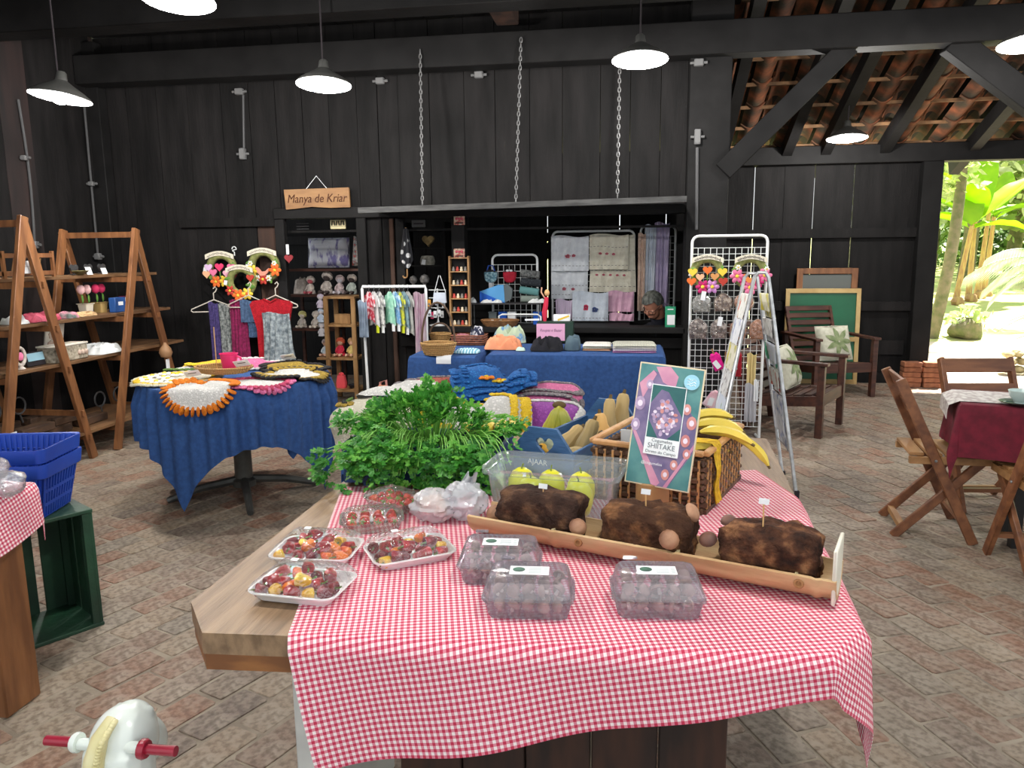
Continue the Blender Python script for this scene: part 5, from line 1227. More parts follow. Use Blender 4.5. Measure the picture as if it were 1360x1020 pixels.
pouch(652, 366, 7.085, .125, .12, mat('mint_print', (166, 198, 206), (90, 130, 146), sc=50, rough=.9, kind='voro'), 'pale mint printed pouch with a black bow', mat('blue_strap', (34, 74, 160), rough=.8), INK, True)
pouch(677, 366, 7.085, .125, .12, mat('red_pouch', (200, 32, 58), (176, 24, 48), sc=20, rough=.8), 'bright red pouch with a white bow', INK, PAPER)
bb = thing('tote_bag', 'folded bag in two blues standing on the counter shelf', 'bag', V((Yp(661, 397, 6.95).x, 6.95, Yp(672, 403, 6.9).z+.0065))); LB = mat('light_blue_cloth', (92, 160, 214), rough=.9); RB_ = mat('royal_blue_cloth', (30, 90, 190), rough=.9); GYC = mat('grey_cloth', (90, 98, 100), rough=.9)
MB().prism([(-.16, 0), (.07, 0), (-.16, .10)], .06, Matrix.Rotation(pi/2, 3, 'X'), (0, .03, 0)).build('panel', RB_, bb); MB().prism([(-.16, .10), (.07, 0), (.06, .16), (.01, .16)], .058, Matrix.Rotation(pi/2, 3, 'X'), (0, .03, 0)).build('panel', LB, bb); MB().prism([(.07, 0), (.13, .03), (.14, .12), (.09, .17), (.06, .16)], .055, Matrix.Rotation(pi/2, 3, 'X'), (0, .03, 0)).build('panel', GYC, bb)
def roll(px, py, Y, w_, h, d_, m, label, rot=0):
    c = Yp(px, py, Y); mb = MB(); M = Matrix.Rotation(rot, 3, 'Y')
    mb.loft([[c+M @ V((x, p[0], p[1])) for p in [(d_/2*cos(a)*abs(cos(a))**-.4 if abs(cos(a)) > 1e-3 else 0, h/2*sin(a)) for a in [2*pi*i/16 for i in range(16)]]] for x in (-w_/2, -w_*.48, w_*.48, w_/2)])
    mb.single('folded_textile', m, label, 'textile')
DKW = mat('dark_weave', (58, 66, 70), (30, 34, 40), sc=60, rough=.95, kind='voro', hi=.5, lo=.1)
roll(704, 364, 6.955, .17, .068, .085, mat('tweed_grey', (120, 122, 120), (60, 62, 64), sc=60, rough=.95), 'grey tweed textile on top of the folded pile', .12); roll(705, 375, 6.955, .18, .069, .085, DKW, 'dark woven textile in the middle of the folded pile', .1)
roll(703, 386.5, 6.955, .17, .068, .085, mat('teal_stripe', (84, 130, 130), (40, 44, 48), sc=30, rough=.95, kind='stripe', st=(0, .3, 1)), 'teal striped textile low in the folded pile', .15); roll(704, 397, 6.955, .16, .062, .085, mat('sage_cloth', (122, 132, 124), rough=.95), 'sage grey textile at the bottom of the folded pile')
# tiered table-top shelf on the counter
ts = thing('tiered_shelf', 'white and dark tiered table-top shelf on the counter', 'shelf', Yp(672, 432, 6.92)); ts.location.z = .84; MW[ts.name] = Matrix.Translation(ts.location)
zt = Yp(672, 403, 6.9).z; MB().box((0, 0, zt-.84), (.64, .16, .012)).build('upper_board', mat('dark_shelf_board', (40, 38, 40), rough=.6), ts)
for x in (-.31, .31):
    for y_ in (-.07, .07): MB().tube([(x, y_, 0), (x, y_, zt-.84)], .006, 6).build('leg', STEEL, ts)
MB().tube([(-.05, -.08, 0), (-.05, -.08, .085), (-.02, -.08, .10), (.30, -.08, .10), (.33, -.08, .08), (.33, -.08, 0)], .008, 8).build('front_rail', WHITEP, ts)
pile(V((Yp(652, 401, 6.86).x, 6.872, zt+.0065)), .20, .055, .03, WHITEFAB, 'white cloth spread over the left of the tiered shelf', seed=21, nsc=20); pile(V((Yp(714, 401, 6.86).x, 6.872, zt+.0065)), .18, .055, .035, WHITEFAB, 'white cloth bunched at the right of the tiered shelf', seed=22, nsc=20)
pile(V((Yp(628.5, 402, 6.9).x, 6.92, zt+.0065)), .07, .10, .045, WHITEFAB, 'rolled white cloth at the end of the tiered shelf', seed=23)
for px, m, lb in ((655, GYC, 'grey box under the tiered shelf'), (668, RB_, 'royal blue box under the tiered shelf'), (680, PAPER, 'white box under the tiered shelf'), (714, RB_, 'blue tin beside the red figurine')):
    c = Yp(px, 420, 6.98); t = thing('small_box', lb, 'box', V((c.x, 6.98, .838))); MB().box((0, 0, .055), (.075, .06, .11), bev=.004).build('carton', m, t); MB().box((0, 0, .112), (.078, .063, .006)).build('lid', m, t)
bs = round_basket(V((Yp(664, 430, 6.72).x, 6.725, .843)), .165, .10, .055, 'shallow brown basket of wrapped soaps on the counter ledge', mat('brown_basket', (140, 98, 58), (104, 70, 40), sc=30, rough=.6))
for i in range(7):
    c = V((Yp(664, 430, 6.72).x+(i-3)*.036, 6.725, .854+.004*(i % 2))); t = thing('wrapped_soap', 'wrapped soap lying in the shallow brown basket', 'soap', c, pi/2+R(-.1, .1), group='wrapped soaps in the basket'); MB().box((0, 0, .02), (.07, .03, .04), bev=.006).build('wrapper', [mat('soap_mint', (150, 196, 180), rough=.3), PAPER, mat('soap_grey', (160, 166, 160), rough=.3)][i % 3], t)
# jewellery stand
js = thing('jewellery_stand', 'white revolving earring stand on the counter', 'stand', V((Yp(582, 430, 6.74).x, 6.74, .8455)))
MB().lathe([(.075, 0), (.08, .008), (.04, .016), (.012, .03), (.008, .05), (.008, .33), (0, .335)], 20).build('base', WHITEP, js)
for zz in (.16, .25, .32):
    MB().tube([(-.08, 0, zz), (.08, 0, zz)], .004, 6).build('arm', WHITEP, js); MB().tube([(0, -.08, zz), (0, .08, zz)], .004, 6).build('arm', WHITEP, js)
for i, (x, zz, m) in enumerate(((-.09, .12, 'c8d0d8'), (-.06, .10, 'b02050'), (-.02, .11, 'e0e4e8'), (.03, .12, 'd8dce0'), (.07, .11, 'a8a8a8'), (.09, .20, 'e8e8ea'), (-.09, .21, 'e0a040'), (.0, .22, 'd0d4e0'))):
    q = V((Yp(582, 430, 6.74).x+x*.72, 6.70 if i % 2 else 6.693, .842+zz)); t = thing('earring_card', 'small earring card hanging on the white stand', 'card', q, group='earring cards on the stand'); MB().box((0, 0, 0), (.028, .002, .06)).build('card', mat('card_'+m, m, rough=.8), t); MB().ell((0, -.004, -.01), (.009, .004, .012), 8, 6).build('earring', STEEL, t)
wb = thing('drawstring_bag', 'white triangular drawstring bag hanging over the earring stand', 'bag', Yp(584, 402, 6.685)); MB().prism([(-.055, -.0), (.065, 0), (.06, .09), (-.045, .09)], .03, Matrix.Rotation(pi/2, 3, 'X')).build('pouch', mat('pale_blue_bag', (206, 214, 226), (186, 194, 208), sc=14, rough=.9), wb)
for a, b in ((-.045, 0), (.06, .012)): MB().tube([(a, -.01, .09), (b, -.01, .24)], .003, 5).build('cord', PAPER, wb)
# shelf unit inside the room, umbrella, small goods
iu = thing('dark_shelf_unit', 'black open shelf unit at the back of the counter room', 'shelf', (-1.95, 7.75, 0))
x0, x1 = Yp(541, 330, 7.7).x, Yp(593, 330, 7.7).x
for x in (x0, x1): MB().box((x, 7.75, .9), (.02, .28, 1.8)).build('side_panel', BLACKB, iu, world=True)
levels = [Yp(560, yy_, 7.62).z for yy_ in (305, 328, 352, 379, 408)]
for z_ in levels: MB().box(((x0+x1)/2, 7.75, z_-.008), (x1-x0, .28, .016)).build('shelf_board', BLACKB, iu, world=True)
c = Yp(570, 327, 7.68); t = thing('heart_box', 'heart-shaped pale wooden box on the dark shelf', 'box', V((c.x, 7.68, levels[1]))); MB().prism([(x, y_+.066) for x, y_ in heart(.12)], .05, Matrix.Rotation(pi/2, 3, 'X')).build('body', mat('raffia', (196, 172, 120), (160, 134, 86), sc=30, rough=.9), t)
MB().prism([(x, y_+.066) for x, y_ in heart(.105)], .004, Matrix.Rotation(pi/2, 3, 'X'), (0, -.05, 0)).build('lid', MC['raffia'], t)
c = Yp(568, 351, 7.68); t = thing('trinket_box', 'round white trinket box with a tag on the dark shelf', 'box', V((c.x, 7.68, levels[2]))); MB().lathe([(.07, 0), (.078, .03), (.07, .07), (.06, .09), (0, .095)], 18).build('body', mat('stone_grey', (170, 166, 154), (120, 118, 108), sc=30, rough=.8), t); MB().box((-.02, -.08, .03), (.04, .002, .05), Matrix.Rotation(.2, 3, 'Y')).build('tag', PAPER, t)
for px, lb, s_ in ((549, 'small round ceramic ornament beside a silver one', 1), (564, 'silver patterned ornament standing on the dark shelf', 1.15)):
    c = Yp(px, 377, 7.66); t = thing('ornament', lb, 'ornament', V((c.x, 7.66, levels[3]))); MB().lathe([(.02, 0), (.012, .012), (.035*s_, .03), (.042*s_, .055*s_), (.03*s_, .085*s_), (.008, .095*s_), (0, .1*s_)], 16).build('bowl', mat('ceramic_%d' % px, (206, 200, 196), (150, 146, 146), sc=30, rough=.3), t); MB().ell((0, -.042, .055*s_), (.016, .006, .016), 10, 6).build('medallion', mat('medal', (176, 170, 160), rough=.4, metal=.5), t)
um = thing('umbrella', 'closed black and white patterned umbrella hanging by the counter frame', 'umbrella', Yp(541, 366, 6.690)); 
MB().lathe([(.004, .42), (.02, .40), (.045, .2), (.05, .14), (.03, .09), (.012, .06)], 14, rib=.18, ribn=7).build('canopy', mat('umbrella_print', (208, 208, 208), (26, 26, 32), sc=13, rough=.7, kind='voro', lo=.26, hi=.33), um)
MB().tube([(0, 0, .42), (0, 0, .0)]+[(-.02+.02*cos(a), 0, -.0-.02*sin(a)) for a in [pi*i/6 for i in range(1, 7)]], .007, 8).build('handle', PINE, um)
wd = thing('display_cabinet', 'honey wood display case of tiny ornaments', 'display case', V((Yp(611, 395, 6.72).x, 6.722, .8455)))
zt = Yp(611, 340, 6.72).z-.8455; 
for x in (-.085, .085): MB().box((x, 0, zt/2), (.016, .06, zt), bev=.002).build('side', PINE, wd)
for k in range(6): MB().box((0, 0, .006+zt*k/5.2), (.155, .06, .010)).build('shelf', PINE, wd)
for k in range(1, 6):
    for j in range(4):
        q = V((Yp(611, 395, 6.72).x+(j-1.5)*.036, 6.722, .8455+.0112+zt*(k-1)/5.2)); mb = MB(); mb.lathe([(.012, 0), (.015, .014), (.009, .026), (.011, .034), (0, .042)], 10, None, q)
        mb.single('tiny_ornament', [mat('orn_red', (190, 70, 60), rough=.5), mat('orn_cream', (226, 210, 180), rough=.5), mat('orn_grey', (130, 126, 120), rough=.5)][(k+j) % 3], 'tiny ornament on a ledge of the honey wood display case', 'ornament', 'tiny ornaments in the display case')
PICF = mat('picture_print', (214, 196, 170), (190, 90, 80), sc=24, rough=.7, lo=.45, hi=.6)
for (px, py, w_, h), lb in (((610, 293, .10, .075), 'small printed tile hung high on the counter mullion'), ((610, 337, .10, .09), 'small cream plaque with red roses hung on the counter mullion')):
    t = thing('plaque', lb, 'plaque', Yp(px, py, 6.745)); MB().box((0, 0, 0), (w_, .012, h), bev=.004).build('tile', PICF, t); MB().box((0, -.007, -.02), (w_*.7, .002, .01)).build('print', INK, t)
    for k in range(3): MB().ell(((k-1)*.024, -.008, h*.2), (.012, .006, .012), 8, 6).build('rose', mat('rose_pink', (214, 90, 110), rough=.7), t)
lp = thing('price_plate', 'small dark lettered plate hung in the counter room', 'plate', Yp(556, 297, 6.80)); MB().box((0, 0, 0), (.125, .01, .06)).build('plate', mat('dark_grey_plate', (66, 66, 66), rough=.6), lp); MB().box((0, -.006, 0), (.09, .002, .012)).build('print', INK, lp)
gs = thing('card_holder', 'green card holder with a white slip at the end of the counter ledge', 'sign', V((Yp(890, 430, 6.72).x, 6.72, .842)))
MB().box((0, 0, .09), (.088, .014, .18), bev=.003).build('panel', mat('sign_green', (30, 140, 100), rough=.4), gs); MB().box((.006, -.008, .065), (.064, .002, .085)).build('slip', PAPER, gs); MB().box((.0, -.008, .155), (.05, .002, .008)).build('print', PAPER, gs)
# ================================================================ seated person behind the counter, head bent down
HSK = mat('skin', (176, 120, 96), rough=.55); HAIR = mat('grey_hair', (120, 122, 114), (62, 64, 60), sc=40, rough=.7, bump=.6, bsc=120, st=(1, 1, .4))
hp = Yp(868, 405, 7.02); pz = V((hp.x, 7.02, 0))
pe = thing('person', 'person with short grey hair and glasses in dark clothes bending over the counter', 'person', pz)
def L(p): return V(p)
hc = V((-.0, 0, hp.z)); fd = V((-.55, -.62, -.55)).normalized(); hu = V((-.30, -.38, .87)); hu = (hu-fd*hu.dot(fd)).normalized(); hs = fd.cross(hu)
HM_ = Matrix((hs, fd, hu)).transposed()           # head: x side, y forward, z up
mb = MB()
mb.ell(hc+HM_ @ V((0, .0, .02)), (.074, .092, .098), 20, 16, HM_); mb.ell(hc+HM_ @ V((0, .04, -.055)), (.055, .058, .062), 16, 12, HM_)
mb.ell(hc+HM_ @ V((0, .098, -.02)), (.014, .024, .024), 10, 8, HM_); mb.ell(hc+HM_ @ V((0, .088, -.068)), (.028, .016, .012), 10, 8, HM_)
for s_ in (-1, 1): mb.ell(hc+HM_ @ V((s_*.076, -.005, -.01)), (.012, .022, .032), 10, 8, HM_); mb.ell(hc+HM_ @ V((s_*.036, .075, -.025)), (.026, .024, .024), 10, 8, HM_)
nb = V((.07, .13, .80)); a = hc+HM_ @ V((0, -.03, -.06))
mb.tube([a, a.lerp(nb, .5), nb, V((.06, .15, .70))], [.055, .056, .062, .09], 14)
mb.ell((.05, .16, .67), (.20, .125, .15), 20, 14); mb.ell((.05, .16, .56), (.18, .12, .15), 20, 14); mb.ell((.04, .15, .42), (.165, .12, .2), 20, 14); mb.ell((.03, .12, .24), (.18, .16, .10), 18, 12)
for s_ in (-1, 1):
    sh = V((.05+s_*.19, .15, .73)); el = V((.02+s_*.24, .02, .50)); ha_ = V((s_*.10-.02, -.045, .62))
    mb.tube([sh, sh.lerp(el, .5), el, el.lerp(ha_, .5), ha_], [.062, .055, .046, .042, .032], 12)
    pm = ha_+V((-s_*.03, -.035, .005)); mb.ell(pm, (.036, .042, .018), 12, 8)
    for k in range(4): f0 = pm+V((-s_*(.01)+(k-1.5)*.017, -.032, 0)); mb.tube([f0, f0+V((0, -.028+.003*abs(k-1.5), -.004)), f0+V((0, -.046+.005*abs(k-1.5), -.018))], [.009, .0085, .007], 8)
    mb.tube([pm+V((s_*.0-s_*.03, .01, 0)), pm+V((-s_*.052, -.014, -.004)), pm+V((-s_*.054, -.034, -.01))], [.010, .009, .007], 8)
    hip = V((s_*.10+.03, .08, .22)); kn = V((s_*.13, -.02, .42)) if False else V((s_*.12+.03, -.02+.0, .24)); mb.tube([hip, kn, V((s_*.12+.03, -.03, .05)), V((s_*.12+.03, -.08, .03))], [.085, .065, .045, .04], 12)
body = mb.build('body', HSK, pe)
rm = body.modifiers.new('remesh', 'REMESH'); rm.mode = 'VOXEL'; rm.voxel_size = .007; rm.use_smooth_shade = True
sm = body.modifiers.new('smooth', 'SMOOTH'); sm.iterations = 4; sm.factor = .6
# hair shell over crown and back
hb_ = MB()
def hairf(u, v):
    t = -.95+2.52*v if False else v; az = u*2*pi; el = pi/2-(.02+1.72*t)
    lim = .62 if cos(az-pi/2) > .35 else 1.0
    el = pi/2-(.01+1.75*t*(lim if cos(az-pi/2) > .35 else 1-.22*max(0, cos(az-pi/2)+.3)))
    p = V((.082*cos(el)*cos(az), .101*cos(el)*sin(az), .02+.108*sin(el))); p *= 1+.035*noise.noise(p*60)
    return hc+HM_ @ p
hb_.grid(hairf, 36, 14, thick=.010); hb_.build('hair', HAIR, pe)
gl = MB()
for s_ in (-1, 1):
    gl.tube([hc+HM_ @ V((s_*.034+.026*cos(a), .102, -.008+.019*sin(a))) for a in [2*pi*i/14 for i in range(14)]], .0026, 5, closed=True); gl.tube([hc+HM_ @ V((s_*.060, .100, -.004)), hc+HM_ @ V((s_*.079, .06, .0)), hc+HM_ @ V((s_*.082, -.01, .0))], .0026, 5)
gl.tube([hc+HM_ @ V((-.008, .103, -.005)), hc+HM_ @ V((.008, .103, -.005))], .0025, 5); gl.build('glasses', INK, pe)
mb = MB(); mb.ell((.05, .16, .67), (.222, .147, .185), 24, 16); mb.ell((.05, .16, .56), (.20, .14, .18), 24, 16); mb.ell((.04, .15, .40), (.185, .14, .22), 24, 16)
for s_ in (-1, 1):
    sh = V((.05+s_*.19, .15, .73)); el = V((.02+s_*.24, .02, .50)); ha_ = V((s_*.10-.02, -.045, .62)); mb.tube([sh, sh.lerp(el, .5), el, el.lerp(ha_, .6)], [.076, .068, .058, .05], 14)
mb.tube([V((.055, .15, .76)), V(nb), a.lerp(nb, .42)], [.12, .085, .072], 16)
sh = mb.build('shirt', mat('navy_shirt', (24, 26, 40), (18, 18, 28), sc=14, rough=.9), pe); q = sh.modifiers.new('remesh', 'REMESH'); q.mode = 'VOXEL'; q.voxel_size = .009; q.use_smooth_shade = True
mb = MB()
mb.ell((.03, .12, .23), (.195, .175, .115), 20, 12)
for s_ in (-1, 1): mb.tube([V((s_*.10+.03, .08, .22)), V((s_*.12+.03, -.02, .24)), V((s_*.12+.03, -.03, .09))], [.098, .078, .06], 12)
tr_ = mb.build('trousers', mat('dark_trousers', (30, 30, 36), rough=.9), pe); q = tr_.modifiers.new('remesh', 'REMESH'); q.mode = 'VOXEL'; q.voxel_size = .01; q.use_smooth_shade = True
st = thing('stool', 'low dark stool under the seated person', 'stool', (hp.x+.03, 7.14, 0)); MB().lathe([(0, .085), (.16, .085), (.165, .10), (.155, .11), (0, .11)], 20).build('seat', DARKWOOD, st)
for a in (.7, 2.3, 3.9, 5.5): MB().tube([(.11*cos(a), .11*sin(a), .09), (.14*cos(a), .14*sin(a), 0)], .014, 8).build('leg', DARKWOOD, st)

# ================================================================ children's clothes rail
rl = thing('clothes_rail', 'low white clothes rail with baby clothes', 'clothes rail', (-1.97, 6.2, 0))
xa, xb, zt = -2.225, -1.70, 1.222
MB().tube([(xa, 6.2, .06), (xa-.02, 6.2, zt-.02), (xa-.015, 6.2, zt), (xb, 6.2, zt), (xb+.005, 6.2, zt-.02), (xb, 6.2, .06)], .012, 8).build('frame_tube', WHITEP, rl, world=True)
for x in (xa, xb):
    MB().tube([(x, 5.88, .10), (x, 5.90, .07), (x, 6.46, .07), (x, 6.48, .10)], .011, 8).build('foot', WHITEP, rl, world=True)
    for y_ in (5.9, 6.46): MB().lathe([(0, 0), (.018, .0), (.022, .02), (.018, .04), (0, .045)], 10, None, (x, y_, .02)).build('caster', INK, rl, world=True)
MB().tube([(xa, 6.2, .09), (xb, 6.2, .09)], .008, 8).build('cross_bar', WHITEP, rl, world=True)
def garment(px, m, label, w_=.15, h=.22, lean=.0, tagc=None):
    x = Yp(px, 382, 6.2).x; t = thing('baby_garment', label, 'baby clothes', V((x, 6.2, zt-.035)), .85, group=None)
    MB().tube([V((0, .0155*cos(a), .035+.0155*sin(a))) for a in [radians(-20+25*q) for q in range(10)]]+[V((0, -.004, .014)), V((0, 0, 0))], .0025, 5).build('hanger_hook', STEEL, t)
    def fn(u, v):
        a = (u-.5)*2; sh_ = -.05*abs(a)**1.4*(1-v*.5); wid = w_/2*(.75+.35*v); return V((.0015+.0055*cos(a*1.5)+lean*v, a*wid, sh_-h*v*(1-.25*abs(a)*0)+.004*sin(a*7)*v-.004))
    MB().grid(fn, 18, 12, thick=.0015).build('front', m, t)
    MB().grid(lambda u, v: (lambda p: V((-p.x+2*lean*v, p.y, p.z)))(fn(u, v)), 18, 12, thick=-.0015).build('back', m, t)
    for s_ in (-1, 1): MB().tube([(0, s_*w_*.36, -.04), (0+lean*.2, s_*w_*.55, -.09), (lean*.4, s_*w_*.58, -.13)], [.009, .009, .008], 8).build('sleeve', m, t)
    if tagc: MB().box((.0, -w_*.3, -h-.042), (.002, .045, .075)).build('price_tag', tagc, t)
GM = lambda n, a, b, sc=30: mat('baby_'+n, a, b, sc=sc, rough=.95, lo=.45, hi=.6)
YT = mat('yellow_tag', (214, 224, 40), rough=.8)
for px, m, lb, h, tg in ((489.5, GM('red', (190, 50, 70), (226, 200, 204)), 'red and white baby garment at the end of the rail', .17, None), (496, GM('white', (216, 216, 214), (190, 192, 192)), 'white baby garment beside the red one', .20, YT), (503, GM('dots', (208, 208, 204), (120, 120, 124)), 'white dotted baby garment', .20, PAPER), (517, GM('mint', (140, 202, 176), (176, 220, 200)), 'mint green baby garment', .19, PAPER), (524, GM('sky', (110, 160, 204), (190, 210, 226)), 'sky blue patterned baby garment', .19, PAPER), (529.7, GM('yellow', (206, 208, 60), (110, 130, 120)), 'yellow patterned baby garment', .20, YT), (535.4, GM('slate', (126, 156, 166), (90, 116, 130)), 'slate blue baby garment', .21, PAPER), (541.2, GM('grey', (176, 178, 172), (150, 150, 146)), 'long pale grey baby garment', .25, None)):
    garment(px, m, lb, h=h*1.35, tagc=tg)
hang(549, 564, 389, 470, 6.15, mat('mauve_scarf', (196, 180, 186), (176, 140, 160), sc=10, rough=.95, st=(4, 1, 1)), 'long pale mauve scarf hanging at the end of the clothes rail', 'scarf', 'scarf', waves=2, amp=.02)
hang(475, 487, 400, 448, 6.12, mat('blue_grey_cover', (156, 172, 190), (50, 56, 72), sc=5, rough=.8), 'blue and grey cloth hanging on the outer side of the clothes rail', 'hanging_cloth', 'cloth', waves=1, amp=.015)
# beige trolley bag beside the rail
bg = thing('shoulder_bag', 'beige canvas bag leaning beside the crochet table', 'bag', Zp(492, 580, 0)+V((.05, .1, 0)))
MB().loft([rrect(.20, .12, .03, 0), rrect(.25, .15, .04, .05), rrect(.26, .14, .04, .20), rrect(.20, .08, .03, .31)]).build('body', mat('beige_canvas', (196, 168, 124), (172, 144, 100), sc=10, rough=.9), bg)
MB().box((.04, -.02, .36), (.07, .05, .12), bev=.01).build('leather_tab', mat('tan_leather', (170, 108, 74), rough=.6), bg); MB().tube([(.0, 0, .30), (.02, 0, .44), (.07, 0, .46), (.08, 0, .32)], .010, 8).build('handle', mat('pink_strap', (214, 150, 140), rough=.7), bg)

# ================================================================ things in the low doorway
ds = thing('wall_shelf', 'dark plank shelf across the doorway holding dolls', 'shelf', (-2.95, 7.8, 0))
zs1 = Yp(430, 391, 7.7).z; zs2 = Yp(410, 436, 7.7).z; zs0 = Yp(420, 357, 7.75).z
for z_, xA, xB in ((zs1, -3.6, -2.75), (zs2, -3.6, -3.1), (zs0, -3.6, -2.7)): MB().box(((xA+xB)/2, 7.84, z_-.012), (xB-xA, .34, .024)).build('shelf_board', DARKWOOD, ds, world=True)
for x in (-3.58, -3.12): MB().box((x, 7.98, .55), (.03, .03, 1.1)).build('upright', DARKWOOD, ds, world=True)
def pillow(c, w_, h, d_, m, label, M=I3, extra=None):
    t = thing('pillow', label, 'pillow', c, M=M)
    def fn(sg):
        def f(u, v):
            a, b = 2*u-1, 2*v-1; e = max(0, (1-a**4)*(1-b**4))**.6; k = 1-.07*(1-abs(a*b)) if False else 1
            x = a*w_/2*(1-.10*(1-b*b)*abs(a)**6*0-.06*(1-abs(b))*abs(a)**4); z_ = b*h/2*(1-.06*(1-abs(a))*abs(b)**4)
            return V((x, sg*(d_/2*e+.003)+.004*noise.noise(V((x*12, z_*12, sg))), z_+h/2))
        return f
    mb = MB(); mb.grid(fn(-1), 20, 20); mb.grid(lambda u, v: fn(1)(1-u, v), 20, 20); mb.build('cover', m, t)
    mb = MB(); mb.tube([V((sx*w_/2*.995, 0, h/2+sy*h/2*.995)) for sx, sy in ((-1, -1), (1, -1), (1, 1), (-1, 1))], .006, 6, closed=True); mb.build('piping', m, t)
    return t
pillow(V((-3.155, 7.74, zs0+.016)), .45, .30, .12, mat('pillow_blue_print', (222, 224, 234), (128, 122, 176), sc=16, rough=.9, lo=.52, hi=.62, st=(1, 1, .4)), 'white pillow with blue-violet print lying in the doorway', M=Matrix.Rotation(-.12, 3, 'X'))
pillow(V((-2.795, 7.74, zs0+.022)), .20, .30, .10, mat('pillow_floral', (222, 206, 196), (200, 96, 86), sc=26, rough=.9, lo=.42, hi=.62, c3=(150, 160, 160)), 'floral pillow in red and grey standing at the doorway side', M=Matrix.Rotation(.1, 3, 'Y'))
LACE = mat('lace', (214, 204, 194), (170, 158, 150), sc=26, rough=.95, bump=.6, bsc=70); LACEP = mat('lace_pink', (226, 206, 206), (150, 130, 130), sc=26, rough=.95); DSK = mat('dark_doll_skin', (70, 58, 56), rough=.8)
for px, s_, dr, ho, sk, lb in ((412, .20, LACE, LACE, mat('rose_crochet', (190, 90, 100), rough=.9), 'crocheted beige doll with a rose face on the doorway shelf'), (434, .25, LACE, LACE, DSK, 'doll in a wide beige bonnet on the doorway shelf'), (451, .21, LACEP, LACEP, mat('dotted_skin', (206, 200, 206), rough=.8), 'doll in a spotted bonnet on the doorway shelf'), (467, .22, mat('sage_lace', (196, 204, 194), (160, 168, 160), sc=24, rough=.95), LACE, DSK, 'dark-faced doll in a sage dress on the doorway shelf')):
    c = Yp(px, 390, 7.72); doll(V((c.x, 7.74, zs1+.001)), s_, dr, ho, lb, sk)
pile(V((Yp(396, 370, 7.8).x-.01, 7.88, zs1)), .13, .14, .17, LACE, 'heap of beige crochet lace at the end of the doorway shelf', 'lace_heap', 'crochet lace', seed=31, nsc=20)
for px, lb in ((400, 'small doll with a yellow bonnet on the lower doorway shelf'), (418, 'pale doll lying on the lower doorway shelf')):
    c = Yp(px, 434, 7.7); doll(V((c.x, 7.74, zs2+.001)), .19, LACE, mat('yellow_bonnet', (206, 200, 130), rough=.9) if px == 400 else LACE, lb, mat('cream_skin', (226, 214, 200), rough=.8))
hs_ = thing('hanging_sign', 'small cream sign with dark figures hanging in the doorway', 'sign', Yp(449, 298, 6.9)); MB().box((0, 0, 0), (.15, .012, .085), bev=.005).build('board', mat('cream_board', (216, 204, 160), rough=.7), hs_)
for k in range(6): MB().box((-.055+k*.022, -.008, .012), (.010, .003, .045), Matrix.Rotation(.2*(-1)**k, 3, 'Y')).build('figure', INK, hs_)
wr_ = thing('wire_holder', 'dark wire holder hanging in the doorway', 'holder', Yp(402, 302, 6.9)); 
for k in range(4): MB().tube([(-.06, 0, -.04+k*.025), (.06, 0, -.04+k*.025)], .004, 5).build('wire', CONDUIT, wr_)
ht = thing('heart_tag', 'red felt heart tag hanging on the doorway edge', 'tag', Yp(384, 343, 6.74)); MB().prism(heart(.085), .012, Matrix.Rotation(pi/2, 3, 'X')).build('heart', mat('red_felt', (150, 54, 60), rough=.95), ht); MB().box((-.01, .0, .08), (.025, .01, .09)).build('card', PAPER, ht)
# tall honey wood display rack with dolls
dr_ = thing('display_rack', 'narrow honey wood ladder rack with hanging dolls beside the clothes rail', 'rack', (-2.91, 7.5, 0)); zt2 = zs1+.0015
xl, xr = Yp(437, 400, 7.45).x, Yp(473, 400, 7.45).x
for x in (xl, xr):
    for y_ in (7.36, 7.63): MB().box((x, y_, zt2/2-.0135), (.045, .03, zt2-.027), bev=.003).build('post', PINE, dr_, world=True)
for z_, ex_ in ((zt2-.015, .0), (Yp(460, 432, 7.4).z, 0), (Yp(460, 476, 7.4).z, .1), (Yp(460, 518, 7.4).z, .04)): MB().box(((xl+xr)/2-ex_/2, 7.495, z_), (xr-xl+.04+ex_, .30, .025), bev=.003).build('shelf_board', PINE, dr_, world=True)
zA, zB, zC = (Yp(460, q, 7.4).z+.0135 for q in (432, 476, 518))
t = thing('wooden_box', 'small pale wooden box on the upper rack shelf', 'box', V(((xl+xr)/2, 7.47, zA))); MB().box((0, 0, .045), (.17, .1, .09), bev=.003).build('body', PINE, t); MB().box((0, 0, .092), (.175, .105, .008)).build('lid', PINE, t)
doll(V((xl-.077, 7.49, zB)), .185, mat('blue_grey_dress', (166, 186, 196), (206, 196, 196), sc=20, rough=.9), LACEP, 'grey and blue rag doll sitting on the rack shelf'); doll(V((xl+.082, 7.49, zB)), .20, REDC, mat('orange_hair', (190, 80, 50), rough=.9), 'rag doll with orange hair and red dress on the rack shelf'); doll(V((xr-.082, 7.49, zB)), .20, mat('yellow_print', (214, 196, 120), (180, 150, 90), sc=24, rough=.9), mat('tan_hair', (170, 130, 90), rough=.9), 'rag doll in a yellow print dress on the rack shelf')
for (px, py, s_), lb, m in (((428, 409, .15), 'lilac doll bonnet hanging at the top of the rack', 'c8bccc'), ((430, 428, .15), 'pale blue doll hanging halfway up the rack', 'b8c4d4'), ((434, 446.5, .15), 'grey doll hanging above the rack shelf', 'bcb8bc')):
    doll(V((xl-.0225-.0365, 7.37, Yp(px, py, 7.37).z)), s_, mat('fab_'+m, m, rough=.9), mat('fab_'+m, m, rough=.9), lb, mat('fab2_'+m, (214, 206, 206), rough=.9), sit=False)
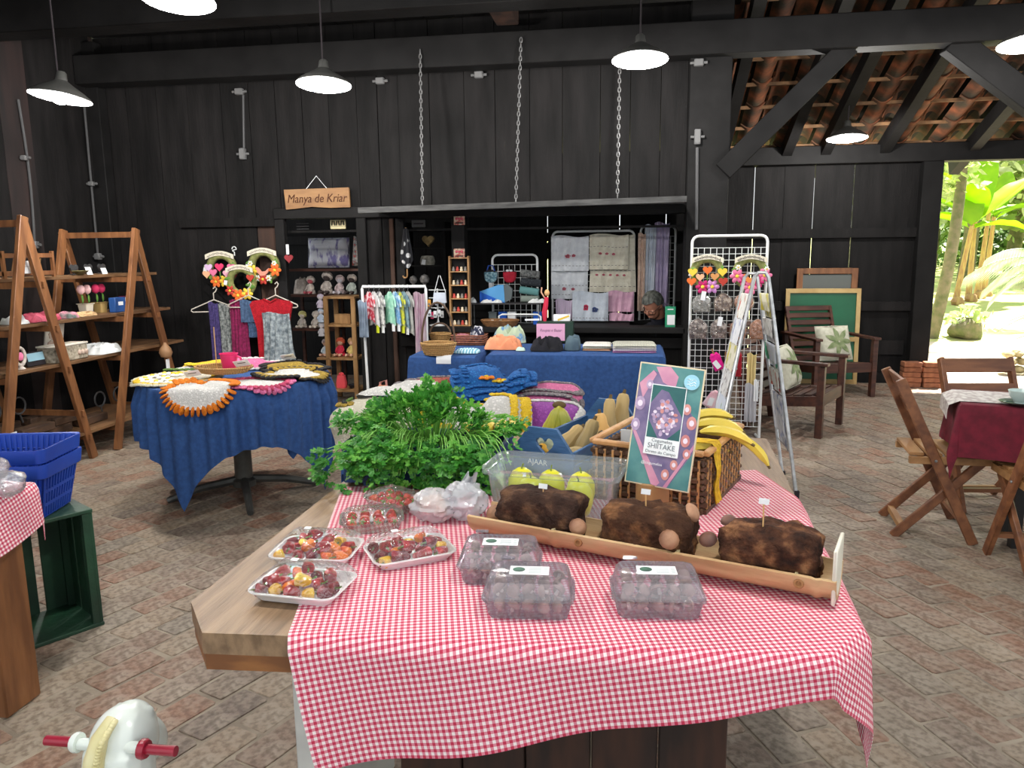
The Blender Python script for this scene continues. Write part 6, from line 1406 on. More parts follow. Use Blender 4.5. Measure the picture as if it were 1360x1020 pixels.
t = thing('coral_pouch', 'bright coral pouch on the lowest rack shelf', 'pouch', V((xl+.085, 7.47, zC))); MB().loft([rrect(.10, .08, .03, 0), rrect(.11, .09, .035, .05), rrect(.08, .05, .02, .13)]).build('body', mat('coral', (240, 84, 92), rough=.8), t); MB().ell((0, 0, .14), (.03, .02, .02), 8, 6).build('knot', MC['coral'], t)
t = thing('black_dish', 'flat black dish on the lowest rack shelf', 'dish', V((xr-.078, 7.47, zC))); MB().lathe([(.03, 0), (.052, .03), (.050, .034), (.03, .006), (0, .006)], 20).build('dish', INK, t); MB().ell((0, 0, .022), (.032, .032, .015), 10, 6).build('contents', DKW, t)

# ================================================================ name sign, wreaths, hangers
ns = thing('wooden_sign', 'live-edge wooden name board reading Manya de Kriar', 'sign', Yp(421, 264, 6.73))
a, b = Yp(378, 264, 6.73), Yp(464, 264, 6.73); w_ = (b-a).length
MB().prism([(-w_/2, .085), (w_/2, .092), (w_/2+.005, -.08), (w_*.2, -.082), (-.05, -.07), (-w_*.35, -.085), (-w_/2+.01, -.09)][::-1], .022, Matrix.Rotation(pi/2, 3, 'X'), (0, .011, 0)).build('board', mat('sign_wood', (160, 118, 70), (128, 88, 48), sc=3, rough=.5, st=(1, 4, 4)), ns)
text('Manya de Kriar', .105, mat('burnt_letters', (70, 34, 16), rough=.9), ns, Matrix.Translation((0, -.0125, .0)) @ Matrix.Rotation(pi/2, 4, 'X'), ext=.001, font_shear=.22, bold=0, sx=.86)
MB().tube([(-.1, 0, .085), (-.0, .01, .20), (.1, 0, .085)], .003, 5).build('cord', PAPER, ns)
WRG = mat('wreath_straw', (150, 152, 92), (110, 116, 66), sc=24, rough=.9, bump=.5, bsc=80); BANN = mat('banner_cream', (228, 220, 200), rough=.8); FY = mat('flower_yellow', (240, 206, 70), rough=.8); FO = mat('flower_orange', (232, 112, 44), rough=.8); FR = mat('flower_rust', (186, 60, 46), rough=.8); FP = mat('flower_pink', (228, 120, 160), rough=.8); FM = mat('flower_magenta', (196, 40, 110), rough=.8); FL = mat('flower_lilac', (204, 140, 200), rough=.8); FW = mat('flower_white', (240, 238, 230), rough=.8); HP = mat('heart_hot_pink', (232, 60, 110), rough=.7); HL = mat('heart_light_pink', (240, 176, 196), rough=.7); HPe = mat('heart_peach', (238, 180, 140), rough=.7); HLi = mat('heart_lilac', (222, 190, 226), rough=.7)
def wreath(c, r, label, items, M=None, bird=None):
    """face is local -Y"""
    M = M or I3; t = thing('wreath', label, 'wreath', c, M=M); RX = Matrix.Rotation(pi/2, 3, 'X')
    MB().tube([(r*.78*cos(a), 0, r*.78*sin(a)) for a in [2*pi*i/36 for i in range(36)]], r*.22, 10, closed=True, flat=1).build('ring', WRG, t)
    ban = [(r*.98*(2*i/12-1)*.92, r*.70+.22*r*sin(pi*i/12)) for i in range(13)]
    pol = [(x, y_+r*.14) for x, y_ in ban]+[(x, y_-r*.14) for x, y_ in ban[::-1]]
    bn = MB().prism(pol[::-1], .010, RX, (0, -r*.20, 0)).build('banner', BANN, t)
    MB().tube([(x*.85, -r*.20-.0105, y_+.012*sin(i*2.7)) for i, (x, y_) in enumerate([ban[0]]+[(ban[0][0]+(ban[-1][0]-ban[0][0])*k/40, r*.70+.22*r*sin(pi*k/40)) for k in range(1, 40)])], .0022, 4).build('script', INK, bn)
    for kind, x, z_, s_, m in items:
        p = V((x*r, -r*.26, z_*r)); s2 = s_*r
        if kind == 'h': MB().prism([(q[0]*1.0, q[1]) for q in heart(s2)], .012, RX, p).build('heart', m, t)
        elif kind == 'f':
            mb = MB()
            for k in range(6): a = k*pi/3; mb.ell(p+V((s2*.33*cos(a), 0, s2*.33*sin(a))), (s2*.24, .008, s2*.17), 8, 6, Matrix.Rotation(-a, 3, 'Y'))
            fl = mb.build('flower', m, t); MB().ell(p+V((0, -.008, 0)), (s2*.14, .008, s2*.14), 8, 6).build('flower_centre', FY if m is not FY else FO, fl)
        elif kind == 'l': MB().ell(p+V((0, .008, 0)), (s2*.5, .006, s2*.22), 8, 6, Matrix.Rotation(z_*3+x, 3, 'Y')).build('leaf', GREENLEAF, t)
        elif kind == 't': MB().tube([p, p+V((0, 0, -s2))], .005, 5).build('stalk', GREENLEAF, t)
    if bird: MB().prism([(x*r*.42, y_*r*.42) for x, y_ in ((-1, .5), (-.8, .7), (-.5, .55), (-.1, .05), (.5, .1), (1, .55), (.9, 0), (.4, -.5), (-.3, -.55), (-.75, -.1), (-.8, .3))], .014, RX, (0, -r*.24, -r*.35)).build('bird', bird, t)
    MB().box((-r*.95, -r*.26, -r*.05), (r*.22, .002, r*.28), Matrix.Rotation(.2, 3, 'Y')).build('price_tag', PAPER, t)
    return t
LV = [('l', -.75, -.35, .5, 0), ('l', .75, -.35, .5, 0), ('l', -.35, -.8, .5, 0), ('l', .4, -.8, .5, 0), ('l', .85, .2, .45, 0), ('l', -.85, .2, .45, 0)]
wreath(Yp(295, 357, 6.70), .155, 'wall wreath of pink hearts with a hot pink heart in its centre', LV+[('h', 0, .12, .55, HP), ('t', 0, -.1, .4, 0), ('h', -.7, .1, .5, HLi), ('h', -.85, -.3, .5, HPe), ('h', -.42, -.2, .5, FP), ('h', .45, -.28, .5, HL), ('h', .75, .1, .5, FP), ('h', .85, -.35, .5, HP), ('f', -.3, -.75, .65, FO), ('f', .25, -.72, .65, FY)])
wreath(Yp(321, 374, 6.60), .145, 'wall wreath with orange sunflowers hanging lowest of the three', LV+[('f', -.68, -.55, .6, FR), ('f', -.15, -.85, .75, FO), ('f', .45, -.75, .7, FY), ('h', .75, .25, .5, FR), ('l', .6, -.2, .5, 0)])
wreath(Yp(351, 353, 6.70), .155, 'wall wreath with a pink bird and orange flowers', LV+[('f', -.68, -.3, .7, FY), ('f', .78, -.25, .7, FO), ('f', 0, -.78, .6, FR), ('f', -.35, -.72, .35, FW), ('f', .35, -.72, .35, FW), ('f', -.75, .15, .3, FW), ('f', .75, .15, .3, FW)], bird=mat('bird_pink', (228, 150, 130), rough=.8))
wreath(Yp(939, 362, 6.10), .130, 'rack wreath of yellow and orange hearts with a magenta flower', LV+[('h', 0, .15, .55, FO), ('t', 0, -.05, .4, 0), ('h', -.85, .05, .55, FY), ('h', .85, .05, .55, FY), ('h', -.42, -.25, .5, HPe), ('h', .42, -.22, .5, mat('heart_tan', (214, 150, 90), rough=.8)), ('h', -.9, -.5, .55, FO), ('h', .9, -.5, .55, FR), ('f', -.25, -.82, .75, FM), ('f', .3, -.82, .75, FL)])
wreath(Yp(996, 362, 6.09), .130, 'rack wreath with an orange bird and pink flowers', LV+[('f', -.75, -.2, .75, FP), ('f', .8, -.15, .75, FP), ('f', 0, -.85, .8, FP), ('f', .45, -.55, .6, FM), ('f', -.4, -.5, .5, FM), ('f', -.7, .3, .3, FW), ('f', .9, .2, .3, FW)], bird=mat('bird_orange', (234, 140, 70), rough=.8))
hk = thing('wall_hook', 'white S-shaped wall hook above the sunflower wreath', 'hook', Yp(311, 331, 6.74)); MB().tube([V((.022*cos(a)*(1 if a > pi else -1), 0, .02*sin(a)*1.2)) for a in [2*pi*i/12 for i in range(10)]]+[V((0, 0, -.06))], .005, 6).build('wire', WHITEP, hk)
def hanger(px, py, Y, label, rz=0, w_=.20):
    c = Yp(px, py, Y); t = thing('clothes_hanger', label, 'hanger', c, rz)
    MB().tube([V((.0, 0, .10)), V((.02, 0, .118)), V((.032, 0, .10)), V((.02, 0, .075)), V((0, 0, .06)), V((0, 0, 0)), V((-w_, 0, -.085)), V((-w_*1.02, 0, -.10)), V((-w_*.95, 0, -.11)), V((w_*.95, 0, -.11)), V((w_*1.02, 0, -.10)), V((w_, 0, -.085)), V((0, 0, 0))], .0055, 6).build('wire', mat('pale_hanger', (206, 198, 186), rough=.5), t); return c
hanger(284, 398, 6.6, 'pale hanger carrying the purple and grey scarves', .35); hanger(330, 392, 6.515, 'pale hanger carrying the magenta scarf'); hanger(366, 392, 6.488, 'pale hanger carrying the red top and grey fur vest')
FUR = lambda n, a, b, sc=40: mat('wool_'+n, a, b, sc=sc, rough=1, bump=1, bsc=90, lo=.35, hi=.65)
hang(276, 289, 402, 490, 6.56, FUR('purple', (86, 72, 132), (58, 50, 96)), 'long purple knitted scarf', 'scarf', 'scarf', waves=1, amp=.01, fringe=.06)
hang(289, 304, 404, 490, 6.572, FUR('greyloop', (176, 180, 178), (90, 96, 96)), 'long grey looped scarf', 'scarf', 'scarf', waves=2, amp=.02, fringe=.08)
hang(302, 328, 399, 490, 6.530, FUR('magenta', (150, 36, 90), (112, 26, 66)), 'wide magenta knitted scarf', 'scarf', 'scarf', waves=1, amp=.012, taper=.8)
hang(318, 341, 399, 428, 6.500, FUR('denim', (84, 110, 146), (62, 84, 116)), 'blue knitted cowl hanging over the magenta scarf', 'cowl', 'cowl', waves=1, amp=.005)
hang(329, 340, 428, 448, 6.500, FUR('denim', 0, 0), 'end of a blue knitted scarf below the cowl', 'scarf', 'scarf', waves=1, amp=.01)
rd = thing('sweater', 'red knitted top on a hanger', 'top', Yp(365, 485, 6.46))
RK = FUR('red', (190, 24, 40), (160, 16, 32)); H0 = Yp(365, 397, 6.46).z-Yp(365, 485, 6.46).z
pr_ = [(-.14, 0), (.14, 0), (.145, H0*.55), (.20, H0*.92), (.17, H0*.97), (.06, H0), (0, H0*.955), (-.06, H0), (-.17, H0*.97), (-.20, H0*.92), (-.145, H0*.55)]
MB().prism(pr_, .03, Matrix.Rotation(pi/2, 3, 'X'), (0, .02, 0)).build('body', RK, rd); MB().tube([(-.06, -.012, H0), (0, -.014, H0*.95), (.06, -.012, H0)], .008, 6).build('neckline', RK, rd)
hang(345, 388, 416, 482, 6.385, FUR('furgrey', (176, 186, 190), (104, 116, 124), 30), 'fluffy grey fur vest in front of the red top', 'vest', 'vest', waves=1.5, amp=.025, taper=.85, fringe=.03, th=.02)
# ================================================================ round table with crochet doilies
rc = V((-2.41, 4.36)); rr_ = .55; rzt = .76
rt_ = thing('pedestal_table', 'round pedestal table with a grey star foot under a blue cloth', 'table', (rc.x, rc.y, 0))
MB().lathe([(0, rzt-.03), (rr_-.01, rzt-.03), (rr_, rzt-.02), (rr_, rzt), (0, rzt)], 48).build('table_top', PINE, rt_)
GYM = mat('grey_metal', (96, 96, 92), (74, 74, 72), sc=10, rough=.45, metal=.4)
MB().lathe([(.06, .08), (.055, .12), (.052, rzt-.03)], 20).build('column', GYM, rt_); MB().lathe([(0, .06), (.07, .06), (.075, .10), (.05, .12)], 20).build('hub', GYM, rt_)
for k in range(4): a = .55+k*pi/2; MB().tube([(.04*cos(a), .04*sin(a), .10), (.25*cos(a), .25*sin(a), .075), (.43*cos(a), .43*sin(a), .025), (.45*cos(a), .45*sin(a), .018)], [.028, .024, .02, .018], 8).build('foot', GYM, rt_)
sd_ = 1.74; M2 = Matrix.Rotation(radians(38), 2)
def rcl(u, v): return drape_disc(rc, rr_, rzt+.002, rc+M2 @ V(((u-.5)*sd_, (v-.5)*sd_*1.02)), out=.006, amp=.05, k=37, ph=.8)
MB().grid(rcl, 170, 170, thick=.002).single('tablecloth', BLUECL, 'blue tablecloth falling in deep folds with pointed corners over the round table', 'tablecloth')
HD = HeightField(rc.x-1, rc.y-1, rc.x+1, rc.y+1)
def doily(px, py, rx, ry, rot, m, mt, label, z=.006, scal=36, flowers=None, second=None):
    c = Zp(px, py, rzt+z); c2 = V((c.x, c.y)); Mr = Matrix.Rotation(rot, 2); Bf = HD.base()
    t = thing('crochet_doily', label, 'crochet doily', (c.x, c.y, rzt+.004))
    def f(r_, a):
        P = c2+Mr @ V((rx*r_*cos(a), ry*r_*sin(a))); b = Bf(P.x, P.y); d = max(0, (P-rc).length-rr_-.008); q = drape_disc(rc, rr_+.008, rzt+.0045+b, P, out=.012+b, amp=.0)
        if d > 0: n_ = (P-rc).normalized(); q += V((n_.x, n_.y, 0))*d*.42
        return q
    MB().grid(lambda u, v: f(.86*v, u*2*pi)+V((0, 0, .008+.006*(1-v))), 44, 7).build('centre', m, t, world=True)
    for ring, (rad, s_, mm) in enumerate([(.90, .024, mt)]+([(.98, .024, second)] if second else [])):
        mb = MB(); n = int(scal*(1+.1*ring))
        for i in range(n):
            a = 2*pi*(i+.5*ring)/n; p = f(rad+.03, a); q = f(rad-.1, a); d = (p-q).normalized(); mb.ell(p+V((0, 0, .010)), (s_*1.15, s_*.9, .009), 8, 6, frame(d, V((0, 0, 1)) if abs(d.z) < .8 else V((d.y, -d.x, .3))), nz=.25, nsc=60)
        mb.build('scalloped_border', mm, t, world=True)
    st_ = []
    for i in range(90):
        for q in range(41):
            a, r_ = i/90*2*pi, q/40*1.07; P = c2+Mr @ V((rx*r_*cos(a), ry*r_*sin(a))); st_.append((P.x, P.y, Bf(P.x, P.y)+(.017 if r_ < .8 else .022)))
    if flowers:
        for (r_, a, m1, m2) in flowers:
            P = c2+Mr @ V((rx*r_*cos(a), ry*r_*sin(a))); st_.append((P.x, P.y, Bf(P.x, P.y)+.038, .045)); p = f(r_, a)+V((0, 0, .018)); mb = MB()
            for k in range(6): b = k*pi/3; mb.ell(p+V((.024*cos(b), .024*sin(b), 0)), (.018, .013, .008), 8, 5, rotz(b))
            fl = mb.build('flower', m1, t, world=True); MB().ell(p+V((0, 0, .007)), (.014, .014, .008), 8, 5).build('flower_centre', m2, fl, world=True)
    for q in st_: HD.stamp(*q)
doily(255, 487, .22, .2, 0, Ywhite, Ygreen, 'white doily with green edging at the back left', z=.006)
doily(293, 484, .24, .20, 0, Yyel, Yyel, 'yellow doily behind the pink cup', z=.008)
doily(345, 485, .24, .20, 0, Ypink, Ywhite, 'pale pink doily at the back of the round table', z=.010)
doily(393, 489, .22, .18, .3, Ymust, Ydk, 'mustard doily with dark edging at the back right', z=.010)
doily(236, 503, .23, .25, .2, Ycream, Yyel, 'cream doily with rows of daisies at the left of the round table', z=.012, flowers=[(.75, a, FW, FY) for a in (2.4, 2.9, 3.4, 3.9, 4.4, 4.9)]+[(.35, a, FW, FY) for a in (2, 3.2, 4.4)], second=Ycream)
doily(338, 508, .21, .17, .1, Ywhite, Yrose, 'white doily with a double pink petal border', z=.014, second=Ypink)
doily(387, 497, .21, .18, .2, Ywhite, Ymust, 'white doily with mustard and dark scalloped border', z=.022, second=Ydk)
doily(265, 514, .21, .17, .1, Ywhite, Yor, 'white doily with bright orange border at the table front', z=.022)
wtc = Zp(298, 499, rzt+.03); wtz = rzt+.006+max(HD.top(wtc.x+x, wtc.y+y_, .05) for x, y_ in ((0, 0), (.09, 0), (-.09, 0), (0, .05), (0, -.05), (.13, 0), (-.13, 0)))
wt = round_basket(V((wtc.x, wtc.y, wtz)), .17, .12, .035, 'flat oval wicker tray in the middle of the doilies', WICK)
PKC = mat('pink_plastic', (226, 44, 112), (206, 34, 98), sc=4, rough=.35)
cu = thing('pink_mug', 'pink plastic mug standing on the wicker tray', 'mug', V((wtc.x+.02, wtc.y+.03, wtz+.0105))); MB().lathe([(0, 0), (.038, 0), (.05, .095), (.055, .098), (.054, .10), (.047, .098), (.036, .006), (0, .006)], 24).build('cup', PKC, cu); MB().tube([(.048, 0, .085), (.075, 0, .075), (.075, 0, .04), (.045, 0, .025)], .007, 8).build('handle', PKC, cu)
stk = MB().tube([V((wtc.x-.045, wtc.y, wtz+.0105)), V((wtc.x-.045, wtc.y, wtz+.27))], .003, 6); stk.single('thin_stick', PICK, 'thin upright stick standing beside the pink mug', 'stick')
for (px, py), lb in (((322, 497), 'white price card on the wicker tray'), ((383, 478), 'white price card on the mustard doily'), ((256, 502), 'white price card on the daisy doily')):
    cp3 = Zp(px, py, rzt+.045); cp3.z = max(rzt+.006+HD.top(cp3.x, cp3.y, .05), wtz+.044 if px == 322 else 0)+.004; t = thing('price_card', lb, 'price card', cp3); MB().box((0, 0, .012), (.09, .002, .05), frame((1, .1, .15), (0, -.7, .7))).build('card', PAPER, t); MB().box((0, -.003, .014), (.05, .001, .006), frame((1, .1, .15), (0, -.7, .7))).build('writing', INK, t)

# ================================================================ ladder shelves along the left wall
lad = thing('ladder_shelf', 'honey wood A-frame ladder shelving along the dark left wall', 'shelf', (-4.3, 5.2, 0))
XA, XB = -3.97, -4.62
units = ((4.61, 1.76, 4.17, 5.06), (5.78, 1.71, 5.29, 6.27))
for (ya, za, f0, f1) in units:
    for X_ in (XA, XB):
        MB().bar((X_, f0, 0), (X_, ya-.012, za), .068, .032, (1, 0, 0), bev=.003).build('leg', HONEY, lad, world=True); MB().bar((X_-.032, f1, 0), (X_-.032, ya+.012, za-.01), .068, .032, (1, 0, 0), bev=.003).build('leg', HONEY, lad, world=True)
    MB().bar((XB, ya, za-.045), (XA, ya, za-.045), .03, .045).build('cross_bar', HONEY, lad, world=True)
    for z_ in (1.31, 1.0, .70, .17, .36):
        for f in (f0, f1):
            y_ = f+(ya-f)*z_/za
            if z_ == .36 and f == f0: continue
            MB().bar((XB, y_, z_), (XA, y_, z_), .025, .04).build('cross_bar', HONEY, lad, world=True)
BOARD = mat('shelf_plank', (128, 94, 62), (96, 68, 44), sc=3, rough=.6, st=(5, 1, 1))
ZB = (1.355, 1.045, .745, .215)
for z_, (y0, y1), xw in zip(ZB, ((3.5, 6.25), (3.4, 6.3), (3.35, 6.4), (3.3, 6.0)), (.30, .44, .52, .60)):
    MB().box((-4.29, (y0+y1)/2, z_-.0125), (xw, y1-y0, .023), bev=.002).build('shelf_board', BOARD, lad, world=True)
def onsh(px, py, lv, X_=-4.15): p = Xp(px, py, X_); return V((X_, p.y, ZB[lv]+.001))
def card(c, w_, h, m, label, rz=pi/2, lean=.15, name='price_card', cat='price card'):
    t = thing(name, label, cat, c, M=rotz(rz) @ Matrix.Rotation(-lean, 3, 'X')); MB().box((0, 0, h/2), (w_, .003, h)).build('card', m, t); MB().box((0, -.0025, h*.55), (w_*.6, .001, h*.06)).build('writing', LBLT, t)
# top shelf: small wooden crate with cards, candle dish, cards
t = thing('wooden_caddy', 'small honey wood caddy with tags on the top ladder shelf', 'caddy', onsh(28, 366, 0))
for x, y_ in ((-.07, -.22), (-.07, .22), (.07, -.22), (.07, .22)): MB().box((x, y_, .09), (.02, .02, .18)).build('post', HONEY, t)
for z_ in (.03, .15): 
    for x in (-.07, .07): MB().box((x, 0, z_), (.014, .46, .03)).build('rail', HONEY, t)
for k in range(5): MB().tube([(.0, -.16+k*.08, .03), (.02, -.15+k*.08, .13)], .004, 6).build('utensil', PINE, t)
card(onsh(34, 366, 0, -4.06)+V((.02, 0, .03)), .055, .085, PAPER, 'white tag hanging on the honey wood caddy'); card(onsh(120, 366, 0), .06, .06, PAPER, 'white folded card beside the dark dish', lean=.3); card(onsh(140, 366, 0), .06, .05, PAPER, 'white folded card leaning by the slate hearts', lean=.3)
t = thing('dish', 'small dark crescent dish on the top ladder shelf', 'dish', onsh(107, 366, 0)); MB().lathe([(.02, 0), (.06, .03), (.056, .034), (.018, .006), (0, .006)], 18).build('dish', mat('olive_dish', (92, 84, 48), rough=.4), t); MB().ell((0, 0, .01), (.03, .03, .008), 8, 6).build('contents', INK, t)
for px, lb in ((98, 'grey slate heart behind the dark dish'), (117, 'small slate heart behind the white card'), (135, 'grey slate heart behind the second card')):
    t = thing('slate_heart', lb, 'ornament', onsh(px, 366, 0, -4.3)); MB().prism([(x, y_+.045) for x, y_ in heart(.09)], .012, frame((0, 1, 0), (1, 0, 0)) @ I3).build('heart', CONDUIT, t); MB().box((0, 0, .004), (.03, .05, .008)).build('base', CONDUIT, t)
# second shelf: textiles, tulips in pots, blue box
pile(V((-4.22, 4.30, ZB[1]+.001)), .22, .40, .07, mat('lace_green', (196, 208, 176), (150, 166, 140), sc=24, rough=.95), 'pale green lace cloths folded on the second ladder shelf', seed=41); pile(V((-4.15, 4.63, ZB[1]+.001)), .15, .13, .06, WHITEFAB, 'white lace cloth hanging over the second shelf edge', seed=42)
pile(V((-4.18, 4.87, ZB[1]+.001)), .20, .30, .06, mat('berry_cloth', (150, 40, 62), (190, 90, 110), sc=14, rough=.95), 'berry red folded cloth on the second ladder shelf', seed=43); pile(V((-4.15, 5.11, ZB[1]+.001)), .15, .13, .05, mat('pink_print', (206, 130, 150), (90, 100, 96), sc=20, rough=.95), 'pink print cloth beside the tulip pots', seed=44); pile(V((-4.135, 5.29, ZB[1]+.001)), .10, .18, .035, mat('straw_lace', (206, 176, 130), (150, 116, 80), sc=24, rough=.95), 'straw coloured lace lying before the tulip pots', seed=45)
def tulips(px, py, m, label, pot, plab, n=2):
    c = onsh(px, py, 1, -4.265); p = thing('flower_pot', plab, 'pot', c); MB().loft([rrect(.07, .07, .01, 0), rrect(.085, .085, .012, .075), rrect(.10, .10, .012, .08), rrect(.10, .10, .012, .085)]).build('pot', pot, p); MB().box((0, 0, .08), (.07, .07, .01)).build('soil', PAPER, p)
    for k in range(n):
        q = c+V((0, -.035+k*.07, .07)); f = thing('felt_tulip', label, 'flower', q, group=label); MB().tube([(0, 0, 0), (.005, .004, .05), (0, 0, .09)], .004, 6).build('stem', GREENLEAF, f); MB().lathe([(.006, .085), (.024, .10), (.030, .125), (.022, .15), (.012, .158), (0, .15)], 12, rib=.12, ribn=3).build('bloom', m, f); MB().ell((.008, 0, .05), (.006, .012, .03), 8, 6).build('leaf', GREENLEAF, f)
tulips(115, 418, mat('tulip_pale', (236, 190, 190), rough=.8), 'pale pink felt tulip in a cream pot', BANN, 'cream pot with two pale felt tulips'); tulips(134, 416, mat('tulip_hot', (214, 50, 100), rough=.8), 'hot pink felt tulip in a straw pot', mat('straw_pot', (190, 160, 100), rough=.8), 'straw coloured pot with two hot pink felt tulips')
t = thing('gift_box', 'blue printed box standing on the second ladder shelf', 'box', onsh(157, 415, 1, -4.15)); MB().box((0, 0, .06), (.06, .13, .12), bev=.004).build('carton', mat('blue_carton', (40, 84, 150), rough=.5), t); MB().box((.031, .0, .07), (.001, .06, .03)).build('print', PAPER, t)
t = thing('gift_box', 'white box with a pink edge behind the blue box', 'box', onsh(169, 413, 1, -4.25)); MB().box((0, 0, .055), (.06, .10, .11), bev=.004).build('carton', PAPER, t); MB().box((.0, .0, .113), (.062, .102, .006)).build('lid', mat('berry_lid', (150, 40, 90), rough=.6), t)
# third shelf: picture, decorated box, phone, napkins, small frame
t = thing('shell_picture', 'square white picture with three shells on the third ladder shelf', 'picture', onsh(70, 478, 2, -4.3)); Mx = frame((0, 1, 0), (.2, 0, 1)); MB().box(Mx @ V((0, 0, .13)), (.19, .012, .26), Mx, .003).build('panel', mat('cream_panel', (214, 208, 196), rough=.8), t)
for a, b in ((-.03, .19), (-.04, .10), (.045, .12)): MB().prism(disc(.035, 16, .04, (0, 0), .08, 8), .008, Mx @ Matrix.Rotation(pi/2, 3, 'X'), Mx @ V((a, -.006, b))).build('shell', mat('shell', (176, 146, 130), (206, 186, 170), sc=40, rough=.7), t)
t = thing('shell_box', 'low stone-look box with shells on the third ladder shelf', 'box', onsh(85, 478, 2, -4.12)); MB().box((0, 0, .055), (.14, .34, .11), bev=.006).build('body', mat('stone_box', (190, 180, 160), (120, 112, 96), sc=40, rough=.8), t); MB().box((0, 0, .115), (.15, .35, .012), bev=.003).build('lid', mat('cream_panel', 0), t)
for k in range(3): MB().ell((.072, .08+.035*k, .05), (.010, .02, .02), 8, 6).build('shell', MC['shell'], t)
pile(onsh(132, 470, 2), .26, .30, .075, WHITEFAB, 'folded white napkins on the third ladder shelf', seed=46, cr=.01)
t = thing('phone_stand', 'dark tablet showing a pale blue screen on the third ladder shelf', 'tablet', onsh(47, 485, 2, -4.12)); MB().box((0, 0, .05), (.014, .17, .10), Matrix.Rotation(-.2, 3, 'Y'), .003).build('case', INK, t); MB().box((.010, 0, .065), (.001, .15, .055), Matrix.Rotation(-.2, 3, 'Y')).build('screen', mat('pale_screen', (150, 190, 206), rough=.3), t)
t = thing('oval_frame', 'small oval flower ornament on the third ladder shelf', 'ornament', onsh(28, 487, 2, -4.1)); MB().lathe([(.03, 0), (.012, .02), (.012, .03)], 10).build('base', LACE, t); Mo = frame((0, 1, 0)); MB().tube([Mo @ V((.042*cos(a), 0, .085+.06*sin(a))) for a in [2*pi*i/20 for i in range(20)]], .012, 8, closed=True).build('rim', LACE, t); MB().ell((.004, 0, .085), (.01, .025, .03), 10, 8).build('rose', FP, t)
t = thing('gourd', 'round brown gourd hanging by the far ladder leg', 'gourd', Xp(220, 466, -3.9)); MB().lathe([(0, -.06), (.04, -.05), (.055, -.015), (.045, .02), (.02, .05), (.012, .07), (0, .07)], 16).build('body', mat('gourd_skin', (150, 112, 78), rough=.6), t); MB().box((.01, .0, -.11), (.002, .05, .08)).build('tag', PAPER, t)
# bottom shelf: wood offcuts, wire toys
random.seed(5)
for i in range(14):
    lay, q = divmod(i, 8); row, col = q % 2, q//2; Lw = R(.26, .32)
    t = thing('wood_offcut', 'rough dark wooden offcut heaped on the bottom ladder shelf', 'wood', V((-4.40+.24*row+R(-.02, .02), 4.20+col*.36+(.12 if lay else 0), .2175+.0565*lay)), pi/2+R(-.05, .05), group='wood offcuts on the bottom shelf'); MB().box((0, 0, .028), (Lw, R(.07, .11), .056), bev=.006).build('block', mat('old_wood', (96, 70, 50), (58, 42, 32), sc=5, rough=.8, st=(1, 6, 6)), t); MB().ell((R(-.1, .1), -.0, .0562), (.012, .012, .0003), 8, 5).build('knot', BTIP, t)
for px, py, lb in ((20, 590, 'white tag hanging from the wood heap near the blue basket'), (80, 590, 'curled white tag on the wood heap')): card(Xp(px, py, -3.94)+V((0, 0, -.03)), .05, .11, PAPER, lb, lean=0)
for i, (px, py) in enumerate(((62, 545), (70, 570), (160, 560), (178, 545))):
    c = Xp(px, py, -4.15); t = thing('wire_toy', ['bent wire toy above the wood heap', 'wire ring toy on the wood heap', 'dark wire ornament on the far end of the bottom shelf', 'grey metal bird ornament near the blue round table'][i], 'ornament', V((-4.28, (4.50, 4.72, 5.55, 5.78)[i], (.4005, .4005, .2885, .2885)[i]))); MB().tube([(.0, .06*cos(a), .06+.06*sin(a)) for a in [2*pi*k/16 for k in range(16)]], .007, 6, closed=True).build('ring', CONDUIT, t); MB().tube([(0, 0, .0), (0, .02, -.066)], .006, 6).build('leg', CONDUIT, t)

# ================================================================ left foreground: second gingham table, crate, basket, rocking horse
lt = thing('side_table', 'solid honey wood table at the left under a gingham cloth', 'table', (-2.6, 1.55, 0))
lpoly = [(-3.3, .9), (-1.98, .9), (-1.955, 2.18), (-3.3, 2.2)]
MB().prism(lpoly, .05, None, (0, 0, .71)).build('table_top', HONEY, lt, world=True)
for x, y_ in ((-2.075, 2.09), (-2.075, 1.0), (-3.2, 1.0), (-3.2, 2.1)): MB().box((x, y_, .355), (.13, .15, .71), bev=.006).build('leg', PINE if False else HONEY, lt, world=True)
lp2 = P2(lpoly); gc = V((-2.55, 1.52)); Mg = Matrix.Rotation(radians(12), 2)
MB().grid(lambda u, v: drape_poly(lp2, .762, gc+Mg @ V(((u-.5)*1.72, (v-.5)*1.36)), out=.012, amp=.03, k=16), 90, 70, thick=.0015, uvf=lambda u, v: (u*1.72, v*1.36)).single('tablecloth', GING, 'red and white gingham cloth with a corner hanging off the left table', 'tablecloth')
BAGC = clear('bag_film', (240, 240, 244), diff=.22, gloss=.22, rough=.15, bump=1, bsc=30)
t = thing('plastic_bag', 'clear crinkled plastic bag tied in a knot on the left gingham table', 'bag', Zp(6, 650, .77)+V((-.06, -.02, 0)))
MB().ell((-.02, 0, .055), (.10, .09, .06), 24, 16, nz=.25, nsc=18).build('pouch', BAGC, t); MB().ell((.10, .0, .03), (.045, .05, .04), 16, 12, nz=.4, nsc=30).build('tail', BAGC, t); MB().ell((-.03, 0, .045), (.06, .055, .04), 14, 10).build('contents', mat('bag_contents', (206, 170, 170), (170, 120, 124), sc=14, rough=.6), t)
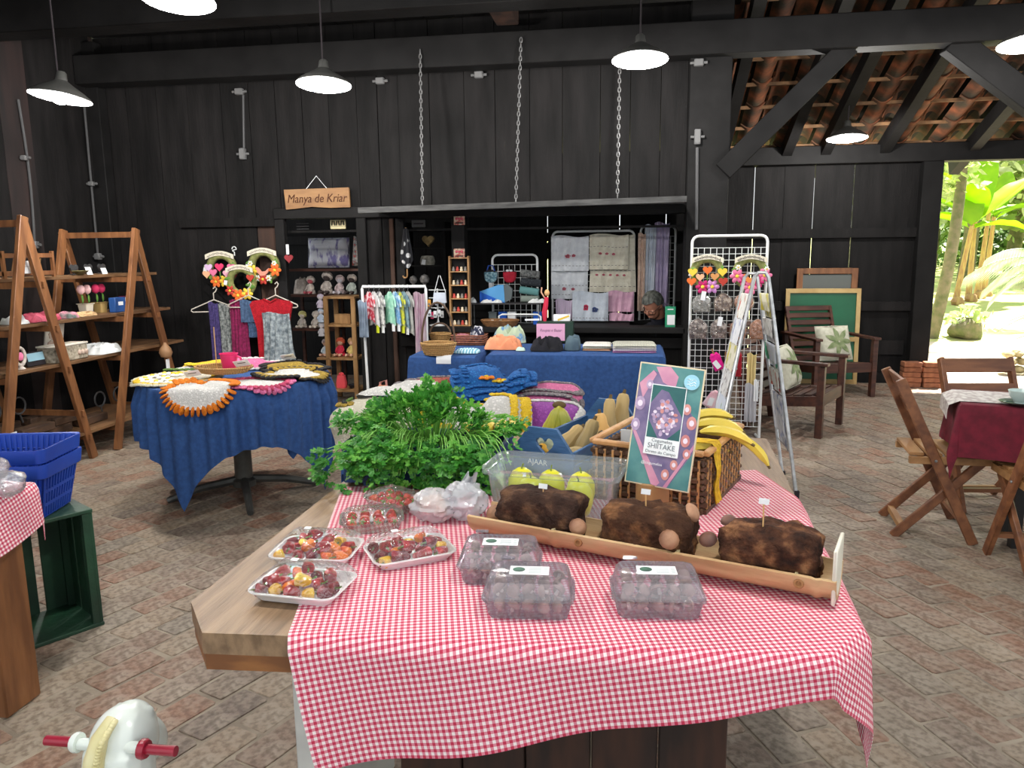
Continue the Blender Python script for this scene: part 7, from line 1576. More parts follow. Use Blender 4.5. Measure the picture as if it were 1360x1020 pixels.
# green crate on its side
GCR = mat('green_painted_wood', (30, 70, 48), (20, 48, 34), sc=5, rough=.55, bump=.3, bsc=30, obj_rand=.15)
g0 = V((-2.13, 2.655, 0)); gd = V((-.53, -.85, 0)).normalized(); gn = V((.85, -.53, 0)).normalized()   # left along the mouth, out of the mouth
gc_ = thing('wooden_crate', 'dark green slatted wooden crate standing on its side under the blue basket', 'crate', g0+gd*.26-gn*.15, M=frame(-gd))
w_, d_, h_ = .52, .30, .50       # local x along the mouth (right +), y into crate (frame(-gd): y = z x x)
for k in range(3): yk = -d_/2+.05+k*.10; MB().box((w_/2-.008, yk, h_/2), (.014, .085, h_-.03), bev=.002).build('slat', GCR, gc_); MB().box((-w_/2+.008, yk, h_/2), (.014, .085, h_-.03), bev=.002).build('slat', GCR, gc_)
for k in range(4): MB().box((-w_/2+.075+k*.125, d_/2-.008, h_/2), (.098, .012, h_-.03), bev=.002).build('slat', GCR, gc_)
for z_ in (.008, h_-.008): MB().box((0, 0, z_), (w_, d_, .016), bev=.003).build('end_board', GCR, gc_)
for s_ in (-1, 1):
    for y_ in (-d_/2+.015, d_/2-.02): MB().box((s_*(w_/2-.028), y_, h_/2), (.026, .022, h_-.034)).build('corner_post', GCR, gc_)
# blue shopping baskets on the crate (two nested)
BBL = mat('blue_plastic', (34, 74, 176), (28, 62, 156), sc=4, rough=.4)
for k in range(2):
    c = V((-2.42, 2.58, .502+.060*k)); t = thing('shopping_basket', ['blue plastic shopping basket, outer one of the nested pair', 'blue plastic shopping basket nested inside the other'][k], 'basket', c, radians(12))
    W_, D_, H_ = .42, .29, .215; s_ = 1-.012*k
    MB().loft([rrect(W_*.80*s_, D_*.78*s_, .03, .0), rrect(W_*.82*s_, D_*.80*s_, .03, .006)]).build('bottom', BBL, t)
    base = [dense(rrect(W_*a*s_, D_*b*s_, .03, z_, n=2), .5) for a, b, z_ in ((.80, .78, 0), (1, 1, H_))]
    n = 64
    for si, (x0, y0, x1, y1) in enumerate(((-1, -1, 1, -1), (1, -1, 1, 1), (1, 1, -1, 1), (-1, 1, -1, -1))):
        mb = MB(); nn = 16 if si % 2 == 0 else 11
        for i in range(nn+1):
            f = .08+.84*i/nn; x, y_ = x0+(x1-x0)*f, y0+(y1-y0)*f; a = V((x*W_*.40*s_, y_*D_*.39*s_, .004)); b = V((x*W_*.5*s_, y_*D_*.5*s_, H_)); mb.bar(a, b, .009, .005, (y1-y0, x0-x1, 0))
        for z_ in (.25, .5): 
            q = .4+.1*z_; xm, ym, hx_, hy_ = (x0+x1)/2, (y0+y1)/2, (x1-x0)*.42, (y1-y0)*.42; mb.bar(V(((xm-hx_)*W_*q*s_, (ym-hy_)*D_*q*s_, H_*z_)), V(((xm+hx_)*W_*q*s_, (ym+hy_)*D_*q*s_, H_*z_)), .005, .012)
        mb.build('side_grille', BBL, t)
    MB().loft([rrect(W_*1.0, D_*1.0, .03, H_-.05), rrect(W_*1.03, D_*1.04, .03, H_-.045), rrect(W_*1.06, D_*1.08, .035, H_), rrect(W_*1.06, D_*1.08, .035, H_+.008), rrect(W_*1.0, D_*1.0, .03, H_+.006), rrect(W_*.975, D_*.965, .03, H_-.05)], cap0=False, cap1=False).build('rim', BBL, t)
# rocking horse toy: head seen from behind with handle bar
hz = V((-1.055, 1.32, 0)); HW = mat('glossy_white_plastic', (224, 232, 226), rough=.22); MANE = mat('cream_mane', (226, 220, 176), (206, 196, 140), sc=10, rough=.35); RED_ = mat('dark_red_handle', (150, 30, 52), rough=.3)
ho = thing('rocking_horse', 'white plastic rocking horse with cream mane and dark red handle bar', 'toy', hz)
mb = MB(); mb.ell((0, .015, .482), (.066, .075, .078), 20, 16); mb.ell((.0, .04, .495), (.052, .055, .060), 16, 12); mb.ell((-.02, .10, .43), (.045, .08, .05), 16, 12, Matrix.Rotation(-.9, 3, 'X')); mb.tube([(0, .0, .48), (0, -.02, .38), (0, -.08, .28)], [.07, .075, .09], 16); mb.ell((0, -.22, .24), (.10, .24, .10), 22, 16)
for s_ in (-1, 1): mb.tube([(s_*.06, -.05, .2), (s_*.10, .02, .12), (s_*.11, .06, .045)], [.05, .04, .035], 12); mb.tube([(s_*.06, -.36, .2), (s_*.10, -.42, .12), (s_*.11, -.45, .045)], [.05, .04, .035], 12); mb.ell((s_*.035, .055, .525), (.012, .012, .018), 10, 8)
bo = mb.build('body', HW, ho); q = bo.modifiers.new('remesh', 'REMESH'); q.mode = 'VOXEL'; q.voxel_size = .006; q.use_smooth_shade = True; q2 = bo.modifiers.new('smooth', 'SMOOTH'); q2.iterations = 3
mp_ = [(.004, -.02, .556), (.002, -.058, .535), (-.002, -.074, .50), (-.008, -.088, .43), (-.012, -.115, .35)]
MB().tube(mp_, [.012, .017, .02, .022, .022], 12).build('mane', MANE, ho)
mb = MB()
for i in range(26):
    f = i/25*3.999; k = int(f); p = V(mp_[k]).lerp(V(mp_[k+1]), f-k); mb.ell(p+V((.013, -.010, 0)), (.007, .010, .0045), 8, 6, Matrix.Rotation(.5, 3, 'Y'))
mb.build('mane_braid', MANE, ho)
MB().tube([(-.075, -.028, .497), (.075, -.028, .502)], .0125, 12).build('axle', HW, ho)
for s_ in (-1, 1): MB().tube([(s_*.078, -.028, .5), (s_*.148, -.028, .5+s_*.002)], .0105, 12).build('handle', RED_, ho); MB().lathe([(.02, 0), (.021, .008), (.018, .014), (.011, .014)], 14, frame((0, 1, 0), (s_, 0, 0)), (s_*.070, -.028, .5)).build('collar', HW if s_ < 0 else RED_, ho)
for s_ in (-1, 1): MB().tube([(s_*.12, -.62, .05), (s_*.12, -.4, .018), (s_*.12, -.18, .012), (s_*.12, .05, .018), (s_*.12, .25, .05)], .016, 10).build('rocker', RED_, ho)
MB().ell((.05, .03, .47), (.012, .02, .016), 10, 8).build('eye_paint', mat('painted_green', (40, 96, 76), rough=.3), ho)
# ================================================================ goods on the tall wire rack
SHB = [mat('shiny_bag_%d' % i, a, b, sc=34, rough=.3, lo=.4, hi=.6, bump=.6, bsc=50, c3=c) for i, (a, b, c) in enumerate((((120, 120, 112), (190, 190, 186), (150, 146, 138)), ((92, 66, 52), (196, 176, 156), (130, 104, 84)), ((150, 96, 60), (206, 150, 120), (176, 120, 86)), ((84, 68, 62), (200, 186, 176), (120, 104, 96))))]
def gift_bag(px, py, Y, w_, h, m, label, tg=True, shape=0):
    c = Yp(px, py, Y); t = thing('cello_bag', label, 'bag', c)
    pol = [(-w_*.42, -h/2), (w_*.42, -h/2), (w_/2, -h*.1), (w_*.45, h*.2), (w_*.2, h*.42), (0, h/2), (-w_*.2, h*.42), (-w_*.45, h*.2), (-w_/2, -h*.1)] if not shape else disc(w_/2, 16, h/2)
    loops = [[V((x*s_, y_, z_*s_)) for x, z_ in pol] for s_, y_ in ((.7, -.028), (.95, -.02), (1, 0), (.95, .015))]
    MB().loft([l[::-1] for l in loops]).build('contents', m, t)
    MB().loft([[V((x*s_, y_, z_*s_)) for x, z_ in pol][::-1] for s_, y_ in ((.85, -.036), (1.06, -.022), (1.08, .0))]).build('wrapper', FILM, t)
    MB().tube([(0, -.005, h*.46), (0, .0, h*.5+.010)], .006, 6).build('tie', STEEL, t)
    if tg: MB().box((w_*.05, -.042, h*.38), (.034, .002, .07), Matrix.Rotation(.15, 3, 'Y')).build('price_tag', PAPER, t)
for px, py, w_, h, k, lb, tg, sh in ((932, 402, .14, .145, 0, 'cellophane bag with silver filling and a pink bow', True, 0), (960, 401, .14, .14, 1, 'cellophane bag of brown patterned sweets with a rounded top', False, 0), (988, 402, .145, .145, 2, 'round cellophane bag of caramel coloured flowers', False, 1), (927, 436, .145, .16, 3, 'cellophane bag of dark pebbly beads at the rack edge', False, 0), (954, 436, .125, .15, 3, 'narrow cellophane bag between two larger ones', True, 0), (980, 437, .125, .16, 2, 'cellophane bag of caramel sweets with a white tag', True, 0), (1006, 437, .125, .16, 2, 'cellophane bag half hidden behind the folding airer', False, 0)):
    gift_bag(px, py, 6.102, w_, h, SHB[k], lb, tg, sh)
def mitten(px, py, m, label, w_, h, rot=0):
    c = Yp(px, py, 6.117 if 'black' in label else 6.07); M = Matrix.Rotation(rot, 3, 'Y'); t = thing('beanie_hat', label, 'knitwear', c, M=M); ct_ = .4 if 'black' in label else 1; MB().loft([[V((x*s_, y_, z_*s_)) for x, z_ in [(-w_/2, -h/2), (w_/2, -h/2), (w_/2, h*.3), (w_*.3, h/2), (-w_*.3, h/2), (-w_/2, h*.3)]][::-1] for s_, y_ in ((.85, -.022*ct_), (1, -.010*ct_), (1, .010))]).build('knit', m, t); MB().box((0, -.012, h*.55), (.012, .012, .06)).build('peg', PINE, t); MB().box((-.01, -.004-.022*ct_, -.02), (.038, .002, .065), Matrix.Rotation(-.3, 3, 'Y')).build('price_tag', PAPER, t)
    return t
mitten(952, 480, mat('hot_pink_knit', (236, 30, 150), (206, 20, 126), sc=40, rough=.95), 'hot pink knitted cap pegged on the wire rack', .08, .14, -.4); mitten(963, 487, mat('black_knit', (24, 24, 26), rough=.95), 'black knitted piece pegged between the pink and red ones', .07, .16); m_ = mitten(976, 482, mat('red_knit', (176, 26, 44), (140, 18, 34), sc=40, rough=.95), 'dark red knitted cap with pompom pegged on the wire rack', .10, .21); MB().ell((-.02, -.02, .09), .04, 12, 8, nz=.3, nsc=60).build('pompom', MC['red_knit'], m_)
mitten(947, 531, mat('pale_pink_knit', (226, 160, 176), (240, 220, 224), sc=10, rough=.95), 'pale pink and white baby cap pegged low on the wire rack', .10, .15, .6)
hang(990, 1006, 510, 560, 6.0, mat('grey_paper', (176, 176, 182), rough=.8), 'grey cloth hanging low behind the airer', 'hanging_cloth', 'cloth'); hang(993, 1005, 470, 512, 6.02, mat('straw_knit', (206, 186, 130), rough=.9), 'straw coloured crochet strip hanging on the rack edge', 'hanging_cloth', 'cloth'); hang(1002, 1008, 505, 533, 5.98, PAPER, 'white paper slip hanging at the rack edge', 'paper_slip', 'paper')
# ================================================================ folding airer with print cloths
af = thing('folding_airer', 'aluminium folding airer shaped like a tall A with hanging prints', 'airer', (.85, 5.1, 0))
ALU = mat('aluminium', (206, 208, 210), (170, 172, 174), sc=20, rough=.35, metal=.6)
tA = V((.805, 5.06, 1.37)); tB = V((.93, 5.42, 1.36))
feet = [V((.52, 5.13, 0)), V((1.0, 4.70, 0)), V((.66, 5.50, 0)), V((1.07, 5.40, 0))]
fl_, fr_ = Zp(955, 640, 0), Zp(1058, 660, 0)
tp = Yp(1012, 362, 4.95); pA = [Zp(938, 668, 0), tp+V((-.045, 0, -.03)), tp+V((-.02, 0, 0)), tp+V((.02, 0, 0)), tp+V((.04, 0, -.03)), Zp(1058, 661, 0)]
pB = [p+V((.01, .50, -.02)) for p in pA]
for pp_ in (pA, pB):
    MB().tube(pp_, .012, 8).build('frame_tube', ALU, af, world=True)
    for q in (pp_[0], pp_[-1]): MB().lathe([(.016, 0), (.016, .04), (.012, .045)], 10, None, q).build('foot_cap', INK, af, world=True)
for i in range(7):
    f = .08+i*.12
    for e in (0, -1):
        a = pA[1 if e == 0 else -2].lerp(pA[e], f); b = pB[1 if e == 0 else -2].lerp(pB[e], f); MB().tube([a, b], .004, 6).build('rail', ALU, af, world=True)
PRN = [mat('print_cloth_%d' % i, a, b, sc=s2, rough=.9, lo=.48, hi=.62, c3=c) for i, (a, b, c, s2) in enumerate((((228, 228, 222), (196, 90, 80), (200, 204, 190), 16), ((226, 228, 232), (150, 158, 190), (206, 210, 216), 14), ((222, 218, 196), (206, 190, 60), (180, 180, 140), 12), ((216, 216, 214), (140, 130, 130), (196, 196, 196), 22), ((206, 214, 226), (60, 150, 110), (214, 216, 220), 8)))]
def airer_cloth(e, f, ln, m, label, u0=.15, u1=.75):
    a = pA[1 if e == 0 else -2].lerp(pA[e], f); b = pB[1 if e == 0 else -2].lerp(pB[e], f); d = b-a; p, q = a+d*u0, a+d*u1
    t = thing('print_cloth', label, 'cloth', (p+q)/2-V((0, 0, ln))); out = V((d.y, -d.x, 0)).normalized()
    side = (pA[e]-pA[1 if e == 0 else -2]).normalized(); lean = V((side.x, side.y, 0))/abs(side.z)
    if out.x*(-1 if e == 0 else 1) < 0: out = -out
    MB().grid(lambda u, v: p.lerp(q, u)+V((0, 0, -ln*v))+lean*(ln*v)+out*(.0075+.004*v*(1+sin(u*8+v*2))), 14, 14, thick=.0015).build('front', m, t, world=True)
    MB().grid(lambda u, v: p.lerp(q, u)+V((0, 0, -ln*.7*v))+lean*(ln*.7*v)-out*(.0075+.004*v*(1+sin(u*7+v))), 14, 10, thick=-.0015).build('back', m, t, world=True)
    MB().grid(lambda u, v: p.lerp(q, u)+out*.0075*cos(pi*v)+V((0, 0, .0075*sin(pi*v))), 14, 6).build('fold', m, t, world=True)
names = ['printed cloth with red motifs', 'pale blue-white printed cloth', 'cream cloth with yellow print', 'grey-white plastic-wrapped cloth', 'white cloth with a green emblem']
for e, sd in ((0, 'the wreath side of the airer'), (-1, 'the armchair side of the airer')):
    for i in range(5):
        k = (i+(2 if e else 0)) % 5; airer_cloth(e, .08+i*.12, .148 if i < 4 else .34, PRN[k], '%s, %s down %s' % (names[k], ['first', 'second', 'third', 'fourth', 'fifth'][i], sd), .05+.05*(i % 2), .85+.05*(i % 3))
# ================================================================ boards leaning at the outer wall
gbd = thing('framed_board', 'large green board in a pale wooden frame leaning at the dark wall', 'board', (2.08, 8.945, 0)); M = Matrix.Rotation(-.05, 3, 'X')
for (a, b) in (((-.375, 0, .0), (-.375, 0, 1.06)), ((.375, 0, 0), (.375, 0, 1.06))): MB().bar(M @ V(a), M @ V(b), .045, .03, (0, 1, 0), bev=.002).build('frame_side', PINE if False else mat('pale_frame', (206, 178, 122), (184, 150, 94), sc=5, rough=.6), gbd)
for z_ in (.025, .50, 1.035): MB().bar(M @ V((-.375, -.002, z_)), M @ V((.375, -.002, z_)), .03, .05, bev=.002).build('frame_rail', MC['pale_frame'], gbd)
for x0, x1, z0_, z1_ in ((-.355, .355, .05, .48), (-.355, .355, .52, 1.01)): MB().box(M @ V(((x0+x1)/2, .008, (z0_+z1_)/2)), (x1-x0, .008, z1_-z0_), M).build('panel', mat('green_panel', (22, 104, 68), (16, 84, 54), sc=2, rough=.35), gbd)
wfr = thing('window_frame', 'honey wood frame with a dull pane behind the green board', 'frame', (2.12, 9.034, 0))
for x in (-.29, .29): MB().box((x, 0, .64), (.065, .03, 1.28), bev=.003).build('stile', HONEY, wfr)
for z_ in (1.25, .6, .03): MB().box((0, 0, z_), (.52, .03, .065), bev=.003).build('rail', HONEY, wfr)
MB().box((0, .004, .92), (.515, .006, .58)).build('pane', mat('dull_pane', (92, 96, 92), rough=.25), wfr)
# ================================================================ armchairs
def armchair(c, rz, label):
    t = thing('armchair', label, 'armchair', c, rz); W_, D_ = .62, .66          # front is local -Y
    for s_ in (-1, 1):
        MB().bar((s_*W_/2, -D_/2, 0), (s_*W_/2, -D_/2, .58), .055, .05, bev=.003).build('leg', DARKWOOD, t); MB().bar((s_*W_/2, D_/2-.08, 0), (s_*W_/2, D_/2+.02, .62), .055, .045, bev=.003).build('leg', DARKWOOD, t)
        MB().bar((s_*W_/2, -D_/2-.05, .595), (s_*W_/2, D_/2+.06, .60), .075, .025, bev=.003).build('armrest', DARKWOOD, t); MB().bar((s_*W_/2, -D_/2, .30), (s_*W_/2, D_/2-.04, .24), .03, .08).build('side_rail', DARKWOOD, t)
        MB().bar((s_*(W_/2-.06), D_/2-.10, .28), (s_*(W_/2-.06), D_/2+.14, .86), .03, .04).build('back_stile', DARKWOOD, t)
    for k in range(7): f = k/6; MB().box((0, -D_/2+.02+f*(D_-.14), .34-.06*f), (W_-.06, .065, .018), Matrix.Rotation(-.09, 3, 'X'), .003).build('seat_slat', DARKWOOD, t)
    for k in range(8): f = k/7; MB().box((0, D_/2-.08+.21*f, .33+.52*f), (W_-.08, .018, .055), Matrix.Rotation(-.38, 3, 'X'), .003).build('back_slat', DARKWOOD, t)
    MB().box((0, -D_/2, .30), (W_, .03, .09)).build('front_rail', DARKWOOD, t); MB().box((0, -D_/2+.0, .1), (W_, .025, .04)).build('stretcher', DARKWOOD, t) if False else None
    return t
armchair(V((2.03, 8.42, 0)), radians(16), 'slatted dark wooden armchair in front of the green board'); armchair(V((1.335, 6.72, 0)), radians(62), 'slatted dark wooden armchair standing side-on behind the airer')
LFP = mat('leaf_print', (214, 212, 194), (104, 124, 78), sc=9, rough=.9, lo=.46, hi=.54, kind='noise')
def leafpillow(c, M, label):
    t = pillow(c, .38, .36, .13, mat('pillow_linen', (206, 204, 186), (188, 186, 166), sc=30, rough=.95), label, M)
    for a in range(7):
        an = a*.9; d = V((cos(an), 0, sin(an))); 
        sd = V((-d.z, 0, d.x))
        def lf(u, v):
            p = V((.02, 0, .18))+d*(.01+.15*v)+sd*(u-.5)*.055*sin(pi*min(1, .08+.92*v)); a, b = max(-1, min(1, p.x/.19)), max(-1, min(1, (p.z-.18)/.18)); return V((p.x, -(.065*max(0, (1-a**4)*(1-b**4))**.6+.0075), p.z))
        MB().grid(lf, 4, 12).build('leaf_print', mat('print_green', (104, 122, 78), (150, 160, 120), sc=16, rough=.95), t)
leafpillow(V((2.08, 8.28, .36)), rotz(.35) @ Matrix.Rotation(-.35, 3, 'X'), 'leaf-patterned pillow on the armchair before the green board'); leafpillow(V((1.335+.02, 6.72-.01, .345)), rotz(radians(62)) @ Matrix.Rotation(-.38, 3, 'X'), 'leaf-patterned pillow on the armchair behind the airer')
# brick stack
bst = V((3.08, 8.82, 0))
for k in range(5):
    for j in range(2):
        t = thing('loose_brick', 'orange %s brick of the little stack at the doorway post' % ['lowest', 'second', 'third', 'fourth', 'topmost'][k], 'brick', bst+V((-.08+j*.20+R(-.01, .01), R(-.01, .01), .056*k)), R(-.05, .05), group='%s course of the brick stack' % ['lowest', 'second', 'third', 'fourth', 'topmost'][k]); MB().box((0, 0, .027), (.185, .13, .052), bev=.006).build('brick', mat('orange_brick', (164, 106, 74), (126, 76, 52), sc=12, rough=.9, bump=.5, bsc=40, obj_rand=.15), t); MB().box((0, -.066, .027), (.05, .002, .02)).build('frog', MC['orange_brick'], t)
# ================================================================ dining table with red cloth, folding chairs
dtb = thing('dining_table', 'dark dining table under a wine red cloth near the garden doorway', 'table', (2.12, 4.05, 0))
tu, tv, tn = V((cos(radians(15)), -sin(radians(15)))), V((sin(radians(15)), cos(radians(15)))), V((1.588, 3.955))
dp = [tuple(tn+tu*a+tv*b) for a, b in ((0, 0), (1.0, 0), (1.0, .44), (0, .44))]
MB().prism(dp, .03, None, (0, 0, .715)).build('table_top', DARKWOOD, dtb, world=True)
BLK = mat('black_metal', (26, 24, 24), rough=.5)
dl4 = [tn+tu*a+tv*b for a, b in ((.30, .16), (.92, .16), (.30, .38), (.92, .38))]
for q in dl4: MB().box((q.x, q.y, .357), (.045, .045, .715)).build('leg', BLK, dtb, world=True)
for a, b in ((0, 2), (1, 3), (2, 3)): MB().bar((dl4[a].x, dl4[a].y, .2), (dl4[b].x, dl4[b].y, .2), .03, .04).build('stretcher', BLK, dtb, world=True)
WINE = mat('wine_cloth', (116, 22, 44), (92, 16, 34), sc=20, rough=.85); dpp = P2(dp)
chA = Matrix.Rotation(-radians(83), 2)
def wine(u, v):
    q = drape_poly(dpp, .7475, tn+tu*(.5+(u-.5)*1.54)+tv*(.22+(v-.5)*.98), out=.01, amp=.04, k=11); l = chA @ (V((q.x, q.y))-V((1.60, 4.26)))
    if abs(l.x) < .25 and -.30 < l.y < .22: q.z = max(q.z, .466+.003*sin(u*60))          # rests on the chair seat
    return q
MB().grid(wine, 80, 64, thick=.002).single('tablecloth', WINE, 'wine red tablecloth on the dining table', 'tablecloth')
MB().grid(lambda u, v: drape_poly(dpp, .752, tn+tu*(.5+(u-.5)*1.20)+tv*(.22+(v-.5)*.34), out=.055, amp=.008, k=20)+V((0, 0, .001)), 50, 20, thick=.002).single('table_runner', mat('lace_runner', (224, 220, 214), (190, 180, 176), sc=40, rough=.95, kind='voro'), 'white lace runner hanging over the end of the red-clothed table', 'runner')
cp_ = Zp(1352, 533, .77); cp_.z = .7545; t = thing('saucer', 'dark green leaf-shaped saucer on the lace runner', 'saucer', cp_); MB().lathe([(.03, 0), (.075, .012), (.08, .016), (.072, .016), (.03, .005), (0, .005)], 20).build('dish', mat('dark_green_glaze', (52, 82, 74), rough=.3), t); MB().ell((-.05, 0, .014), (.03, .012, .003), 8, 5).build('leaf_rib', MC['dark_green_glaze'], t)
t = thing('bowl', 'pale blue-green bowl on the dark saucer', 'bowl', cp_+V((.02, .01, .0065))); MB().lathe([(.025, 0), (.05, .03), (.06, .06), (.057, .06), (.046, .03), (.0, .008)], 24).build('bowl', mat('pale_glaze', (196, 214, 210), rough=.25), t); MB().lathe([(.028, 0), (.028, .006), (.02, .006)], 16).build('foot_ring', MC['pale_glaze'], t)
CH = mat('folding_chair_wood', (136, 88, 56), (100, 60, 38), sc=4, rough=.45, st=(1, 5, 5), obj_rand=.15); CHL = mat('folding_chair_light', (176, 132, 84), (146, 104, 62), sc=4, rough=.5, st=(1, 5, 5))
def folding_chair(c, rz, label, broken=False):
    """front is local -Y; back leans to +Y"""
    t = thing('folding_chair', label, 'chair', c, rz); W_ = .40
    for s_ in (-1, 1):
        MB().bar((s_*W_/2, -.16, 0), (s_*W_/2, .235, .84), .05, .026, (1, 0, 0), bev=.004).build('back_leg', CH, t); MB().bar((s_*(W_/2-.035), .21, 0), (s_*(W_/2-.035), -.19, .44), .045, .024, (1, 0, 0), bev=.004).build('front_leg', CH, t)
        MB().bar((s_*(W_/2-.03), -.23, .43), (s_*(W_/2-.03), .16, .42), .03, .035).build('seat_rail', CHL, t); MB().lathe([(.008, 0), (.006, .005), (0, .006)], 8, frame((0, 1, 0), (s_, 0, 0)), (s_*(W_/2+.014), .045, .43)).build('bolt', STEEL, t)
    for k in range(5): MB().box((0, -.215+k*.085, .45), (W_-.07, .07, .018), bev=.003).build('seat_slat', CHL, t)
    for z_ in (.66, .80): y_ = -.16+.395*z_/.84; MB().box((0, y_-.016, z_), (W_, .018, .085), Matrix.Rotation(-.44, 3, 'X'), .004).build('back_slat', CH, t)
    MB().bar((-W_/2+.03, .165, .05), (W_/2-.03, .165, .05), .03, .03).build('stretcher', CHL, t); MB().bar((-W_/2, -.10, .12), (W_/2, -.10, .12), .03, .022).build('stretcher', CH, t)
    return t
folding_chair(V((1.60, 4.26, 0)), radians(83), 'wooden folding chair pulled out sideways from the red-clothed table'); folding_chair(V((1.95, 3.77, 0)), radians(180), 'wooden folding chair at the near side of the red-clothed table'); folding_chair(V((2.06, 4.72, 0)), radians(6), 'wooden folding chair behind the red-clothed table by the doorway')

# ================================================================ garden
def gz(Y): return max(-.04, (Y-10.5)*.085-.04)
LAWN = mat('lawn', (170, 186, 110), (206, 200, 140), sc=1.2, rough=.95, bump=.6, bsc=30, lo=.4, hi=.65)
mb = MB(); mb.grid(lambda u, v: V((-10+34*u, 9.22+30*v, gz(9.22+30*v)+.05*noise.noise(V((u*14, v*14, 0)))*min(1, v*10))), 30, 30); ga = mb.build('floor_garden', LAWN); struct(ga)
mb = MB(); mb.grid(lambda u, v: V((2.0+4.2*u+1.2*v, 9.22+2.9*v, .012+gz(9.22+2.9*v)+.01)), 6, 6); pa = mb.build('floor_path', mat('sandy_path', (226, 214, 190), (206, 190, 160), sc=6, rough=.95)); struct(pa)
def foliage(mb, c, rad, n, s_, rnd):
    for i in range(n):
        a, b = rnd.uniform(0, 2*pi), rnd.uniform(-1, 1); r_ = rnd.random()**.4; q = sqrt(1-b*b)
        p = V((c[0]+rad[0]*r_*q*cos(a), c[1]+rad[1]*r_*q*sin(a), c[2]+rad[2]*r_*b)); d = V((rnd.uniform(-1, 1), rnd.uniform(-1, 1), rnd.uniform(-.8, .5))).normalized(); e = d.orthogonal().normalized(); l = s_*rnd.uniform(.6, 1.3)
        mb.add([p, p+d*l*.5+e*l*.28, p+d*l, p+d*l*.5-e*l*.28], [(0, 1, 2, 3)])
LF = [mat('leaf_%d' % i, a, b, sc=2, rough=.5, trans=.45, lo=.3, hi=.7) for i, (a, b) in enumerate((((104, 138, 60), (150, 176, 90)), ((140, 164, 92), (186, 200, 130)), ((84, 116, 60), (120, 150, 80)), ((176, 190, 140), (206, 214, 170))))]
BARK = mat('mossy_bark', (120, 112, 92), (90, 96, 64), sc=9, rough=.95, bump=.8, bsc=30)
rnd = random.Random(2)
def tree(name, px, py, Y, H_, r0, crown, n, ls, m, label, lean=0):
    b = Yp(px, py, Y); z_ = gz(Y)-.03; t = thing(name, label, 'tree', (b.x, Y, z_)); pts = [V((lean*H_*f+.06*sin(f*5), 0, H_*f)) for f in [i/8 for i in range(9)]]
    MB().tube(pts, [r0*(1.25-.5*i/8) for i in range(9)], 12).build('trunk', BARK, t)
    for (cx, cy, cz, rx, ry, rz2), nn in crown:
        mb = MB(); foliage(mb, (cx, cy, cz), (rx, ry, rz2), nn, ls, rnd); mb.build('foliage', m, t, smooth=False)['kind'] = 'stuff'
    for k in range(4): a = k*1.7; MB().tube([(lean*H_*.6, 0, H_*.62), (lean*H_+.5*cos(a), .4*sin(a), H_*.8), (lean*H_+1.0*cos(a), .9*sin(a), H_*.95)], [.05, .035, .02], 6).build('branch', BARK, t)
tree('mossy_tree', 1238, 440, 12.6, 4.2, .075, [((.2, 0, 2.6, .45, .4, .5), 160), ((.3, .3, 4.3, 1.4, 1.0, .8), 500)], 0, .16, LF[1], 'mossy trunked tree beside the doorway post', .09)
tree('leafy_tree', 1285, 330, 19.5, 4.6, .14, [((0, 0, 3.4, 2.0, 1.2, 1.9), 1100)], 0, .34, LF[3], 'tall pale leafy tree behind the banana plants'); tree('leafy_tree', 1345, 330, 21, 5.0, .14, [((0, 0, 3.2, 2.4, 1.2, 2.3), 1100)], 0, .36, LF[1], 'bright leafy tree behind the arching palm fronds'); tree('leafy_tree', 1400, 330, 20, 5, .15, [((0, 0, 3.0, 2.0, 1.2, 2.4), 800)], 0, .34, LF[0], 'leafy tree past the stone bed'); tree('leafy_tree', 1235, 330, 22, 5, .15, [((0, 0, 3.0, 2.4, 1.2, 2.6), 900)], 0, .36, LF[0], 'leafy tree far behind the mossy trunk')
for i, (px, Y, rx) in enumerate(((1262, 23, 1.8), (1310, 24, 2.0), (1350, 23, 1.8), (1390, 22.5, 2))):
    b = Yp(px, 340, Y); t = thing('hedge_bush', ['grey-green bush at the lawn edge behind the mossy trunk', 'grey-green bush at the lawn edge behind the banana stems', 'grey-green bush at the lawn edge under the palm fronds', 'grey-green bush at the far lawn edge'][i], 'bush', (b.x, Y, gz(Y)-.05)); mb = MB(); foliage(mb, (0, 0, .9), (rx, .9, 1.1), 700, .26, rnd); mb.build('foliage', LF[2], t, smooth=False)['kind'] = 'stuff'; MB().tube([(0, 0, 0), (.1, 0, .9)], .05, 8).build('stem', BARK, t)
BNL = mat('banana_leaf', (176, 206, 40), (140, 186, 30), sc=3, rough=.4, trans=.55, lo=.3, hi=.7); BNS = mat('banana_stem', (150, 112, 84), (176, 150, 96), sc=6, rough=.8, st=(4, 4, 1))
def banana_plant(px, py, Y, H_, leaves, label, lean=0):
    b = Yp(px, py, Y); t = thing('banana_plant', label, 'banana plant', (b.x, Y, gz(Y)-.03)); MB().tube([V((lean*H_*f, 0, H_*f)) for f in (0, .3, .6, 1)], [.065, .05, .045, .035], 12).build('stem', BNS, t)
    MB().ell((.04, -.06, .09), (.13, .10, .10), 12, 8, nz=.4, nsc=9).build('dry_husk', BNS, t)
    for (az, el, L_, W_) in leaves:
        d = V((cos(az)*cos(el), sin(az)*cos(el)*.6, sin(el))); o = V((lean*H_, 0, H_*.96))
        def fn(u, v):
            p = o+d*L_*v+V((0, 0, -.35*L_*v*v*cos(el))); sd = V((0, 0, 1)).cross(d); sd = sd.normalized() if sd.length > .1 else V((1, 0, 0)); wv = W_*max(.02, sin(pi*min(1, .06+v*.94)))**.7 if v > .12 else .015
            return p+sd*(u-.5)*wv+V((0, 0, abs(u-.5)*wv*.35+.02*sin(v*22)*abs(u-.5)))
        MB().grid(fn, 4, 16, thick=.003).build('leaf', BNL, t)
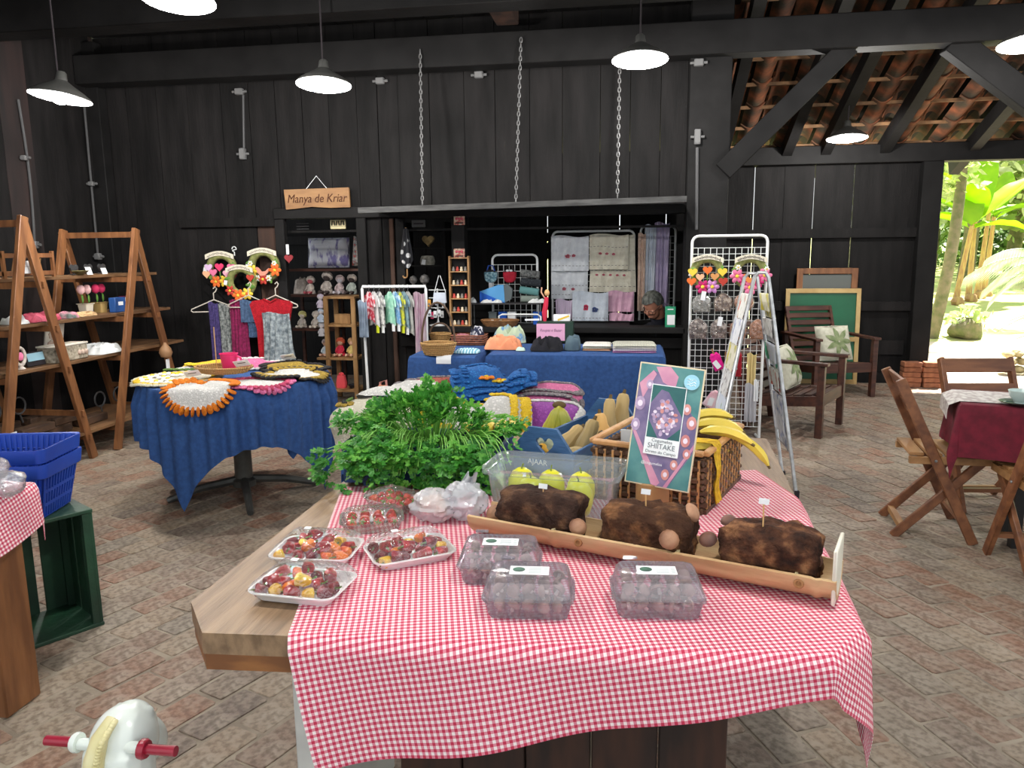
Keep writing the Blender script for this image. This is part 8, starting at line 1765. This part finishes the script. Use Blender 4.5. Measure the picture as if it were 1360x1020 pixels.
banana_plant(1286, 395, 16.2, 1.55, [(2.6, .7, 1.7, .5), (1.2, 1.2, 1.9, .55), (.5, .8, 1.9, .5), (3.4, .4, 1.3, .5), (4.4, .9, 1.3, .5)], 'banana plant with upright glowing leaves'); banana_plant(1297, 395, 16.6, 1.7, [(.35, .75, 2.1, .45), (2.0, 1.3, 1.9, .5), (.1, .4, 1.3, .5), (3.0, .9, 1.5, .5)], 'banana plant with a long leaf reaching to the right', .05); banana_plant(1268, 402, 15.8, 1.5, [(3.0, .5, 1.2, .5), (1.6, 1.0, 1.3, .55), (.2, .3, 1.1, .5)], 'leaning brown-stemmed banana plant beside the mossy trunk', .12)
banana_plant(1306, 392, 16.9, 1.6, [(1.0, 1.1, 1.3, .45), (2.4, 1.0, 1.2, .45), (5.6, .6, 1.0, .4)], 'slim banana plant at the right of the clump', .04)
PF = mat('palm_frond', (196, 208, 186), (160, 178, 140), sc=4, rough=.45, trans=.3)
pfz = Yp(1405, 330, 13.5); t = thing('palm', 'arching pale palm fronds reaching in from the garden side', 'palm', (pfz.x, 13.5, gz(13.5)-.03)); MB().tube([(0, 0, 0), (0, 0, pfz.z-gz(13.5)-.2)], .09, 10).build('trunk', BARK, t)
for (ex_, ez2, L_) in ((-1.2, .05, 1.15), (-1.0, .3, 1.1), (-.9, -.3, 1.1), (-1.1, -.15, 1.0)):
    top = V((0, 0, pfz.z-gz(13.5)-.2)); mid = top+V((ex_*L_*.5, -.1, .25+ez2*L_*.5)); end = top+V((ex_*L_, -.2, -.25+ez2*L_)); pts = [top*(1-q)**2+mid*2*q*(1-q)+end*q*q for q in [i/24 for i in range(25)]]
    fr = MB().tube(pts, [.014*(1-.7*i/24) for i in range(25)], 6).build('frond', PF, t); mb = MB()
    for i in range(2, 25):
        d = (pts[min(24, i+1)]-pts[i-1]).normalized()
        for s_ in (-1, 1):
            l = .55*sin(pi*min(1, i/26+.05))**.6; q = pts[i]; w2 = d*.5+V((0, s_*.75, -.45)); w2 = w2.normalized(); e = V((0, 0, .018)); mb.add([q-e*.6, q+w2*l*.5-e+V((0, 0, -.02)), q+w2*l+V((0, 0, -.12)), q+w2*l*.5+e+V((0, 0, -.02)), q+e*.6], [(0, 1, 2, 3, 4)])
    mb.build('leaflets', PF, fr, smooth=False)['kind'] = 'stuff'
rk = Zp(1278, 440, .05); rk = Yp(1284, 438, 12.6); t = thing('rock', 'mossy rock with young shoots on the lawn', 'rock', (rk.x, 12.6, gz(12.6)-.04)); MB().ell((0, 0, .15), (.25, .22, .19), 18, 12, nz=.3, nsc=5).build('stone', BARK, t); mb = MB(); foliage(mb, (0, 0, .36), (.35, .2, .16), 90, .14, rnd); mb.build('shoots', LF[1], t, smooth=False)['kind'] = 'stuff'
STONE = mat('garden_stone', (196, 182, 140), (140, 130, 92), sc=8, rough=.9, bump=.6, bsc=30)
for i in range(12):
    r_, cidx = divmod(i, 4); b = Yp(1336+cidx*16, 496-r_*10, 9.9); mb = MB(); mb.ell((b.x+.05*(r_ % 2), 9.9+R(-.05, .05), .05+.092*r_), (.062, .12, .045), 12, 8, nz=.12, nsc=9); mb.single('garden_stone', STONE, 'rough pale stone of the low garden bed edge', 'stone', 'stones of the garden bed')
SPK = mat('dark_blade_leaf', (40, 48, 40), (60, 72, 50), sc=6, rough=.4); b = Yp(1385, 470, 10.2); t = thing('spiky_plant', 'dark spiky-leaved plant in the stone bed', 'plant', (b.x, 10.2, .2)); MB().tube([(0, 0, -.2), (0, 0, .8)], .03, 8).build('stem', BARK, t)
for i in range(46):
    a = rnd.uniform(0, 2*pi); o = V((0, 0, rnd.choice((.25, .5, .75, .9)))); L_ = rnd.uniform(.45, .65); d = V((cos(a), sin(a)*.7, rnd.uniform(-.1, .6))).normalized(); sd = V((0, 0, 1)).cross(d).normalized()
    MB().grid(lambda u, v: o+d*L_*v+V((0, 0, -.35*L_*v*v))+sd*(u-.5)*.035*(1-v**2+.03), 2, 7, thick=.002).build('blade', SPK, t)
